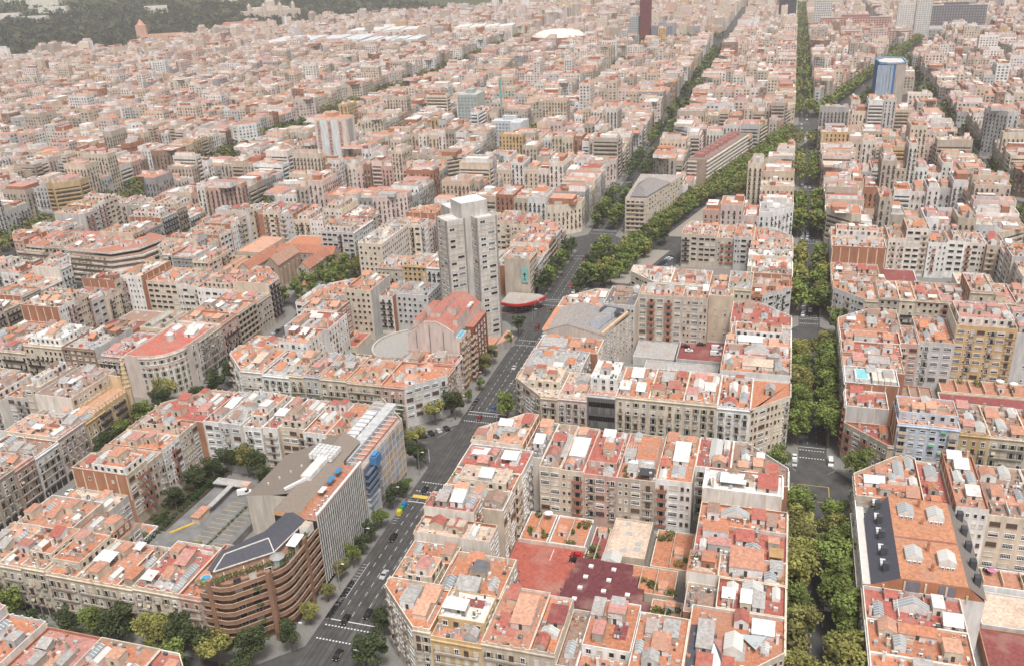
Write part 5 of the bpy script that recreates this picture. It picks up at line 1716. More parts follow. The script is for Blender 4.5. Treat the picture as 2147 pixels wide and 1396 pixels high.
for i in range(2):
    part(r, o, 'slate_panel', lambda m: m.box(20.4 + i * 8.6, -104.2, 19, 24.4 + i * 8.6, -104.04, 23.6, (.22, .2, .22)))
windows_on(r, o, (10, -64), (10, -104), 6, 11, 1.6, 1.4, 2.6, 3.0)
for i in range(5):
    inst('balcony', balcony_mesh(36.0, 'white'), r, (10 - o[0], -84 - o[1], 4.6 + 3 * i), -math.pi / 2)

# flats with the rooftop pool (yellow flats block)
r, o = landmark('roof_pool', 'small turquoise swimming pool on a grey roof deck beside the boulevard', 'pool', 17, 20)
part(r, o, 'rim', lambda m: m.box(13.8, 15.5, 24.01, 19.2, 24.5, 25.2, (.62, .6, .57)))
part(r, o, 'water', lambda m: m.box(14.5, 16.2, 25.2, 18.5, 23.8, 25.26, (.22, .58, .62), G))
part(r, o, 'glass_screen', lambda m: [m.box(20 + i * 2.2, 14, 24.02, 22 + i * 2.2, 25, 25.6, (.58, .53, .47), W, (.6, .56, .5)) for i in range(4)])

# curved corner house (left) and the spire house
r, o = landmark('apartment_building', 'curved corner house of white and pink bays with arched attic windows and red terrace', 'apartment block', -287, -6)
cp_ = [(-298.5, -17), (-295, -17)] + arc(-291, -2, 15, -90, 0, 8)[0:] + [(-276, 14), (-276, 20), (-298.5, 20)]
wb, rb = MB(), MB()
shell(wb, rb, cp_, 0, 20.3, (.66, .56, .49), (.5, .16, .12), 1.0)
wb.build('wall', r, o)
rb.build('roof', r, o)
ar_ = arc(-291, -2, 15, -90, 0, 8)
for a, b in zip(ar_[:-1], ar_[1:]):
    for i in range(6):
        ang = math.atan2(b[1] - a[1], b[0] - a[0])
        inst('window', window_mesh('french', rn.choice([0, 5, 2]), 1.1, 2.1 if i < 4 else 1.7), r, ((a[0] + b[0]) / 2 - o[0], (a[1] + b[1]) / 2 - o[1], 1.4 + i * 3.15), ang)
    part(r, o, 'cornice', lambda m: (m.bar((*a, 20.2), (*b, 20.2), .3, (.72, .67, .6), W), m.bar((*a, 16.8), (*b, 16.8), .22, (.72, .67, .6), W), m.bar((*a, 13.7), (*b, 13.7), .16, (.72, .67, .6), W)))
    part(r, o, 'pink_panel', lambda m: m.bar((*a, 15.3), (*b, 15.3), .12, (.62, .3, .25), W))
for p in ar_[1:-1:1]:
    part(r, o, 'pilaster', lambda m: m.box(p[0] - .3, p[1] - .3, 3, p[0] + .3, p[1] + .3, 13.6, (.72, .67, .6)))
part(r, o, 'dome_hut', lambda m: (m.cyl(-289, 4, 20.3, 23.4, 2, 2, (.55, .52, .48), n=10), m.cyl(-289, 4, 23.4, 24.6, 2.1, .3, (.6, .57, .53), n=10)))
part(r, o, 'stair_hut', lambda m: rp_hut(m, -282, 11, 20.3, 5, 5, 2.6, (.74, .71, .67), (.7, .66, .6), random.Random(4)))
windows_on(r, o, (-276, 0), (-276, 20), 6, 5, 1.1, 2.1, 1.5, 3.15, 'french', (5, 0, 2))

r, o = landmark('spire_house', 'ornate ochre corner house with a slim pinnacled spire beside the tree-lined street', 'house', -280, -50)
sp_ = rect(-286, -64, -276, -37, 'NE', 8)
wb, rb = MB(), MB()
shell(wb, rb, sp_, 0, 18.5, (.60, .42, .24), (.5, .3, .2), .9)
wb.build('wall', r, o)
rb.build('roof', r, o)
windows_on(r, o, (-276, -64), (-276, -45), 5, 6, 1.1, 2.2, 1.4, 3.4, 'french', (2, 2, 5))
for i in range(10):
    part(r, o, 'pinnacle', lambda m: (m.cyl(-276.3, -63 + i * 2, 19.4, 21, .35, .3, (.62, .46, .3), n=6), m.cyl(-276.3, -63 + i * 2, 21, 21.6, .45, .05, (.62, .46, .3), n=6)))
part(r, o, 'spire', lambda m: (m.cyl(-278, -41.5, 0, 20, 1.6, 1.5, (.62, .47, .3), n=8), m.cyl(-278, -41.5, 20, 30, 1.5, .75, (.64, .5, .33), n=8), m.cyl(-278, -41.5, 30, 35, .8, .12, (.66, .54, .38), n=8)))
for i in range(7):
    part(r, o, 'spire_ring', lambda m: m.cyl(-278, -41.5, 19.8 + i * 2, 20.2 + i * 2, 1.75 - i * .16, 1.75 - i * .16, (.55, .38, .2), n=8))
part(r, o, 'gable', lambda m: m.prism([(-286, -42), (-280, -42), (-280, -41.4), (-286, -41.4)], 18.5, 24.5, (.62, .47, .3)))
for i in range(5):
    for q in (0, 1):
        part(r, o, 'balcony', lambda m: m.box(-276.02, -62 + q * 9, 2 + i * 3.4, -275.2, -56 + q * 9, 3 + i * 3.4, IRON, K, bot=True))

# red tiled church and cloister
r, o = landmark('church', 'brown stone church with red tiled gables and cloister wings behind street trees', 'church', -306, 150)
TILE = (.40, .17, .11)


def gable(m, x0, y0, x1, y1, h, rh, wall, roof, axis):
    if axis == 'y':
        xm = (x0 + x1) / 2
        m.prism([(x0, y0), (x1, y0), (x1, y1), (x0, y1)], 0, h, wall, cap=False)
        for y, s in ((y0, 1), (y1, -1)):
            t = ((x0, y, h), (x1, y, h), (xm, y, h + rh))
            m.face(t if s > 0 else t[::-1], wall)
        m.face(((x0 - .4, y0 - .3, h - .2), (xm, y0 - .3, h + rh), (xm, y1 + .3, h + rh), (x0 - .4, y1 + .3, h - .2))[::-1], roof, R)
        m.face(((xm, y0 - .3, h + rh), (x1 + .4, y0 - .3, h - .2), (x1 + .4, y1 + .3, h - .2), (xm, y1 + .3, h + rh))[::-1], roof, R)
    else:
        ym = (y0 + y1) / 2
        m.prism([(x0, y0), (x1, y0), (x1, y1), (x0, y1)], 0, h, wall, cap=False)
        for x, s in ((x0, -1), (x1, 1)):
            t = ((x, y0, h), (x, y1, h), (x, ym, h + rh))
            m.face(t if s > 0 else t[::-1], wall)
        m.face(((x0 - .3, y0 - .4, h - .2), (x1 + .3, y0 - .4, h - .2), (x1 + .3, ym, h + rh), (x0 - .3, ym, h + rh)), roof, R)
        m.face(((x0 - .3, ym, h + rh), (x1 + .3, ym, h + rh), (x1 + .3, y1 + .4, h - .2), (x0 - .3, y1 + .4, h - .2)), roof, R)


part(r, o, 'nave', lambda m: gable(m, -312, 126, -303, 152, 14, 5, (.40, .30, .23), (.42, .25, .18), 'y'))
part(r, o, 'side_wing', lambda m: gable(m, -330, 124, -321, 160, 11, 4, (.5, .4, .32), TILE, 'y'))
part(r, o, 'cross_wing', lambda m: gable(m, -321, 156, -282, 165, 12, 4, (.48, .38, .3), TILE, 'x'))
part(r, o, 'end_wing', lambda m: gable(m, -292, 128, -284, 157, 12, 4, (.5, .41, .33), TILE, 'y'))
part(r, o, 'gatehouse', lambda m: gable(m, -284, 118, -277, 126, 6, 2, (.6, .5, .42), TILE, 'x'))
for i in range(5):
    part(r, o, 'buttress', lambda m: m.box(-303, 127 + i * 5, 0, -301.8, 128.2 + i * 5, 11, (.38, .28, .21)))
part(r, o, 'rose_window', lambda m: [m.cyl(-304.5, 125.9, 0, .01, 0, 0, (.1, .1, .1))] and m.box(-308.8, 125.86, 5, -306.2, 125.95, 12, (.06, .06, .07), G))
windows_on(r, o, (-292, 128), (-284, 128), 3, 2, 1.1, 1.9, 2.5, 4, 'french', (5, 0))
windows_on(r, o, (-284, 128), (-284, 157), 3, 9, 1.1, 1.9, 2.5, 4, 'french', (5, 0))
windows_on(r, o, (-321, 156), (-297, 156), 3, 8, 1.0, 1.6, 2.5, 3.3, 'french', (5, 0))

# building with the long orange roof and planted terraces far left
r, o = landmark('apartment_building', 'long block with planted terrace bands under one wide orange roof, far left', 'apartment block', -440, 140)
part(r, o, 'wall', lambda m: m.prism([(-484, 116), (-410, 112), (-396, 124), (-392, 150), (-410, 156), (-484, 150)], 0, 17, (.32, .22, .17), W))
for i in range(5):
    part(r, o, 'terrace_band', lambda m: m.prism([(-485, 114.6 + .2 * i), (-409.6, 110.6 + .2 * i), (-394.6, 123.4), (-390.4, 151), (-410, 157), (-485, 151)], 2.2 + i * 3.3, 3.3 + i * 3.3, (.6, .55, .48), W, bot=True))
    part(r, o, 'planting', lambda m: [leaf_clump(m, -483 + t * 3, 114.8 - t * .16, 3.6 + i * 3.3, 1.6, .5, .5, 10, .4, (.06, .09, .03), rn) for t in range(25) if rn.random() < .6] and None)
part(r, o, 'roof', lambda m: m.prism([(-483, 118), (-411, 114), (-399, 125), (-395, 149), (-411, 154), (-483, 149)], 18.8, 20.4, (.66, .6, .52), W, (.43, .2, .14), R))
for i in range(14):
    part(r, o, 'stair_hut', lambda m: rp_hut(m, -477 + i * 5.6, 124 + (i * 7 % 20), 20.4, 4.4, 6, 2.4, (.72, .68, .63), (.52, .2, .15), rn))

# pale pink and white slab tower, mid distance
r, o = landmark('residential_tower', 'pale tower with two white glazed strips and pink window columns', 'tower', -398, 400)
part(r, o, 'wall', lambda m: m.prism([(-414, 392), (-384, 392), (-384, 410), (-414, 410)], 0, 50, (.68, .61, .54), W, (.58, .3, .2), R))
part(r, o, 'roof', lambda m: (m.box(-413, 393, 50, -385, 409, 51, (.66, .58, .5), W, (.56, .27, .18), R), m.box(-404, 396, 51, -396, 406, 54.5, (.56, .33, .24), W, (.56, .3, .2), R)))
for i in range(2):
    part(r, o, 'glazed_strip', lambda m: m.box(-408.5 + i * 10.5, 391.7, 2, -402.5 + i * 10.5, 391.98, 48.5, (.7, .72, .72)))
for i in range(3):
    part(r, o, 'pink_strip', lambda m: m.box(-411.8 + i * 10.5, 391.8, 2, -408.6 + i * 10.5, 391.98, 48.5, (.6, .35, .28)))
    windows_on(r, o, (-411.8 + i * 10.5, 391.78), (-408.6 + i * 10.5, 391.78), 15, 2, .8, 1.1, 3, 3.05, vars_=(5, 0))
part(r, o, 'glazed_strip', lambda m: m.box(-383.98, 396, 2, -383.7, 405, 49, (.4, .38, .36)))

# Rome avenue triangle: beige slab with grey roof and the long brown slab
r, o = landmark('apartment_building', 'beige apartment slab with grey pitched roof between the avenues and the tree park', 'apartment block', -104, 292)
part(r, o, 'wall', lambda m: m.prism([(-118, 262), (-104.5, 262), (-87.5, 330), (-118, 330)], 0, 25, (.62, .52, .42), W, (.4, .36, .33), R))
part(r, o, 'roof', lambda m: (m.face(((-115, 264, 25.8), (-104, 264, 25.8), (-108, 275, 30), (-112, 275, 30)), (.22, .2, .2), R), m.face(((-104, 264, 25.8), (-93, 305, 25.8), (-104, 300, 30), (-108, 275, 30)), (.27, .25, .24), R), m.face(((-115, 300, 25.8), (-115, 264, 25.8), (-112, 275, 30), (-108, 300, 30)), (.25, .23, .22), R), m.face(((-112, 275, 30), (-108, 275, 30), (-104, 300, 30), (-108, 300, 30)), (.27, .25, .24), R)))
windows_on(r, o, (-118, 262), (-104.5, 262), 7, 4, 2.0, 1.5, 3.5, 3.05)
windows_on(r, o, (-104.5, 262), (-87.5, 330), 7, 14, 2.2, 1.5, 3.5, 3.05)
for i in range(7):
    inst('balcony', balcony_mesh(12.0, 'cream'), r, (-111 - o[0], 262 - o[1], 3 + i * 3.05), 0)
r, o = landmark('apartment_building', 'long brown slab with white balcony bands and maroon roof huts beside the park', 'apartment block', -66, 430)
bs = [(-89, 378), (-75, 376), (-49, 480), (-66, 480)]
part(r, o, 'wall', lambda m: m.prism(bs, 0, 26, (.4, .3, .24), W, (.26, .19, .17), R))
for i in range(8):
    part(r, o, 'balcony_band', lambda m: m.bar((-74.3, 376, 3 + i * 3), (-48.3, 480, 3 + i * 3), .55, (.68, .63, .56), W))
    part(r, o, 'balcony_band', lambda m: m.bar((-89, 377.2, 3 + i * 3), (-82, 376.4, 3 + i * 3), .5, (.68, .63, .56), W))
for i in range(9):
    part(r, o, 'stair_hut', lambda m: m.box(-84 + i * 2.7, 383 + i * 10.6, 26, -77 + i * 2.7, 390 + i * 10.6, 28.6, (.38, .2, .17), W, (.33, .13, .11), R))

# ================================================================== build the near blocks
def side_words(p, b):
    x0, y0, x1, y1 = b['rect']
    xs = [q[0] for q in p.poly]
    ys = [q[1] for q in p.poly]
    t = 1.5
    W_, E_, S_, N_ = min(xs) < x0 + t, max(xs) > x1 - t, min(ys) < y0 + t, max(ys) > y1 - t
    return W_, E_, S_, N_


def make_labels(b):
    groups = {}
    for p in b['parcels']:
        W_, E_, S_, N_ = side_words(p, b)
        if (S_ or N_) and (W_ or E_):
            key = ('near' if S_ else 'far') + (' left' if W_ else ' right') + ' corner'
        elif S_:
            key = 'near side'
        elif N_:
            key = 'far side'
        elif W_:
            key = 'left side'
        elif E_:
            key = 'right side'
        else:
            key = 'middle'
        groups.setdefault(key, []).append(p)
    for key, L in groups.items():
        L.sort(key=lambda p: p.c[1] if key in ('left side', 'right side', 'middle') else p.c[0])
        for i, p in enumerate(L):
            fl = int(round((p.z - .9) / 3.3))
            n = {3: 'three', 4: 'four', 5: 'five', 6: 'six', 7: 'seven', 8: 'eight', 9: 'nine'}.get(fl, 'tall')
            d = '%s %s-storey house, %s roof' % (p.wall, n, p.roof) if n != 'tall' else '%s tall house, %s roof' % (p.wall, p.roof)
            if p.k.get('label'):
                p.label = p.k['label']
            elif 'corner' in key and len(L) == 1:
                p.label = '%s, %s of %s' % (d, key, b['name'])
            elif key in ('left side', 'right side'):
                p.label = '%s, %s back, %s, %s' % (d, ordw(i), key, b['name'])
            elif key == 'middle':
                p.label = '%s, %s back inside %s' % (d, ordw(i), b['name'])
            else:
                p.label = '%s, %s from left, %s, %s' % (d, ordw(i), key, b['name'])


STUFF_PARCELS = []


def camdist(c):
    return math.hypot(c[0] - CAM_P[0], c[1] - CAM_P[1])


cand = []
for b in NEAR:
    make_labels(b)
    for p in b['parcels']:
        if abs(area(p.poly)) < 25:
            continue
        xs = [q[0] for q in p.poly]
        ys = [q[1] for q in p.poly]
        vis = any(in_view(x, y, zz, 20) for x in (min(xs), max(xs)) for y in (min(ys), max(ys)) for zz in (0, p.z))
        if vis:
            cand.append((camdist(p.c), p, b))
        elif in_view(p.c[0], p.c[1], p.z, 400):
            STUFF_PARCELS.append((p, b))
cand.sort(key=lambda t: t[0])
for i, (d, p, b) in enumerate(cand):
    if i < 280:
        build_near(p, b, p.label, d > 440, random.Random(1000 + i))
    else:
        STUFF_PARCELS.append((p, b))
NB = min(280, len(cand))

# low courtyard buildings
for b in NEAR:
    vis = [s for s in b['sheds'] if in_view(s.c[0], s.c[1], 4, 260)]
    vis.sort(key=lambda s: s.c[1] * 3 + s.c[0])
    for i, s in enumerate(vis):
        rr = random.Random(int(s.c[0] * 7 + s.c[1] * 13) & 0xffff)
        org = (round(s.c[0], 2), round(s.c[1], 2), 0)
        root = empty('courtyard_shed', org, '%s shed, %s roof, %s from near left, %s court' % (s.wall, s.roof, ordw(i), b['name']), 'shed', 'low sheds in the block courtyards')
        wb, rb = MB(), MB()
        shell(wb, rb, s.poly, 0, s.z, jit(WALLS[s.wall], rr), jit(ROOFS[s.roof], rr), .6)
        wb.build('wall', root, org)
        rb.build('roof', root, org)
        xs = [q[0] for q in s.poly]
        ys = [q[1] for q in s.poly]
        x0, x1, y0, y1 = min(xs) + 1, max(xs) - 1, min(ys) + 1, max(ys) - 1
        kind = s.k.get('shed') or rr.choice(['plain', 'sky', 'green', 'green'])
        if kind == 'sky':
            for _ in range(5):
                x, y = rr.uniform(x0 + 1, x1 - 1), rr.uniform(y0 + 1, y1 - 1)
                m = MB()
                m.box(x - .9, y - .8, s.z, x + .9, y + .8, s.z + .35, (.6, .58, .55), W, (.4, .42, .42), G)
                m.build('rooflight', root, org)
        if kind == 'green':
            nw = max(1, int((x1 - x0) / 6))
            for q in range(1, nw + 1):
                xx = x0 + (x1 - x0) * q / (nw + 1)
                m = MB()
                m.box(xx - .1, y0, s.z, xx + .1, y1, s.z + 1.5, (.62, .52, .42))
                m.build('garden_wall', root, org)
            for q in range(5):
                m = MB()
                leaf_clump(m, rr.uniform(x0, x1), rr.uniform(y0, y1), s.z + .8, rr.uniform(.7, 2.2), rr.uniform(.7, 1.8), rr.uniform(.6, 1.4), 90, .32, rr.choice([(.05, .09, .025), (.08, .13, .03), (.13, .15, .04)]), rr)
                m.build('roof_plants', root, org)
            m = MB()
            rp_hut(m, rr.uniform(x0 + 2, x1 - 2), rr.uniform(y0 + 2, y1 - 2), s.z, 2.6, 2.6, 2.3, (.74, .71, .67), (.56, .28, .18), rr)
            m.build('stair_hut', root, org)

# ================================================================== ground, pavements, markings
g = MB()
S_ = 9000
g.face(((-S_, -1500, 0), (S_, -1500, 0), (S_, 9000, 0), (-S_, 9000, 0)), (.085, .082, .08), RD)
structure('ground', g)
A_X0, A_X1 = -142.4, -123.6
allblocks = []
for k in range(-2, 19):
    y0, y1 = rowy(k)
    if k == -1:
        y0, y1 = -150.3, -37.0
    if k == -2:
        y0, y1 = -283.6, -170.3
    cols = []
    for i in range(-14, 8):
        if i == 0:
            c = COLX['AV']
        elif i == -1:
            c = COLX['L1']
        elif i == -2:
            c = COLX['L2']
        elif i == -3:
            c = COLX['L3']
        elif i < -3:
            xr = -560 - (-4 - i) * PITCHM
            c = (xr - 113.3, xr)
        else:
            xl = 10 + (i - 1) * PITCHM
            c = (xl, xl + 113.3)
        allblocks.append((i, k, c[0], y0, c[1], y1))
pv = MB()
for (i, k, x0, y0, x1, y1) in allblocks:
    if k > 5 or not any(in_view(x, y, 0, 200) for x in (x0, x1) for y in (y0, y1)):
        continue
    wl = wr = 4.8
    if i == 0:
        wl = 5.6
    if i == -1:
        wr = 5.6
    poly = rect(x0 - wl, y0 - 4.8, x1 + wr, y1 + 4.8, 'SW SE NW NE', 12)
    for q in roma_pieces(poly):
        pv.prism(q, .0, .13, (.215, .205, .19), PV)
structure('pavement', pv)
# raised middle strip of the diagonal avenue with the car parks
md = MB()
for (ya, yb) in ((168, 232), (262, 366), (398, 500), (528, 600)):
    md.prism([(roma_x(ya) - 7, ya), (roma_x(ya) + 7, ya), (roma_x(yb) + 7, yb), (roma_x(yb) - 7, yb)], 0, .13, (.30, .27, .23), PV)
structure('pavement', md)
mk = MB()
WHT = (.66, .65, .63)
YEL = (.62, .45, .1)
z_ = .006


def mrect(x0, y0, x1, y1, c=WHT):
    mk.face(((x0, y0, z_), (x1, y0, z_), (x1, y1, z_), (x0, y1, z_)), c, PT)


def dots(xa, xb, y, n):
    for i in range(n):
        x = xa + (xb - xa) * (i + .5) / n
        mrect(x - .28, y - .25, x + .28, y + .25)


for k in range(-2, 6):
    yc = PITCHM * k
    for yy in (yc, yc - 5.8, yc - 54, yc - 60):
        dots(A_X0 + 1.2, A_X1 - .8, yy, 16)
        dots(-5, 4.6, yy, 9) if yy > -140 else None
    for q in range(16):                                  # lane dashes on the avenue
        y = yc + 5 + q * 4.7
        if y < yc + 77:
            for x in (-138.2, -134.6, -131, -127.4):
                mrect(x - .07, y, x + .07, y + 2.1)
            for x in (-1.7, 1.6):
                mrect(x - .06, y, x + .06, y + 1.6)
    mrect(A_X0 + 1, yc + 2.4, A_X1 - 1, yc + 2.75)
    mrect(-5, yc + 2.2, 4.7, yc + 2.5)
for q in range(12):                                      # motorcycle bays along the left kerb
    y = -121 + q * 1.5
    mrect(-142.2, y, -140.2, y + .12)
    mrect(-142.2, y + 40, -140.2, y + 40.12)
mrect(-140.3, -121, -140.15, -103)
for q in range(7):                                       # yellow box at the boulevard crossing
    for s in (1, -1):
        a = -6 + q * 2.0
        xa, xb = 5.2 - min(q + 1, 6) * 1.7, 5.2
pa = []
for q in range(-5, 7):
    for s in (1, -1):
        x0_, y0_ = -5 + q * 2, -35
        p_, q_ = (x0_, y0_), (x0_ + s * 11, y0_ + 11)
        # clip to the box
        t0, t1 = 0.0, 1.0
        dxx = q_[0] - p_[0]
        for lo, hi, pp, dd in ((-5, 5.2, p_[0], dxx), (-35, -25, p_[1], 11)):
            ta, tb = (lo - pp) / dd, (hi - pp) / dd
            t0, t1 = max(t0, min(ta, tb)), min(t1, max(ta, tb))
        if t1 > t0 + .02:
            ax, ay, bx, by = p_[0] + dxx * t0, p_[1] + 11 * t0, p_[0] + dxx * t1, p_[1] + 11 * t1
            nx, ny = .2 * (-1 if s > 0 else 1), .2
            mk.face(((ax, ay, z_ + .004 * (s > 0)), (ax - nx, ay + ny, z_ + .004 * (s > 0)), (bx - nx, by + ny, z_ + .004 * (s > 0)), (bx, by, z_ + .004 * (s > 0))), YEL, PT)
for (a, b, c, d) in ((-5.2, -35.2, 5.4, -35), (-5.2, -25, 5.4, -24.8), (5.2, -35, 5.4, -25), (-5.4, -35, -5.2, -25)):
    mk.face(((a, b, .014), (c, b, .014), (c, d, .014), (a, d, .014)), YEL, PT)
for (xa, ya, xb, yb) in ((-147, -22, -143, -13), (-147.3, -31, -143.5, -40), (-152, -26.5, -150, -26.2), (5.2, -16, 9, -12), (-6, -16, -9.5, -11)):
    dx, dy = xb - xa, yb - ya
    L = math.hypot(dx, dy)
    nx, ny = -dy / L * .09, dx / L * .09
    mk.face(((xa, ya, .01), (xb, yb, .01), (xb + nx, yb + ny, .01), (xa + nx, ya + ny, .01)), WHT, PT)
mrect(-141.5, -67.2, -134, -66.8)
mk.face(((-141, -64.5, .012), (-135, -64.5, .012), (-135, -62.5, .012), (-141, -62.5, .012)), YEL, PT)
for q in range(9):
    y = 136 + q * 2.2
    mk.face(((-125.5, y, .012), (-121.5, y + 2, .012), (-121.5, y + 2.8, .012), (-125.5, y + .8, .012)), WHT, PT)
structure('road_marking', mk)
ap = MB()
ra = random.Random(21)
for i in range(90):                                      # repaired asphalt patches, oil tracks and manholes
    x, y = ra.uniform(A_X0 + 1, A_X1 - 1), ra.uniform(-160, 260)
    c = ra.choice([(.06, .058, .056), (.10, .097, .092), (.07, .068, .065), (.115, .11, .105)])
    if i % 3 == 0:
        ap.face([(x + .45 * math.cos(.785 * q), y + .45 * math.sin(.785 * q), .0035) for q in range(8)], (.035, .034, .033), RD)
    else:
        w, d = ra.uniform(.25, 1.2), ra.uniform(2, 11)
        ap.face(((x - w, y - d, .002 + i * .00001), (x + w, y - d, .002 + i * .00001), (x + w, y + d, .002 + i * .00001), (x - w, y + d, .002 + i * .00001)), c, RD)
for x in (-138.2 + 1.8, -134.6 + 1.8, -131 + 1.8, -139.6):
    for s in (-.75, .75):
        ap.face(((x + s - .28, -200, .0031), (x + s + .28, -200, .0031), (x + s + .28, 300, .0031), (x + s - .28, 300, .0031)), (.066, .064, .062), RD)
structure('road', ap)

# ================================================================== trees
def crown_mesh(seed, n, col, rx, h, size, base):
    rr = random.Random(seed)
    mb = MB()
    nb_ = 16
    for i in range(nb_):
        a = rr.uniform(0, 2 * math.pi)
        q = rr.uniform(.1, .8) * rx
        zz = base + h * rr.uniform(.18, .8)
        fr = 1 - abs((zz - base) / h - .45) * .7
        br = rx * rr.uniform(.28, .58) * fr
        k = rr.uniform(.72, 1.28)
        leaf_clump(mb, q * math.cos(a), q * math.sin(a), zz, br, br, br * rr.uniform(.7, 1.0), n // nb_, size, (col[0] * k, col[1] * k, col[2] * k), rr)
    return mb.mesh('crown')


def trunk_mesh(seed, h):
    rr = random.Random(seed)
    mb = MB()
    c = (.16, .125, .095)
    pts = [(0, 0, 0), (rr.uniform(-.1, .1), rr.uniform(-.1, .1), h * .45), (rr.uniform(-.25, .25), rr.uniform(-.25, .25), h * .8)]
    rs = [.3, .22, .13]
    for (a, b, r0, r1) in ((pts[0], pts[1], rs[0], rs[1]), (pts[1], pts[2], rs[1], rs[2])):
        n = 7
        ra = [(a[0] + r0 * math.cos(6.283 * i / n), a[1] + r0 * math.sin(6.283 * i / n), a[2]) for i in range(n)]
        rb = [(b[0] + r1 * math.cos(6.283 * i / n), b[1] + r1 * math.sin(6.283 * i / n), b[2]) for i in range(n)]
        for i in range(n):
            j = (i + 1) % n
            mb.face((ra[i], ra[j], rb[j], rb[i]), c, BK)
    for i in range(5):
        a = rr.uniform(0, 6.28)
        q = rr.uniform(1.2, 2.4)
        mb.bar(pts[1], (q * math.cos(a), q * math.sin(a), h * rr.uniform(.75, 1.0)), .07, c, BK)
    return mb.mesh('trunk')


TONES = {'yellow-green': (.25, .24, .07), 'green': (.14, .175, .045), 'light green': (.17, .215, .055), 'dark green': (.062, .08, .032), 'olive': (.19, .18, .062)}
CROWN, TRUNK = {}, {}
for ti, (tn, tc) in enumerate(TONES.items()):
    for v in range(2):
        CROWN[(tn, v)] = crown_mesh(300 + ti * 7 + v, 2700, tc, 4.6, 9.0, .36, 4.2)
        CROWN[(tn, v, 'lo')] = crown_mesh(400 + ti * 7 + v, 560, tc, 4.6, 9.0, .68, 4.2)
for v in range(2):
    TRUNK[v] = trunk_mesh(77 + v, 10)
TREES = []                                                 # (x, y, scale, tone, where)
rt = random.Random(5)


def tree(x, y, s, tone, where):
    TREES.append((x, y, s, tone, where))


# the boulevard: two rows
for k in range(-1, 18):
    ya, yb = PITCHM * k - 147 + 149.5, PITCHM * k + 76
    if k == -1:
        ya, yb = -165, -50
    for s in (-1, 1):
        y = ya + rt.uniform(0, 3)
        if k == 0:
            ya = 3
        while y < yb:
            if not (k == 0 and 96 < y) and not (560 < y < 690):
                tone = rt.choice(['green', 'yellow-green', 'light green', 'olive', 'green'] if k >= 0 else ['green', 'yellow-green', 'green', 'olive', 'light green'])
                tree(s * (5.6 if k < 1 else 6.0) + rt.uniform(-.8, .8), y, rt.uniform(1.1, 1.5) if k < 1 else rt.uniform(1.15, 1.45), tone, 'the boulevard')
            y += rt.uniform(7.0, 10.2) if k < 1 else rt.uniform(6.2, 9.0)
for x, y, s, t in ((-14, -22, 1.1, 'green'), (14, -21, 1.25, 'green'), (-13, -30, 1.0, 'dark green'), (12, 112, 1.15, 'green'), (13.5, 99, 1.0, 'green'), (-12, 100, .9, 'dark green')):
    tree(x, y, s, t, 'the boulevard crossing')
# the avenue
for x, y, s, t in ((-144.7, -6, 1.02, 'dark green'), (-151.5, -12, 1.0, 'yellow-green'), (-122.2, -4, 1.15, 'light green'), (-146, -46, .95, 'dark green'), (-151, -34, .95, 'yellow-green'), (-142.5, 84, .95, 'dark green'),
                   (-144, 70, .6, 'green'), (-145, 49, .75, 'olive'), (-145, 37, .9, 'olive'), (-144, 9, .5, 'green'), (-144, -73, .8, 'dark green'), (-144, -85, .75, 'green'), (-144.3, -93, .65, 'dark green'), (-144, -100, .6, 'dark green'),
                   (-144, -107, .7, 'green'), (-145, -114, .55, 'olive'), (-144.5, -124, .55, 'olive'), (-145, -134.5, .6, 'yellow-green'), (-119.2, -148, 1.15, 'dark green'), (-121.5, -133.5, .8, 'dark green'), (-144, -62, .5, 'green'),
                   (-158, -32, .7, 'dark green'), (-143, 22, .5, 'green'), (-144, -66, .6, 'dark green')):
    tree(x, y, s, t, 'the avenue')
for k in range(1, 10):
    for s in (-1, 1):
        y = PITCHM * k + 4
        while y < PITCHM * k + 84:
            tree(-133 + s * (10.5 if k < 2 else 6.0) + rt.uniform(-.5, .5), y, rt.uniform(1.0, 1.3), rt.choice(['dark green', 'dark green', 'green']), 'the avenue beyond the park')
            y += rt.uniform(8, 11)
# bottom left street
for x, y, s, t in ((-233, -157, 1.0, 'green'), (-222, -161, 1.0, 'dark green'), (-212, -158, .95, 'dark green'), (-204, -155, .95, 'green'), (-196, -156, 1.15, 'dark green'), (-184, -155, 1.15, 'yellow-green'), (-176, -154, 1.05, 'dark green'), (-167.5, -157, 1.1, 'dark green'),
                   (-161, -158, 1.15, 'yellow-green'), (-153, -154.5, 1.1, 'dark green'), (-145, -146, .8, 'dark green'), (-170, -166, 1.1, 'green'), (-243, -156, 1.0, 'olive'), (-151, -163, .9, 'dark green')):
    tree(x, y, s, t, 'the bottom left street')
# the two streets left of the avenue
for x, y, s, t in ((-271, -43, 1.1, 'green'), (-269, -32, 1.1, 'dark green'), (-276, -22, 1.15, 'yellow-green'), (-259, -9, 1.1, 'dark green'), (-257, 2, 1.1, 'dark green'), (-272, -55, 1.1, 'green'), (-271, -68, 1.0, 'dark green'), (-281, -24, .7, 'dark green'), (-262, -20, .9, 'dark green')):
    tree(x, y, s, t, 'the curved corner house')
for y in range(104, 172, 7):
    tree(-284 + (y % 2) * 7, y - 8 + rt.uniform(-2, 2), 1.0, 'green', 'the church')
    tree(-270 + (y % 3) * 3, y + rt.uniform(-2, 2), rt.uniform(.9, 1.1), rt.choice(['green', 'olive', 'green']), 'the church')
for x in range(-246, -158, 9):
    tree(x + rt.uniform(-2, 2), -23.5, rt.uniform(.85, 1.05), rt.choice(['olive', 'yellow-green', 'green', 'dark green']), 'street behind garage court block')
for x in range(-110, -18, 10):
    tree(x + rt.uniform(-2, 2), -22.5, .7, 'dark green', 'street behind red car park block')
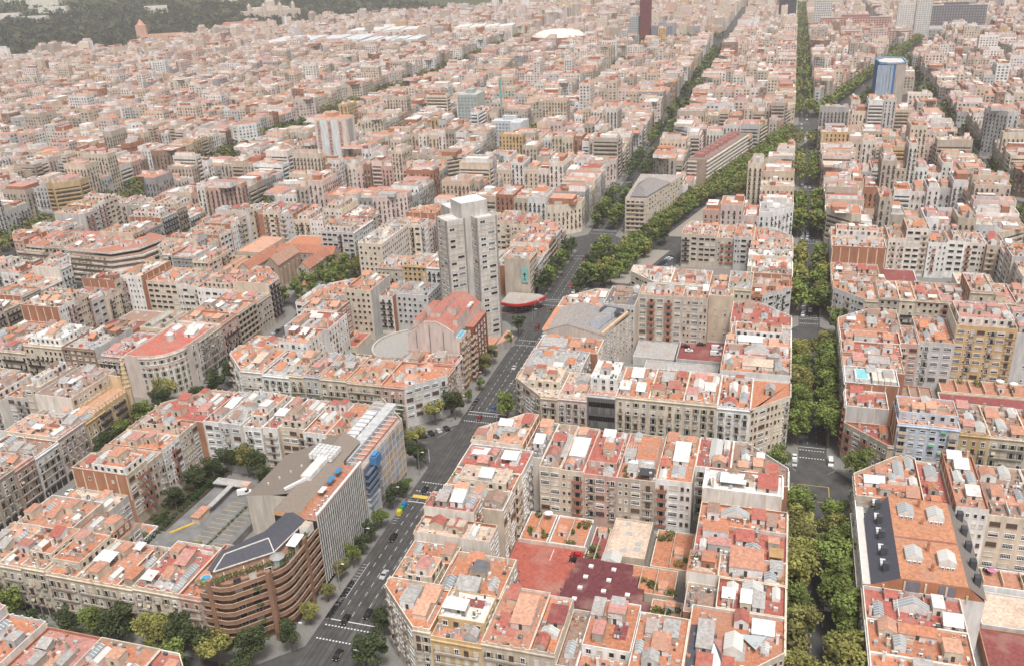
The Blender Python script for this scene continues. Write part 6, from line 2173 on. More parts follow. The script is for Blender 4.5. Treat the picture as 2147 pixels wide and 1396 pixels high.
# diagonal avenue: tree park and rows
for y in range(160, 248, 6):
    for off in (-15, -9, -3):
        if y > 172 or off > -10:
            tree(roma_x(y) + off + rt.uniform(-2, 2), y + rt.uniform(-2.5, 2.5), rt.uniform(.8, 1.15), rt.choice(['light green', 'green', 'yellow-green', 'light green', 'dark green']), 'the park between the avenues')
y = 254.0
while y < 1900:
    if not 596 < y < 690:
        offs = (-16, -10) if y < 352 else (-16, -10, -4, 3, 10, 16) if y < 560 else (-16, -10, 16)
        for off in offs:
            x = roma_x(y) + off
            if abs(x) > 12 and abs(((y + 27) % PITCHM)) > 9:
                tree(x + rt.uniform(-1, 1), y + rt.uniform(-1, 1), rt.uniform(.85, 1.15), rt.choice(['green', 'olive', 'green', 'light green', 'light green']), 'the diagonal avenue')
    y += 7.2
# courtyard trees
for x, y, s, t in ((-219, -72, .9, 'dark green'), (-221, -80, .9, 'dark green'), (-216, -66, 1.0, 'dark green'), (-222, -92, .8, 'dark green'), (-203, -67, .95, 'dark green'), (-208, -66, 1.05, 'olive'), (-199, -70, .8, 'dark green'), (-197, -115, .6, 'light green')):
    tree(x, y, s, t, 'the garage courtyard')
# farther streets
for k in range(1, 13):
    for X, p in ((-266, .45), (143, .9), (133 - 10, .0), (-400, .35), (-530, .95), (-548, .8), (266, .6)):
        y = PITCHM * k
        while y < PITCHM * k + 84:
            if rt.random() < p and in_view(X, y, 5, 30):
                for s in (-1, 1):
                    tree(X + s * 6.2 - (6 if X == 143 else 0), y, rt.uniform(.75, 1.05), rt.choice(['green', 'olive', 'dark green']), 'far street')
            y += rt.uniform(8, 12)
TREES = [t for t in TREES if in_view(t[0], t[1], 6, 60)]
TREES.sort(key=lambda t: camdist(t))
cnt = {}
far_leaf = MB()
for i, (x, y, s, tone, where) in enumerate(TREES):
    rr = random.Random(i)
    if i < 300:
        v = rr.randrange(2)
        c = cnt[(where, tone)] = cnt.get((where, tone), 0) + 1
        lab = '%s tree, %s nearest of that colour along %s' % (tone, ordw(c - 1), where)
        root = empty('plane_tree', (x, y, 0), lab, 'tree', 'street trees', rr.uniform(0, 6.28))
        root.scale = (s, s, s * rr.uniform(.92, 1.12))
        near = camdist((x, y)) < 420
        inst('trunk', TRUNK[v], root, (0, 0, 0))
        inst('crown', CROWN[(tone, v)] if near else CROWN[(tone, v, 'lo')], root, (0, 0, 0))
    else:
        d = camdist((x, y))
        n = 110 if d < 900 else 45
        leaf_clump(far_leaf, x, y, 8.6 * s, 4.4 * s, 4.4 * s, 4.6 * s, n, 1.0 if d < 900 else 1.7, TONES[tone], rr)
o_ = far_leaf.build('distant_trees')
tag(o_, 'distant rows of street trees between the far blocks', 'trees', kind='stuff')

# ================================================================== vehicles
GLASSC = (.02, .022, .025)


def car_proto(col, kind, taxi=False):
    L, Wd, H = {'car': (4.3, 1.8, 1.45), 'van': (5.2, 2.0, 2.2), 'small': (3.7, 1.7, 1.5)}[kind]
    hl, hw = L / 2, Wd / 2
    if kind == 'van':
        prof = [(-hl, .35), (-hl, 1.95), (-hl + .25, H), (hl - 1.7, H), (hl - .95, 1.25), (hl - .1, 1.0), (hl, .35)]
        gl = [(hl - 1.75, H - .12), (hl - 1.0, 1.28)]
    else:
        prof = [(-hl, .35), (-hl, .95), (-hl + .75, 1.02), (-hl + 1.25, H - .04), (-hl + 1.9, H), (.35, H - .02), (hl - 1.15, .98), (hl - .1, .78), (hl, .35)]
    b = MB()
    n = len(prof)
    tw = [hw if z < 1.05 else hw * .82 for _, z in prof]
    for i in range(n):
        j = (i + 1) % n
        (xa, za), (xb, zb) = prof[i], prof[j]
        b.face(((xa, -tw[i], za), (xa, tw[i], za), (xb, tw[j], zb), (xb, -tw[j], zb)), col, CP)
    b.face([(x, -w, z) for (x, z), w in zip(prof, tw)][::-1], col, CP)
    b.face([(x, w, z) for (x, z), w in zip(prof, tw)], col, CP)
    if taxi:
        for s in (-1, 1):
            b.box(-.9, s * (hw + .005) - .008, .4, .8, s * (hw + .005) + .008, .98, (.62, .42, .03), CP)
    gmb = MB()
    w8 = hw * .8
    if kind == 'van':
        gmb.face(((hl - 1.64, -w8, H - .1), (hl - 1.64, w8, H - .1), (hl - .93, w8 * 1.1, 1.32), (hl - .93, -w8 * 1.1, 1.32))[::-1], GLASSC, G)
        for s in (-1, 1):
            gmb.box(hl - 2.3, s * (hw * .9) - .12, 1.3, hl - 1.3, s * (hw * .9) + .12, 1.95, GLASSC, G)
    else:
        gmb.face(((.42, -w8, H - .05), (.42, w8, H - .05), (hl - 1.12, w8 * 1.12, 1.02), (hl - 1.12, -w8 * 1.12, 1.02))[::-1], GLASSC, G)
        gmb.face(((-hl + .78, -w8 * 1.1, 1.06), (-hl + .78, w8 * 1.1, 1.06), (-hl + 1.22, w8, H - .07), (-hl + 1.22, -w8, H - .07))[::-1], GLASSC, G)
        for s in (-1, 1):
            y0, y1 = s * (hw * .985), s * (hw * .835)
            pts = [(-hl + 1.0, y0, 1.05), (hl - 1.3, y0, 1.05), (.3, y1, H - .1), (-hl + 1.4, y1, H - .1)]
            gmb.face(pts if s < 0 else pts[::-1], GLASSC, G)
    wm = MB()
    nn = 12
    for s in (0,):
        r_ = .33
        p0 = [(r_ * math.cos(6.283 * i / nn), -.1, r_ * math.sin(6.283 * i / nn)) for i in range(nn)]
        p1 = [(a, .1, c) for a, _, c in p0]
        for i in range(nn):
            j = (i + 1) % nn
            wm.face((p0[i], p0[j], p1[j], p1[i]), (.02, .02, .02), K)
        wm.face(p0, (.02, .02, .02), K)
        wm.face(p1[::-1], (.02, .02, .02), K)
        wm.face([(a * .6, -.105, c * .6) for a, _, c in p0], (.45, .45, .46), K)
        wm.face([(a * .6, .105, c * .6) for a, _, c in p0][::-1], (.45, .45, .46), K)
    hlm = MB()
    hlm.box(-.04, -.2, -.08, .04, .2, .08, (.75, .75, .72), G)
    rlm = MB()
    rlm.box(-.04, -.2, -.08, .04, .2, .08, (.4, .02, .02), G)
    return dict(body=b.mesh('body'), glass=gmb.mesh('windows'), wheel=wm.mesh('wheel'), head=hlm.mesh('headlight'), rear=rlm.mesh('tail_light'), L=L, W=Wd, van=(kind == 'van'))


CARC = {'black': (.015, .015, .017), 'white': (.72, .72, .71), 'silver': (.45, .46, .47), 'red': (.4, .025, .02), 'blue': (.05, .09, .2), 'dark grey': (.07, .07, .075), 'dark red': (.16, .02, .02), 'brown': (.13, .09, .06)}
PROTO = {}


def car(x, y, rot, colname, kind, label, z=0.0, taxi=False):
    key = (colname, kind, taxi)
    if key not in PROTO:
        PROTO[key] = car_proto(CARC[colname], kind, taxi)
    p = PROTO[key]
    root = empty('taxi' if taxi else ('delivery_van' if kind == 'van' else 'parked_car' if 'parked' in label else 'car'), (x, y, z), label, 'taxi' if taxi else 'van' if kind == 'van' else 'car', 'cars on the streets', rot)
    inst('body', p['body'], root, (0, 0, 0))
    inst('windows', p['glass'], root, (0, 0, 0))
    for sx in (-1, 1):
        for sy in (-1, 1):
            inst('wheel', p['wheel'], root, (sx * p['L'] * .31, sy * (p['W'] / 2 - .09), .33))
    for sy in (-1, 1):
        inst('headlight', p['head'], root, (p['L'] / 2 - .06, sy * p['W'] * .34, .68))
        inst('tail_light', p['rear'], root, (-p['L'] / 2 + .02, sy * p['W'] * .36, .82))
    return root


UP, DN = math.pi / 2, -math.pi / 2
for x, y, c, k, lab, tx in (
        (-135.5, -130.7, 'black', 'car', 'black saloon car in the second lane just above the bottom crossing', 0), (-129.9, -126.8, 'black', 'car', 'black car in the right lane just above the bottom crossing', 0),
        (-131.2, -144.6, 'black', 'car', 'black and yellow taxi in the bottom crossing', 1), (-132.6, -108.5, 'silver', 'car', 'silver car on the avenue beside the pale orange roof terraces', 0),
        (-137.6, -89.6, 'black', 'car', 'black car on the left lane of the avenue beside the striped office', 0), (-137.6, -60.0, 'black', 'car', 'black car stopped on the yellow box near the scaffolded corner', 0),
        (-134.8, -3.6, 'dark red', 'car', 'dark red car on the crosswalk of the middle crossing', 0), (-131.6, 5.7, 'blue', 'car', 'blue car just past the middle crossing crosswalk', 0),
        (-130.8, 18.4, 'dark grey', 'car', 'dark grey car on the avenue beyond the blue one', 0), (-129.6, 37.5, 'black', 'car', 'black and yellow taxi beside the corner of the rooftop car park block', 1),
        (-133.9, 46.6, 'silver', 'small', 'small silver car in the middle lane near the pink gable block', 0), (-135.2, 94.4, 'dark red', 'van', 'dark red van crossing the junction in front of the petrol station', 0),
        (-129.7, 86.6, 'silver', 'car', 'silver car behind the dark red van at the junction', 0), (-134.6, 119.2, 'brown', 'car', 'brown car waiting at the stop line, leftmost by the petrol station', 0),
        (-131.0, 121.2, 'black', 'car', 'black car waiting in the middle at the stop line', 0), (-127.3, 123.8, 'dark grey', 'car', 'dark grey car waiting at the right of the stop line', 0),
        (-131.1, 112.5, 'silver', 'car', 'silver car on the far crosswalk ahead of the waiting row', 0), (-127.0, 134.7, 'black', 'car', 'black and yellow taxi approaching the petrol station junction', 1),
        (-128.0, 148.7, 'white', 'car', 'white car on the avenue above the taxi', 0), (-131.2, 157.6, 'red', 'car', 'red car on the avenue beside the poster building', 0),
        (-131, 171.4, 'white', 'car', 'white car beside the tree park', 0), (-128.0, 180.2, 'white', 'van', 'white delivery van beside the tree park', 0), (-125.2, 170.6, 'black', 'car', 'black car beside the white van near the park', 0),
        (-130.5, 195, 'silver', 'car', 'silver car farthest up the avenue before the shaded trees', 0), (-134.2, 206, 'dark red', 'car', 'dark red car in the shade beyond the poster building', 0)):
    car(x, y, DN if not tx or True else UP, c, k, lab, 0.0, bool(tx))
for i, (x, y, c) in enumerate(((-152, -23.5, 'black'), (-149.6, -21, 'black'), (-147.2, -18.6, 'silver'), (-144.6, -16.0, 'black'))):
    car(x - 1, y + 1.4, math.radians(135), c, 'car', 'parked %s car, %s from left at the middle crossing chamfer' % (c, ordw(i)))
rc = random.Random(8)
for i in range(26):
    y = 150 + i * 2.75
    if i == 9:
        continue
    c = rc.choice(['white', 'silver', 'white', 'black', 'blue', 'dark grey', 'white'])
    car(roma_x(y) + 12.5, y, math.radians(20), c, 'car', '%s car parked at an angle, %s up in the row beside the tree park' % (c, ordw(i)))
for i in range(34):
    y = 268 + i * 2.8
    c = rc.choice(['white', 'silver', 'white', 'black', 'dark grey', 'red'])
    car(roma_x(y) + 12.5, y, math.radians(20), c, 'car', '%s car parked at an angle, %s up in the upper diagonal avenue row' % (c, ordw(i)))
for x, y, c, k, lab in ((-6.6, -7.0, 'white', 'small', 'small white car parked left of the boulevard crossing'), (-6.6, -11.6, 'silver', 'car', 'silver car parked left of the boulevard crossing'), (6.4, -8.5, 'white', 'van', 'white van parked right of the boulevard crossing'),
                        (2.6, -62.5, 'black', 'car', 'black car under the trees below the boulevard crossing'), (2.8, -68, 'white', 'car', 'white car behind the black one under the boulevard trees'), (3.0, -91, 'white', 'car', 'white car under the trees farther down the boulevard'),
                        (-1.8, -118, 'dark grey', 'car', 'dark grey car under the trees at the bottom of the boulevard')):
    car(x, y, DN, c, k, lab)
for r_, (yy, n) in enumerate(((137.5, 3), (144, 2), (151, 1), (158, 1), (269, 4), (276, 2), (283, 2), (402, 3), (409, 2), (535, 3))):
    for i in range(n):
        c = rc.choice(['black', 'dark grey', 'silver', 'black', 'white'])
        car(-3.2 + i * 3.1 + (0.6 if n < 3 else 0), yy + rc.uniform(-.8, .8), DN, c, 'car', '%s car queueing on the boulevard, %s from left in queue row %s' % (c, ordw(i), ordw(r_)))
for i in range(30):
    y = 640 + i * 21 + rc.uniform(-5, 5)
    c = rc.choice(['white', 'silver', 'black', 'dark grey', 'white'])
    if i % 2:
        car(roma_x(y) + rc.choice([-8, -4.5, 5, 8]), y, math.pi / 2 - .255, c, 'car', '%s car far up the diagonal avenue, %s nearest of them' % (c, ordw(i)))
    else:
        car(rc.choice([-2.5, .5, 3]), y * .55 + 190, DN, c, 'car', '%s car far up the boulevard, %s nearest of them' % (c, ordw(i)))
car(-73.5, -89.5, math.pi, 'red', 'car', 'red car parked in the red courtyard car park', 4.0)
car(-73.5, -92.2, math.pi, 'black', 'small', 'small black car parked beside the red one in the courtyard', 4.0)
for i, (x, y, c, k) in enumerate(((-55, 72, 'white', 'small'), (-42.5, 70.5, 'white', 'van'), (-42.5, 77, 'white', 'van'), (-50, 80, 'black', 'car'), (-57, 76.5, 'black', 'car'))):
    car(x, y, .1, c, k, '%s %s parked on the maroon rooftop deck, %s of five' % (c, 'van' if k == 'van' else 'car', ordw(i)), 4.5)
car(-200.5, -80.5, .6, 'white', 'van', 'white van parked in the grey garage courtyard', 3.0)

# cars parked along the narrower streets
for (X, ya, yb, nm) in ((-270.2, -140, -45, 'curved corner street'), (-270.2, 5, 90, 'street by the curved corner house'), (-261.8, 8, 90, 'street left of the grey tower block'), (4.0, 12, 92, 'right kerb of the boulevard')):
    y, i = ya, 0
    while y < yb:
        if rc.random() < .75 and in_view(X, y, 0, 0):
            c = rc.choice(['white', 'silver', 'black', 'dark grey', 'blue', 'red', 'white', 'silver'])
            car(X, y, DN, c, rc.choice(['car', 'car', 'small']), '%s car parked on the %s, %s up' % (c, nm, ordw(i)))
            i += 1
        y += 5.4
x, i = -245.0, 0
while x < -160:
    if rc.random() < .7:
        c = rc.choice(['white', 'silver', 'black', 'dark grey', 'blue', 'red'])
        car(x, -31.5, 0, c, 'car', '%s car parked behind the garage court block, %s from left' % (c, ordw(i)))
        i += 1
    x += 5.6

# motorcycles
mm = MB()
for s in (-.6, .6):
    mm.cyl(s, 0, 0, .01, 0, 0, (.02, .02, .02), K)
    n = 10
    p = [(s + .3 * math.cos(6.283 * i / n), -.06, .3 + .3 * math.sin(6.283 * i / n)) for i in range(n)]
    q = [(a, .06, c) for a, _, c in p]
    for i in range(n):
        mm.face((p[i], p[(i + 1) % n], q[(i + 1) % n], q[i]), (.02, .02, .02), K)
    mm.face(p, (.03, .03, .03), K)
    mm.face(q[::-1], (.03, .03, .03), K)
wheels_me = mm.mesh('wheels')
MOTO = {}
for c in ((.03, .03, .035), (.05, .05, .055), (.3, .3, .32)):
    b = MB()
    b.box(-.75, -.16, .45, .2, .16, .8, c, CP, bot=True)
    b.box(.2, -.14, .4, .5, .14, .6, c, CP, bot=True)
    b.bar((.6, 0, .35), (.45, 0, 1.05), .06, c, CP)
    b.bar((.45, -.32, 1.05), (.45, .32, 1.05), .03, (.05, .05, .05))
    MOTO[c] = b.mesh('body')
sm = MB()
sm.box(-.7, -.15, .8, .1, .15, .9, (.02, .02, .02), K)
seat_me = sm.mesh('seat')
for i in range(30):
    if i < 20:
        x, y, w = -141.2, -131.5 + i * .82 if i < 12 else -121 + (i - 12) * 1.0, 'on left kerb above the bottom crossing'
    else:
        x, y, w = -141.3 + (i % 2) * .2, 3 + (i - 20) * 1.1, 'on left kerb above the middle crossing'
    c = rc.choice(list(MOTO))
    root = empty('motorcycle', (x, y, 0), '%s motorcycle up the row %s' % (ordw(i if i < 20 else i - 20), w), 'motorcycle', 'motorcycles parked %s' % w, math.radians(rc.uniform(-18, 12)))
    inst('wheels', wheels_me, root, (0, 0, 0))
    inst('body', MOTO[c], root, (0, 0, 0))
    inst('seat', seat_me, root, (0, 0, 0))

# street lamps
pm = MB()
pm.cyl(0, 0, 0, 10, .13, .08, (.3, .31, .31), K, 8)
pole_me = pm.mesh('pole')
am = MB()
am.bar((0, 0, 9.9), (1.8, 0, 10.3), .05, (.3, .31, .31))
arm_me = am.mesh('arm')
hm = MB()
hm.box(1.5, -.18, 10.25, 2.5, .18, 10.42, (.72, .72, .72), K, bot=True)
head_me = hm.mesh('lamp_head')
for i, (x, y, rot) in enumerate([(-143.5, -145, 0), (-119.5, -151, math.pi), (-143.5, -118, 0), (-143.5, -99, 0), (-143.5, -74, 0), (-143.5, -50, 0), (-143.5, -3, 0), (-143.5, 20, 0), (-143.5, 44, 0), (-143.5, 66, 0), (-140, 108, 0), (-138, 96, 0), (-122.8, 12, math.pi), (-122.8, 60, math.pi), (-143.5, 140, 0), (-143.5, 165, 0), (-122, 200, 0), (-118, 240, 0)]):
    root = empty('street_lamp', (x, y, .13), 'grey arm street lamp beside the avenue, %s nearest the bottom of the photo' % ordw(i), 'street lamp', 'street lamps along the avenue', rot)
    inst('pole', pole_me, root, (0, 0, 0))
    inst('arm', arm_me, root, (0, 0, 0))
    inst('lamp_head', head_me, root, (0, 0, 0))

# recycling containers on the left kerb
for i, (c, nm) in enumerate((((.62, .52, .03), 'yellow'), ((.05, .25, .1), 'green'), ((.03, .17, .42), 'blue'))):
    y = -75.5 + i * 2.3
    root = empty('recycling_container', (-141.2, y, 0), '%s recycling container on the avenue kerb by the scaffolded building' % nm, 'container')
    part(root, (-141.2, y, 0), 'body', lambda m: m.box(-142, y - .9, .15, -140.4, y + .9, 1.4, c, K, bot=True))
    part(root, (-141.2, y, 0), 'lid', lambda m: (m.box(-141.9, y - .85, 1.41, -140.5, y + .85, 1.75, c, K)))
# terrace parasols and tables
for i, (x, y, z, r_, nm) in enumerate(((-60.5, -58.5, 20.0, 1.7, 'left white parasol on the planted roof terrace behind the red courtyard'), (-55.3, -58.5, 20.0, 1.7, 'right white parasol on the planted roof terrace behind the red courtyard'),
                                       (-87.2, -71.5, 4.2, 1.5, 'cream parasol in the courtyard garden at the foot of the cream house'), (76, 63.5, 4.6, 1.6, 'left white parasol on the terrace under the yellow flats'), (81, 62, 4.6, 1.6, 'right white parasol on the terrace under the yellow flats'),
                                       (50, -70, 4, 1.2, 'pink parasol in the yard beside the slate roof block'))):
    root = empty('parasol', (x, y, z), nm, 'parasol')
    c = (.55, .2, .36) if 'pink' in nm else (.82, .8, .76)
    part(root, (x, y, z), 'canopy', lambda m: m.cyl(x, y, z + 2.1, z + 2.75, r_, .05, c, n=10))
    part(root, (x, y, z), 'pole', lambda m: m.bar((x, y, z), (x, y, z + 2.2), .05, (.4, .4, .4)))

# ================================================================== people on the pavements
def person(x, y, z, shirt, trousers, rot, label):
    root = empty('person', (x, y, z), label, 'person', None, rot)
    sk = [(0, 0, .95, .13), (0, 0, 1.2, .14), (0, 0, 1.42, .15), (0, 0, 1.55, .06), (0, 0, 1.68, .1),
          (-.1, .12, .5, .075), (-.1, .2, .06, .05), (.1, -.1, .5, .075), (.1, -.2, .06, .05), (-.22, 0, 1.4, .06), (-.27, -.06, 1.1, .05), (-.27, -.12, .85, .04), (.22, 0, 1.4, .06), (.27, .06, 1.1, .05), (.27, .12, .85, .04)]
    ed = [(0, 1), (1, 2), (2, 3), (3, 4), (0, 5), (5, 6), (0, 7), (7, 8), (2, 9), (9, 10), (10, 11), (2, 12), (12, 13), (13, 14)]
    mb = MB()
    for a, b in ed:
        pa_, pb_ = sk[a], sk[b]
        col = trousers if b in (5, 6, 7, 8) else (.45, .3, .22) if b in (4, 11, 14) else shirt
        A_, B_ = np.array(pa_[:3]), np.array(pb_[:3])
        d = (B_ - A_) / np.linalg.norm(B_ - A_)
        u = np.cross(d, (0, 1, 0.01))
        u /= np.linalg.norm(u)
        w = np.cross(d, u)
        n = 6
        ra = [tuple(A_ + (u * math.cos(6.283 * i / n) + w * math.sin(6.283 * i / n)) * pa_[3]) for i in range(n)]
        rb = [tuple(B_ + (u * math.cos(6.283 * i / n) + w * math.sin(6.283 * i / n)) * pb_[3]) for i in range(n)]
        for i in range(n):
            j = (i + 1) % n
            mb.face((ra[i], ra[j], rb[j], rb[i]), col)
        mb.face(rb, col)
    hd = MB()
    hd.cyl(0, 0, 1.6, 1.78, .1, .06, (.05, .035, .03), n=8)
    o1 = mb.build('body')
    o1.parent = root
    o2 = hd.build('hair')
    o2.parent = root


for i, (x, y, s, t, w) in enumerate(((-146.5, 64, (.05, .05, .06), (.08, .08, .1), 'by the dark tree at the tower foot'), (-147.2, 66.5, (.4, .1, .1), (.05, .06, .1), 'in red top by the tower foot'), (-143.5, 80, (.06, .06, .07), (.05, .05, .06), 'in black near the tower kerb'),
                                     (-144, 100, (.3, .3, .32), (.05, .05, .06), 'in grey at the petrol station kerb'), (-139.5, 113, (.08, .08, .1), (.1, .1, .12), 'in dark clothes beside the petrol station'), (-146, -8, (.6, .6, .6), (.06, .06, .08), 'in white top by the middle crossing'), (-145.5, -100, (.1, .1, .12), (.06, .06, .08), 'in dark clothes beside the striped office'))):
    person(x, y, .13, s, t, i * 1.3, 'person walking ' + w)

# ================================================================== the city beyond
CITY = MB()
CWIN = MB()


def far_building(poly, z, wall, roof, rnd, lod):
    d = 0
    m = CITY
    m.prism(poly, 0, z, wall, W, roof, R)
    xs = [p[0] for p in poly]
    ys = [p[1] for p in poly]
    x0, x1, y0, y1 = min(xs), max(xs), min(ys), max(ys)
    w, dd = x1 - x0, y1 - y0
    if w < 5 or dd < 5:
        return
    ip = inset(poly, .35)
    if lod < 2:                                             # parapet line
        k = len(poly)
        cp = tuple(min(.8, q * 1.1) for q in wall)
        for i in range(k):
            j = (i + 1) % k
            a, b, c, e = poly[i], poly[j], ip[j], ip[i]
            m.face(((*a, z + .003), (*b, z + .003), (*b, z + .7), (*a, z + .7)), wall)
            m.face(((*a, z + .7), (*b, z + .7), (*c, z + .7), (*e, z + .7)), cp)
            m.face(((*e, z + .7), (*c, z + .7), (*c, z + .003), (*e, z + .003)), wall)
    n = rnd.choice([5, 6, 8, 9]) if lod < 2 else rnd.choice([4, 5, 6])
    for _ in range(n):
        a, b = rnd.uniform(1.6, min(6, w * .6)), rnd.uniform(1.6, min(7, dd * .6))
        if rnd.random() < .25:
            a, b = w * rnd.uniform(.4, .8), dd * rnd.uniform(.3, .75)
        x, y = rnd.uniform(x0 + a / 2 + .5, max(x0 + a / 2 + .6, x1 - a / 2 - .5)), rnd.uniform(y0 + b / 2 + .5, max(y0 + b / 2 + .6, y1 - b / 2 - .5))
        if not inside((x, y), ip):
            continue
        h = rnd.choice([rnd.uniform(.1, .4), rnd.uniform(1, 1.8), rnd.uniform(2, 3.2), rnd.uniform(2.5, 4.5)])
        wc = jit(WALLS[rnd.choice(['white', 'off-white', 'white', 'cream', 'pale grey', 'pale pink', 'brick'])], rnd)
        rc_ = jit(ROOFS[rnd.choice(ROOFW + ['white'] * 9 + ['grey'] * 3 + ['pink'] * 4)], rnd)  # pale hut roofs; extra white and pink put distance haze into the colour
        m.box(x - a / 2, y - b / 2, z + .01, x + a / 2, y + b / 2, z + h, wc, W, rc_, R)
    if lod < 3:
        k = len(poly)
        style = rnd.choice(['win', 'win', 'win', 'band', 'balc'])
        for i in range(k):
            a, b = poly[i], poly[(i + 1) % k]
            dx, dy = b[0] - a[0], b[1] - a[1]
            L = math.hypot(dx, dy)
            if L < 4:
                continue
            nx, ny = dy / L, -dx / L
            if nx * (CAM_P[0] - a[0]) + ny * (CAM_P[1] - a[1]) < 0:
                continue
            ux, uy = dx / L, dy / L
            nf = int((z - 4) / 3.3)
            if nf < 1:
                continue
            if style == 'band' or lod == 2:
                for f in range(nf):
                    zz = 4.2 + f * 3.3
                    e = .06
                    p, q = (a[0] + ux * .7 + nx * e, a[1] + uy * .7 + ny * e), (b[0] - ux * .7 + nx * e, b[1] - uy * .7 + ny * e)
                    if lod == 2:
                        nb = max(1, int(L / 3.6))
                        for s in range(nb):
                            t0, t1 = (s + .25) / nb, (s + .75) / nb
                            CWIN.face(((p[0] + (q[0] - p[0]) * t0, p[1] + (q[1] - p[1]) * t0, zz), (p[0] + (q[0] - p[0]) * t1, p[1] + (q[1] - p[1]) * t1, zz), (p[0] + (q[0] - p[0]) * t1, p[1] + (q[1] - p[1]) * t1, zz + 1.8), (p[0] + (q[0] - p[0]) * t0, p[1] + (q[1] - p[1]) * t0, zz + 1.8)), rnd.choice([(.06, .06, .065), (.12, .1, .09), (.4, .37, .34)]), W)
                    else:
                        CWIN.face(((*p, zz), (*q, zz), (*q, zz + 1.5), (*p, zz + 1.5)), (.1, .09, .085), W)
                        CWIN.face(((p[0] + nx * .8, p[1] + ny * .8, zz - .8), (q[0] + nx * .8, q[1] + ny * .8, zz - .8), (q[0] + nx * .8, q[1] + ny * .8, zz + .15), (p[0] + nx * .8, p[1] + ny * .8, zz + .15)), wall)
                        CWIN.face(((p[0] + nx * .8, p[1] + ny * .8, zz + .15), (q[0] + nx * .8, q[1] + ny * .8, zz + .15), (q[0], q[1], zz + .15), (p[0], p[1], zz + .15)), wall)
            else:
                nb = max(1, int(L / 2.9))
                bl = rnd.choice([(.5, .46, .4), (.16, .16, .14), (.18, .1, .07)])
                for f in range(nf):
                    zz = 4.0 + f * 3.3
                    for s in range(nb):
                        u = L * (s + .5) / nb
                        x, y = a[0] + ux * u + nx * .06, a[1] + uy * u + ny * .06
                        CWIN.face(((x - ux * .55, y - uy * .55, zz), (x + ux * .55, y + uy * .55, zz), (x + ux * .55, y + uy * .55, zz + 2.1), (x - ux * .55, y - uy * .55, zz + 2.1)), rnd.choice([(.04, .042, .045), (.04, .042, .045), bl]), W)
                        if style == 'balc' or (lod < 2 and rnd.random() < .4):
                            CWIN.face(((x - ux * .9 + nx * .6, y - uy * .9 + ny * .6, zz - .1), (x + ux * .9 + nx * .6, y + uy * .9 + ny * .6, zz - .1), (x + ux * .9 + nx * .6, y + uy * .9 + ny * .6, zz + .8), (x - ux * .9 + nx * .6, y - uy * .9 + ny * .6, zz + .8)), (.09, .08, .075), K)
                            CWIN.face(((x - ux * .9, y - uy * .9, zz - .08), (x + ux * .9, y + uy * .9, zz - .08), (x + ux * .9 + nx * .6, y + uy * .9 + ny * .6, zz - .08), (x - ux * .9 + nx * .6, y - uy * .9 + ny * .6, zz - .08)), (.45, .4, .34))


EXCL = [(-420, 385, -378, 415), (-122, 255, -84, 335), (-94, 372, -44, 484), (-490, 108, -388, 158), (40, 740, 118, 850), (-480, 1290, -370, 1400), (-320, 1490, -270, 1530), (-60, 1735, 0, 1785), (0, 1500, 62, 1780), (210, 1440, 330, 1640), (140, 1385, 210, 1450),
        (-365, 600, -330, 655), (-300, 505, -255, 585), (-415, 335, -385, 360), (-1000, 1290, -800, 1395), (-910, 1465, -750, 1535), (-795, 1295, -685, 1365), (-680, 1495, -560, 1545), (-360, 1340, -120, 1520)]


def excluded(c):
    return any(a < c[0] < d and b < c[1] < e for a, b, d, e in EXCL)


def forest_x(y):
    """edge of the wooded hill"""
    P = [(900, -1700), (1263, -1600), (1517, -1500), (1661, -1410), (1948, -1310), (2100, -1120), (2500, -960), (3000, -1000), (4500, -1100)]
    if y <= P[0][0]:
        return P[0][1]
    for (a, b), (c, d) in zip(P[:-1], P[1:]):
        if y <= c:
            return b + (d - b) * (y - a) / (c - a) + 130 + 45 * math.sin(y / 70.0) + 30 * math.sin(y / 23.0)
    return P[-1][1]


def hill(x, y):
    d = forest_x(y) - x
    if d <= 0:
        return 0.0
    return 105 * (1 - math.exp(-(d / 900.0) ** 1.4))


cr = random.Random(99)
for p, b in STUFF_PARCELS:
    for q in [p.poly]:
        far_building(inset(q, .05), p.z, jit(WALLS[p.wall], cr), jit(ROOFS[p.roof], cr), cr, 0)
done = {(b['rect'][0], b['rect'][1]) for b in NEAR}
for (i, k, x0, y0, x1, y1) in allblocks:
    if k < 0 or any(abs(a - x0) < 3 and abs(c - y0) < 3 for a, c in done):
        continue
    if not any(in_view(x, y, z, 120) for x in (x0, x1) for y in (y0, y1) for z in (0, 30)):
        continue
    if y0 > 2250:
        continue
    cx = (x0 + x1) / 2
    if cx < forest_x(y0) + 40:
        continue
    rb_ = random.Random(i * 977 + k * 131)
    d = camdist((cx, y0))
    P_, S_ = gen_block(x0, y0, x1, y1, rb_, rb_.uniform(18, 22) + (2 if rb_.random() < .2 else 0), lo=7.5, hi=14)
    for p in P_ + S_:
        hs_ = p in S_
        for q in roma_pieces(p.poly):
            c = cen(q)
            if excluded(c) or abs(area(q)) < 30:
                continue
            if not in_view(c[0], c[1], p.z, 90):
                continue
            if area(q) < 0:
                q = q[::-1]
            lod = 0 if d < 620 else 1 if d < 950 else 2 if d < 1750 else 3
            z = p.z
            if not hs_ and rb_.random() < .07:
                z += rb_.uniform(6, 16)
            far_building(inset(q, .05), z, jit(WALLS[p.wall], rb_), jit(ROOFS[p.roof], rb_, .15), rb_, lod if not hs_ else 3)
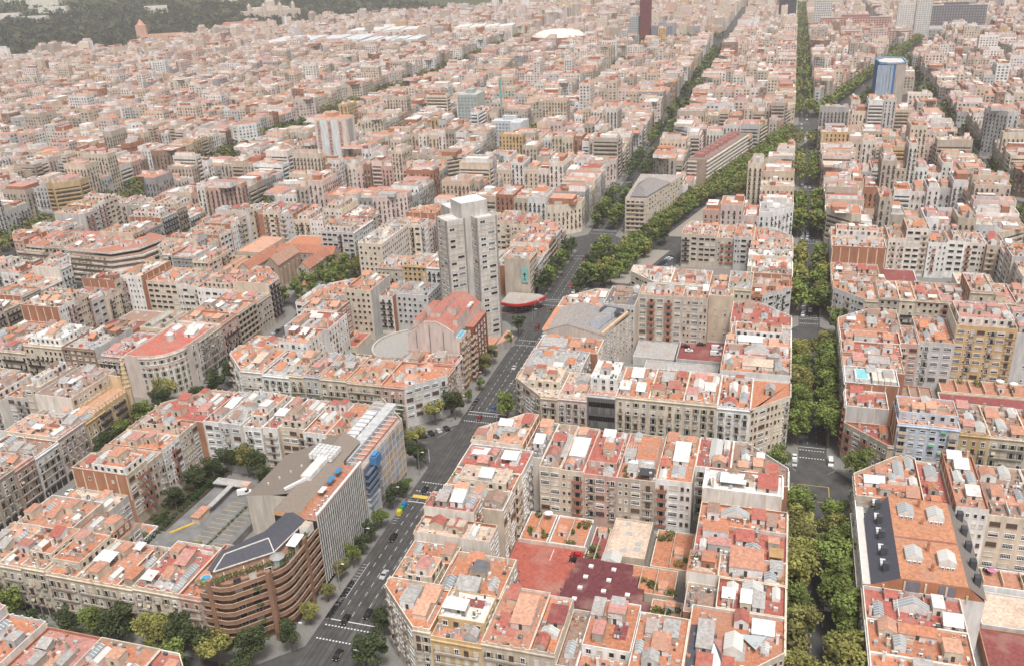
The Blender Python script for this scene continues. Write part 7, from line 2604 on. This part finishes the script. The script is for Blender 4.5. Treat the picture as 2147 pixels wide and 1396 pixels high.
# looser fabric far out
yy = 2260.0
while yy < 5200:
    st = 26 + (yy - 2200) * .012
    xw = 1.05 * (yy + 320)
    x = -xw
    while x < .24 * yy + 150:
        px, py = x + cr.uniform(-6, 6), yy + cr.uniform(-6, 6)
        if px > forest_x(py) + 10 and in_view(px, py, 15, 40) and cr.random() < .86 and not excluded((px, py)):
            h = cr.choice([14, 16, 18, 20, 22, 26]) + (cr.uniform(10, 35) if cr.random() < .05 else 0)
            a, b = cr.uniform(7, 12) + (yy - 2200) * .004, cr.uniform(7, 12)
            CITY.obox(px, py, 0, a, b, h, cr.uniform(-.3, .3), jit(WALLS[cr.choice(WALLW)], cr, .15), W, jit(ROOFS[cr.choice(ROOFW + ['white'] * 5)], cr, .15), R)  # extra white roofs imitate haze by colour this far out
            if cr.random() < .6:
                CITY.obox(px + cr.uniform(-3, 3), py + cr.uniform(-3, 3), h + .01, a * .4, b * .4, 3, 0, jit(WALLS['off-white'], cr), W)
        x += st * cr.uniform(.85, 1.2)
    yy += st * .95
# buildings of the hill foot and slope
for _ in range(60):
    y = cr.uniform(1250, 2600)
    x = forest_x(y) - abs(cr.gauss(0, 40)) + 15
    if in_view(x, y, 20, 10):
        CITY.obox(x, y, hill(x, y) - 3, cr.uniform(6, 16), cr.uniform(6, 12), cr.uniform(8, 16), cr.uniform(-.5, .5), jit(WALLS[cr.choice(['white', 'off-white', 'cream', 'pale pink'])], cr), W, jit(ROOFS[cr.choice(ROOFW)], cr), R)
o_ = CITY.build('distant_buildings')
tag(o_, 'dense mass of red-roofed city blocks stretching to the hills', 'city', kind='stuff')
o_ = CWIN.build('distant_windows')
tag(o_, 'rows of dark windows on the distant city blocks', 'windows', kind='stuff')

for (x, y, a, b, h, rot) in ((-2050, 1900, 45, 14, 16, .3), (-1960, 1830, 38, 10, 12, .35), (-2200, 1980, 50, 12, 14, .2), (-1990, 1700, 30, 12, 12, .4), (-1900, 1690, 34, 9, 12, .3), (-1730, 1960, 30, 10, 14, .6), (-2300, 2300, 40, 12, 16, .3), (-1650, 2200, 26, 12, 14, .5)):
    root, org_ = landmark('hill_building', 'pale low building among the trees on the wooded hill, %s of eight' % ordw(len([1 for q in LM if q.name.startswith('hill_building')])), 'building', x, y)
    part(root, org_, 'wall', lambda m: m.obox(x, y, hill(x, y) - 4, a, b, h + 6, rot, (.7, .66, .6), W, (.66, .6, .54), R))

# wooded hill
hm_ = MB()
gx = [-6500 + 130 * i for i in range(45)]
gy = [800 + 130 * j for j in range(42)]
for a in range(len(gx) - 1):
    for b in range(len(gy) - 1):
        q = [(gx[a], gy[b]), (gx[a + 1], gy[b]), (gx[a + 1], gy[b + 1]), (gx[a], gy[b + 1])]
        hz = [hill(*p) for p in q]
        if max(hz) > .5:
            hm_.face([(p[0], p[1], h - 1.0) for p, h in zip(q, hz)], (.07, .08, .04), LF)
structure('hill', hm_)
fm = MB()
nt_ = 0
while nt_ < 9000:
    y = cr.uniform(1150, 4200)
    x = forest_x(y) - 10 - abs(cr.gauss(0, 1)) * 620
    nt_ += 1
    if not in_view(x, y, 60, 20):
        continue
    h = hill(x, y)
    s = cr.uniform(6, 11)
    c = cr.choice([(.03, .045, .026), (.045, .062, .03), (.026, .042, .03), (.08, .095, .035), (.03, .05, .034)])
    leaf_clump(fm, x, y, h + s * .6, s, s, s * .75, 14, s * .45, c, cr)
# park strips beyond the arena
for _ in range(420):
    x, y = cr.uniform(-400, -100), cr.uniform(1340, 1530)
    if abs((y - 1420) - (x + 240) * .9) < 55:
        leaf_clump(fm, x, y, 7, 6, 6, 6, 12, 2.2, cr.choice([(.05, .075, .03), (.07, .1, .03)]), cr)
o_ = fm.build('forest')
tag(o_, 'dark wooded hillside at the top left and a park strip', 'forest', kind='stuff')

# ------------------------------------------------------------------ far landmarks
def slab_tower(name, label, cat, x0, y0, x1, y1, z, wall, win, rows, cols, roofc=(.4, .38, .36), ww=.6):
    r, o = landmark(name, label, cat, (x0 + x1) / 2, (y0 + y1) / 2)
    part(r, o, 'wall', lambda m: m.box(x0, y0, 0, x1, y1, z, wall, W, roofc, R))

    def wn(m):
        for i in range(rows):
            zz = 3 + (z - 4) * i / rows
            hh = (z - 4) / rows * .5
            for j in range(cols):
                a = x0 + (x1 - x0) * (j + .5 - ww / 2) / cols
                b = x0 + (x1 - x0) * (j + .5 + ww / 2) / cols
                m.face(((a, y0 - .12, zz), (b, y0 - .12, zz), (b, y0 - .12, zz + hh), (a, y0 - .12, zz + hh)), win, W)
    part(r, o, 'windows', wn, 'stuff')
    part(r, o, 'plant_room', lambda m: m.box(x0 + (x1 - x0) * .3, y0 + (y1 - y0) * .3, z, x0 + (x1 - x0) * .7, y0 + (y1 - y0) * .7, z + 4, tuple(q * .9 for q in wall)))
    return r, o


r, o = slab_tower('office_tower', 'slim dark red office tower beside the distant park', 'tower', -301, 1500, -282, 1525, 92, (.20, .055, .06), (.13, .03, .035), 26, 6)
r, o = slab_tower('office_block', 'pale gridded office block left of the slim dark red tower', 'office block', -322, 1506, -303, 1525, 42, (.5, .5, .5), (.12, .14, .17), 12, 5)
r, o = slab_tower('office_block', 'low grey glass block right of the slim dark red tower', 'office block', -279, 1510, -240, 1530, 24, (.3, .31, .33), (.13, .14, .17), 6, 9)
r, o = slab_tower('office_tower', 'dark blue-grey glass tower cut off by the top edge, above the boulevard', 'tower', -48, 1745, -13, 1775, 110, (.07, .075, .1), (.045, .05, .07), 30, 8)
r, o = slab_tower('residential_tower', 'white gridded tower cut off by the top edge, right of the boulevard', 'tower', 19, 1560, 51, 1585, 110, (.68, .66, .63), (.2, .2, .2), 26, 9)
r, o = slab_tower('hotel', 'wide dark slab hotel with dotted windows at the top right', 'hotel', 215, 1560, 315, 1585, 46, (.16, .15, .155), (.36, .36, .37), 9, 22, ww=.4)
r, o = slab_tower('station_hall', 'long pale station hall in front of the dark slab hotel', 'station', 205, 1470, 325, 1530, 14, (.45, .44, .43), (.2, .2, .2), 2, 20)
r, o = slab_tower('residential_tower', 'left one of two pale high slabs near the dark hotel', 'tower', 150, 1400, 176, 1416, 62, (.7, .67, .63), (.42, .4, .38), 18, 7)
r, o = slab_tower('residential_tower', 'right one of two pale high slabs near the dark hotel', 'tower', 180, 1410, 204, 1426, 70, (.68, .65, .62), (.4, .38, .36), 20, 6)
r, o = slab_tower('apartment_building', 'wide red-brown block beyond the boulevard right of the white tower', 'apartment block', 60, 1330, 170, 1348, 26, (.42, .2, .16), (.6, .55, .5), 7, 26)
r, o = slab_tower('apartment_building', 'second wide red-brown block behind the nearer red-brown one', 'apartment block', 30, 1490, 150, 1506, 34, (.38, .18, .15), (.58, .53, .48), 8, 26)
r, o = slab_tower('office_building', 'green-grey glass office with planted roof band, middle distance', 'office block', -360, 612, -338, 640, 36, (.42, .46, .44), (.25, .3, .3), 9, 6, (.5, .5, .48))
part(r, o, 'roof_garden', lambda m: [leaf_clump(m, -358 + i * 2.6, 613, 31, 1.4, 1.2, 1.2, 24, .7, (.06, .09, .03), cr) for i in range(8)] and None)
r, o = slab_tower('office_building', 'white low office with grey glass bands, middle distance behind a green crane', 'office block', -296, 530, -262, 545, 24, (.6, .62, .64), (.24, .28, .32), 6, 10, (.6, .62, .64))
part(r, o, 'side_wing', lambda m: m.box(-272, 512, 0, -261, 529.9, 26, (.66, .67, .68), W, (.62, .63, .65), R))
r, o = landmark('tower_crane', 'slim green tower crane in the middle distance', 'crane', -292, 552)
part(r, o, 'mast', lambda m: m.bar((-292, 552, 0), (-292, 552, 62), .6, (.16, .4, .34)))
part(r, o, 'jib', lambda m: (m.bar((-306, 540, 40), (-281, 560, 47), .45, (.16, .4, .34))))

# blue wrapped high-rise
r, o = landmark('scaffolded_tower', 'high-rise wrapped in bright blue scaffold sheeting with a bare concrete side', 'tower', 96, 800)
bp = [(76, 770), (84, 764), (94, 764), (103, 770), (103, 812), (86, 818), (74, 800)]
part(r, o, 'frame', lambda m: m.prism(bp, 0, 46, (.42, .36, .31), W, (.66, .62, .58), R))
part(r, o, 'blue_sheeting', lambda m: [m.prism(q, 0, 45.5, (.045, .16, .36)) for q in ([(73.0, 800), (75.2, 769.4), (76, 770), (74, 800)], [(75.2, 769.3), (83.6, 763.0), (84, 764), (76, 770)], [(83.6, 763.0), (92, 763.0), (92, 764), (84, 764)])] and None)
part(r, o, 'sheet_seam', lambda m: [m.box(77 + i * 3.2, 762.2, 0, 73.5 + i * 3.4, 762.8, 45, (.35, .42, .5)) for i in range(5)] and None)
part(r, o, 'roof_parapet', lambda m: [m.bar((*a, 47), (*b, 47), .6, (.2, .35, .52), W) for a, b in zip(bp, bp[1:] + bp[:1])] and None)

# arena with white dome
r, o = landmark('arena', 'round brick arena with shallow white domed roof', 'arena', -425, 1350)
part(r, o, 'brick_drum', lambda m: m.cyl(-425, 1350, 0, 24, 50, 50, (.42, .2, .15), n=40, top=(.6, .5, .45)))
for i in range(5):
    r0, r1 = 46 * math.cos(math.radians(i * 18)), 46 * math.cos(math.radians((i + 1) * 18))
    part(r, o, 'dome_ring', lambda m: m.cyl(-425, 1350, 24 + 11 * math.sin(math.radians(i * 18)), 24 + 11 * math.sin(math.radians((i + 1) * 18)), r0, max(.02, r1), (.76, .72, .62), n=40))
part(r, o, 'arcade', lambda m: [m.obox(-425 + 50.1 * math.cos(math.radians(a)), 1350 + 50.1 * math.sin(math.radians(a)), 4, 1.4, .3, 12, math.radians(a + 90), (.14, .08, .07)) for a in range(180, 360, 9)] and None)

# exhibition halls: wide low roofs
for (x, y, a, b, h, c, lab) in ((-900, 1340, 100, 60, 14, (.55, .56, .57), 'wide pale grey glass-roofed exhibition hall, leftmost of four'), (-830, 1500, 75, 40, 16, (.62, .6, .57), 'white exhibition hall behind the glass-roofed one'), (-740, 1330, 55, 40, 13, (.58, .59, .6), 'pale exhibition hall nearest the domed arena'), (-620, 1520, 60, 30, 17, (.7, .66, .6), 'long white columned hall behind the domed arena')):
    r, o = landmark('exhibition_hall', lab, 'hall', x, y)
    h += 9
    part(r, o, 'wall', lambda m: m.obox(x, y, 0, a, b, h, .12, (.66, .6, .52), W, c, R))
    for i in range(8):
        part(r, o, 'roof_vault', lambda m: m.obox(x - a + (i + .5) * a / 4, y + (-a + (i + .5) * a / 4) * .12, h, a / 9, b * .92, 3 + (i % 2), .12, c, W, tuple(min(.78, q * 1.12) for q in c), R))

# palace on the hill, and the stadium above the trees
r, o = landmark('palace', 'large domed sandstone palace on the wooded hill', 'palace', -1400, 2010)
hz = hill(-1400, 2010) - 4
part(r, o, 'wing', lambda m: m.obox(-1400, 2010, hz, 78, 22, 24, .75, (.56, .46, .39), W, (.5, .42, .36), R))
part(r, o, 'wing', lambda m: m.obox(-1420, 2035, hz, 50, 40, 30, .75, (.58, .48, .4), W, (.52, .44, .38), R))
part(r, o, 'dome', lambda m: (m.cyl(-1405, 2020, hz + 30, hz + 46, 15, 14, (.58, .48, .41), n=16), m.cyl(-1405, 2020, hz + 46, hz + 58, 14, 3, (.5, .44, .4), n=16)))
for q in ((-60, -16), (60, -16), (-22, -24), (22, -24)):
    xx, yy_ = -1400 + q[0] * .73 - q[1] * .68, 2010 + q[0] * .68 + q[1] * .73
    part(r, o, 'corner_tower', lambda m: (m.cyl(xx, yy_, hz, hz + 38, 6, 5.5, (.6, .5, .42), n=8), m.cyl(xx, yy_, hz + 38, hz + 45, 5.5, .5, (.56, .47, .4), n=8)))
r, o = landmark('stadium', 'pale stadium terraces above the trees at the top edge', 'stadium', -2080, 2560)
hz = hill(-2080, 2560)
part(r, o, 'stand', lambda m: m.obox(-2080, 2560, hz, 190, 40, 34, .1, (.66, .62, .57), W, (.7, .67, .62), R))
part(r, o, 'stand', lambda m: m.obox(-2060, 2630, hz, 180, 30, 48, .1, (.6, .6, .62), W, (.7, .7, .7), R))
for i in range(6):
    part(r, o, 'mast', lambda m: m.bar((-2250 + i * 60, 2545, hz + 10), (-2250 + i * 60, 2545, hz + 80), 2.2, (.62, .5, .28)))
r, o = landmark('palace', 'orange-roofed palace pavilion at the foot of the wooded hill', 'palace', -1400, 1530)
part(r, o, 'wall', lambda m: m.obox(-1400, 1530, 0, 52, 14, 22, .5, (.62, .42, .3), W, (.56, .28, .18), R))
part(r, o, 'tower', lambda m: (m.obox(-1440, 1508, 0, 11, 11, 44, .5, (.6, .36, .27)), m.cyl(-1440, 1508, 44, 56, 9, 1, (.56, .3, .22), n=8)))
r, o = landmark('palace', 'pink palace with hipped red roof at the foot of the wooded hill', 'palace', -1275, 1640)
part(r, o, 'wall', lambda m: m.obox(-1275, 1640, 0, 44, 18, 30, .6, (.62, .46, .4), W, (.5, .26, .19), R))
part(r, o, 'roof', lambda m: m.obox(-1275, 1640, 30, 30, 10, 6, .6, (.52, .26, .19), R))

# church with two striped towers
r, o = landmark('church', 'brick church with two striped bell towers and pointed cupolas', 'church', -376, 318)
part(r, o, 'nave', lambda m: gable(m, -384, 316, -368, 350, 17, 6, (.45, .3, .23), (.45, .2, .13), 'y'))
for x in (-386, -366):
    part(r, o, 'bell_tower', lambda m: (m.box(x - 3.2, 310, 0, x + 3.2, 316, 30, (.48, .27, .2)), m.box(x - 3.5, 309.7, 20, x + 3.5, 316.3, 20.8, (.62, .5, .4)), m.box(x - 3.5, 309.7, 30, x + 3.5, 316.3, 31, (.62, .5, .4)), m.cyl(x, 313, 31, 36, 3, 2.6, (.5, .3, .22), n=8), m.cyl(x, 313, 36, 42, 2.8, .2, (.55, .36, .28), n=8)))
    part(r, o, 'bell_opening', lambda m: m.box(x - 1, 309.6, 23, x + 1, 309.95, 28, (.05, .05, .05)))

# ================================================================== haze over the whole scene
hb_ = MB()
HX0, HX1, HY0, HY1, HZ0, HZ1 = -9500, 9500, -1600, 9500, -1.5, 260
hb_.box(HX0, HY0, HZ0, HX1, HY1, HZ1, (1, 1, 1), W, bot=True)
hz_o = hb_.build('haze')
tag(hz_o, kind='stuff')
hmt = bpy.data.materials.new('haze_air')
hmt.use_nodes = True
hn = hmt.node_tree
hn.nodes.clear()
ho = hn.nodes.new('ShaderNodeOutputMaterial')
pvn = hn.nodes.new('ShaderNodeVolumePrincipled')
pvn.inputs['Color'].default_value = (1, .985, .98, 1)
pvn.inputs['Density'].default_value = 0.000105
pvn.inputs['Anisotropy'].default_value = 0.2
hn.links.new(pvn.outputs[0], ho.inputs['Volume'])
hz_o.data.materials.clear()
hz_o.data.materials.append(hmt)
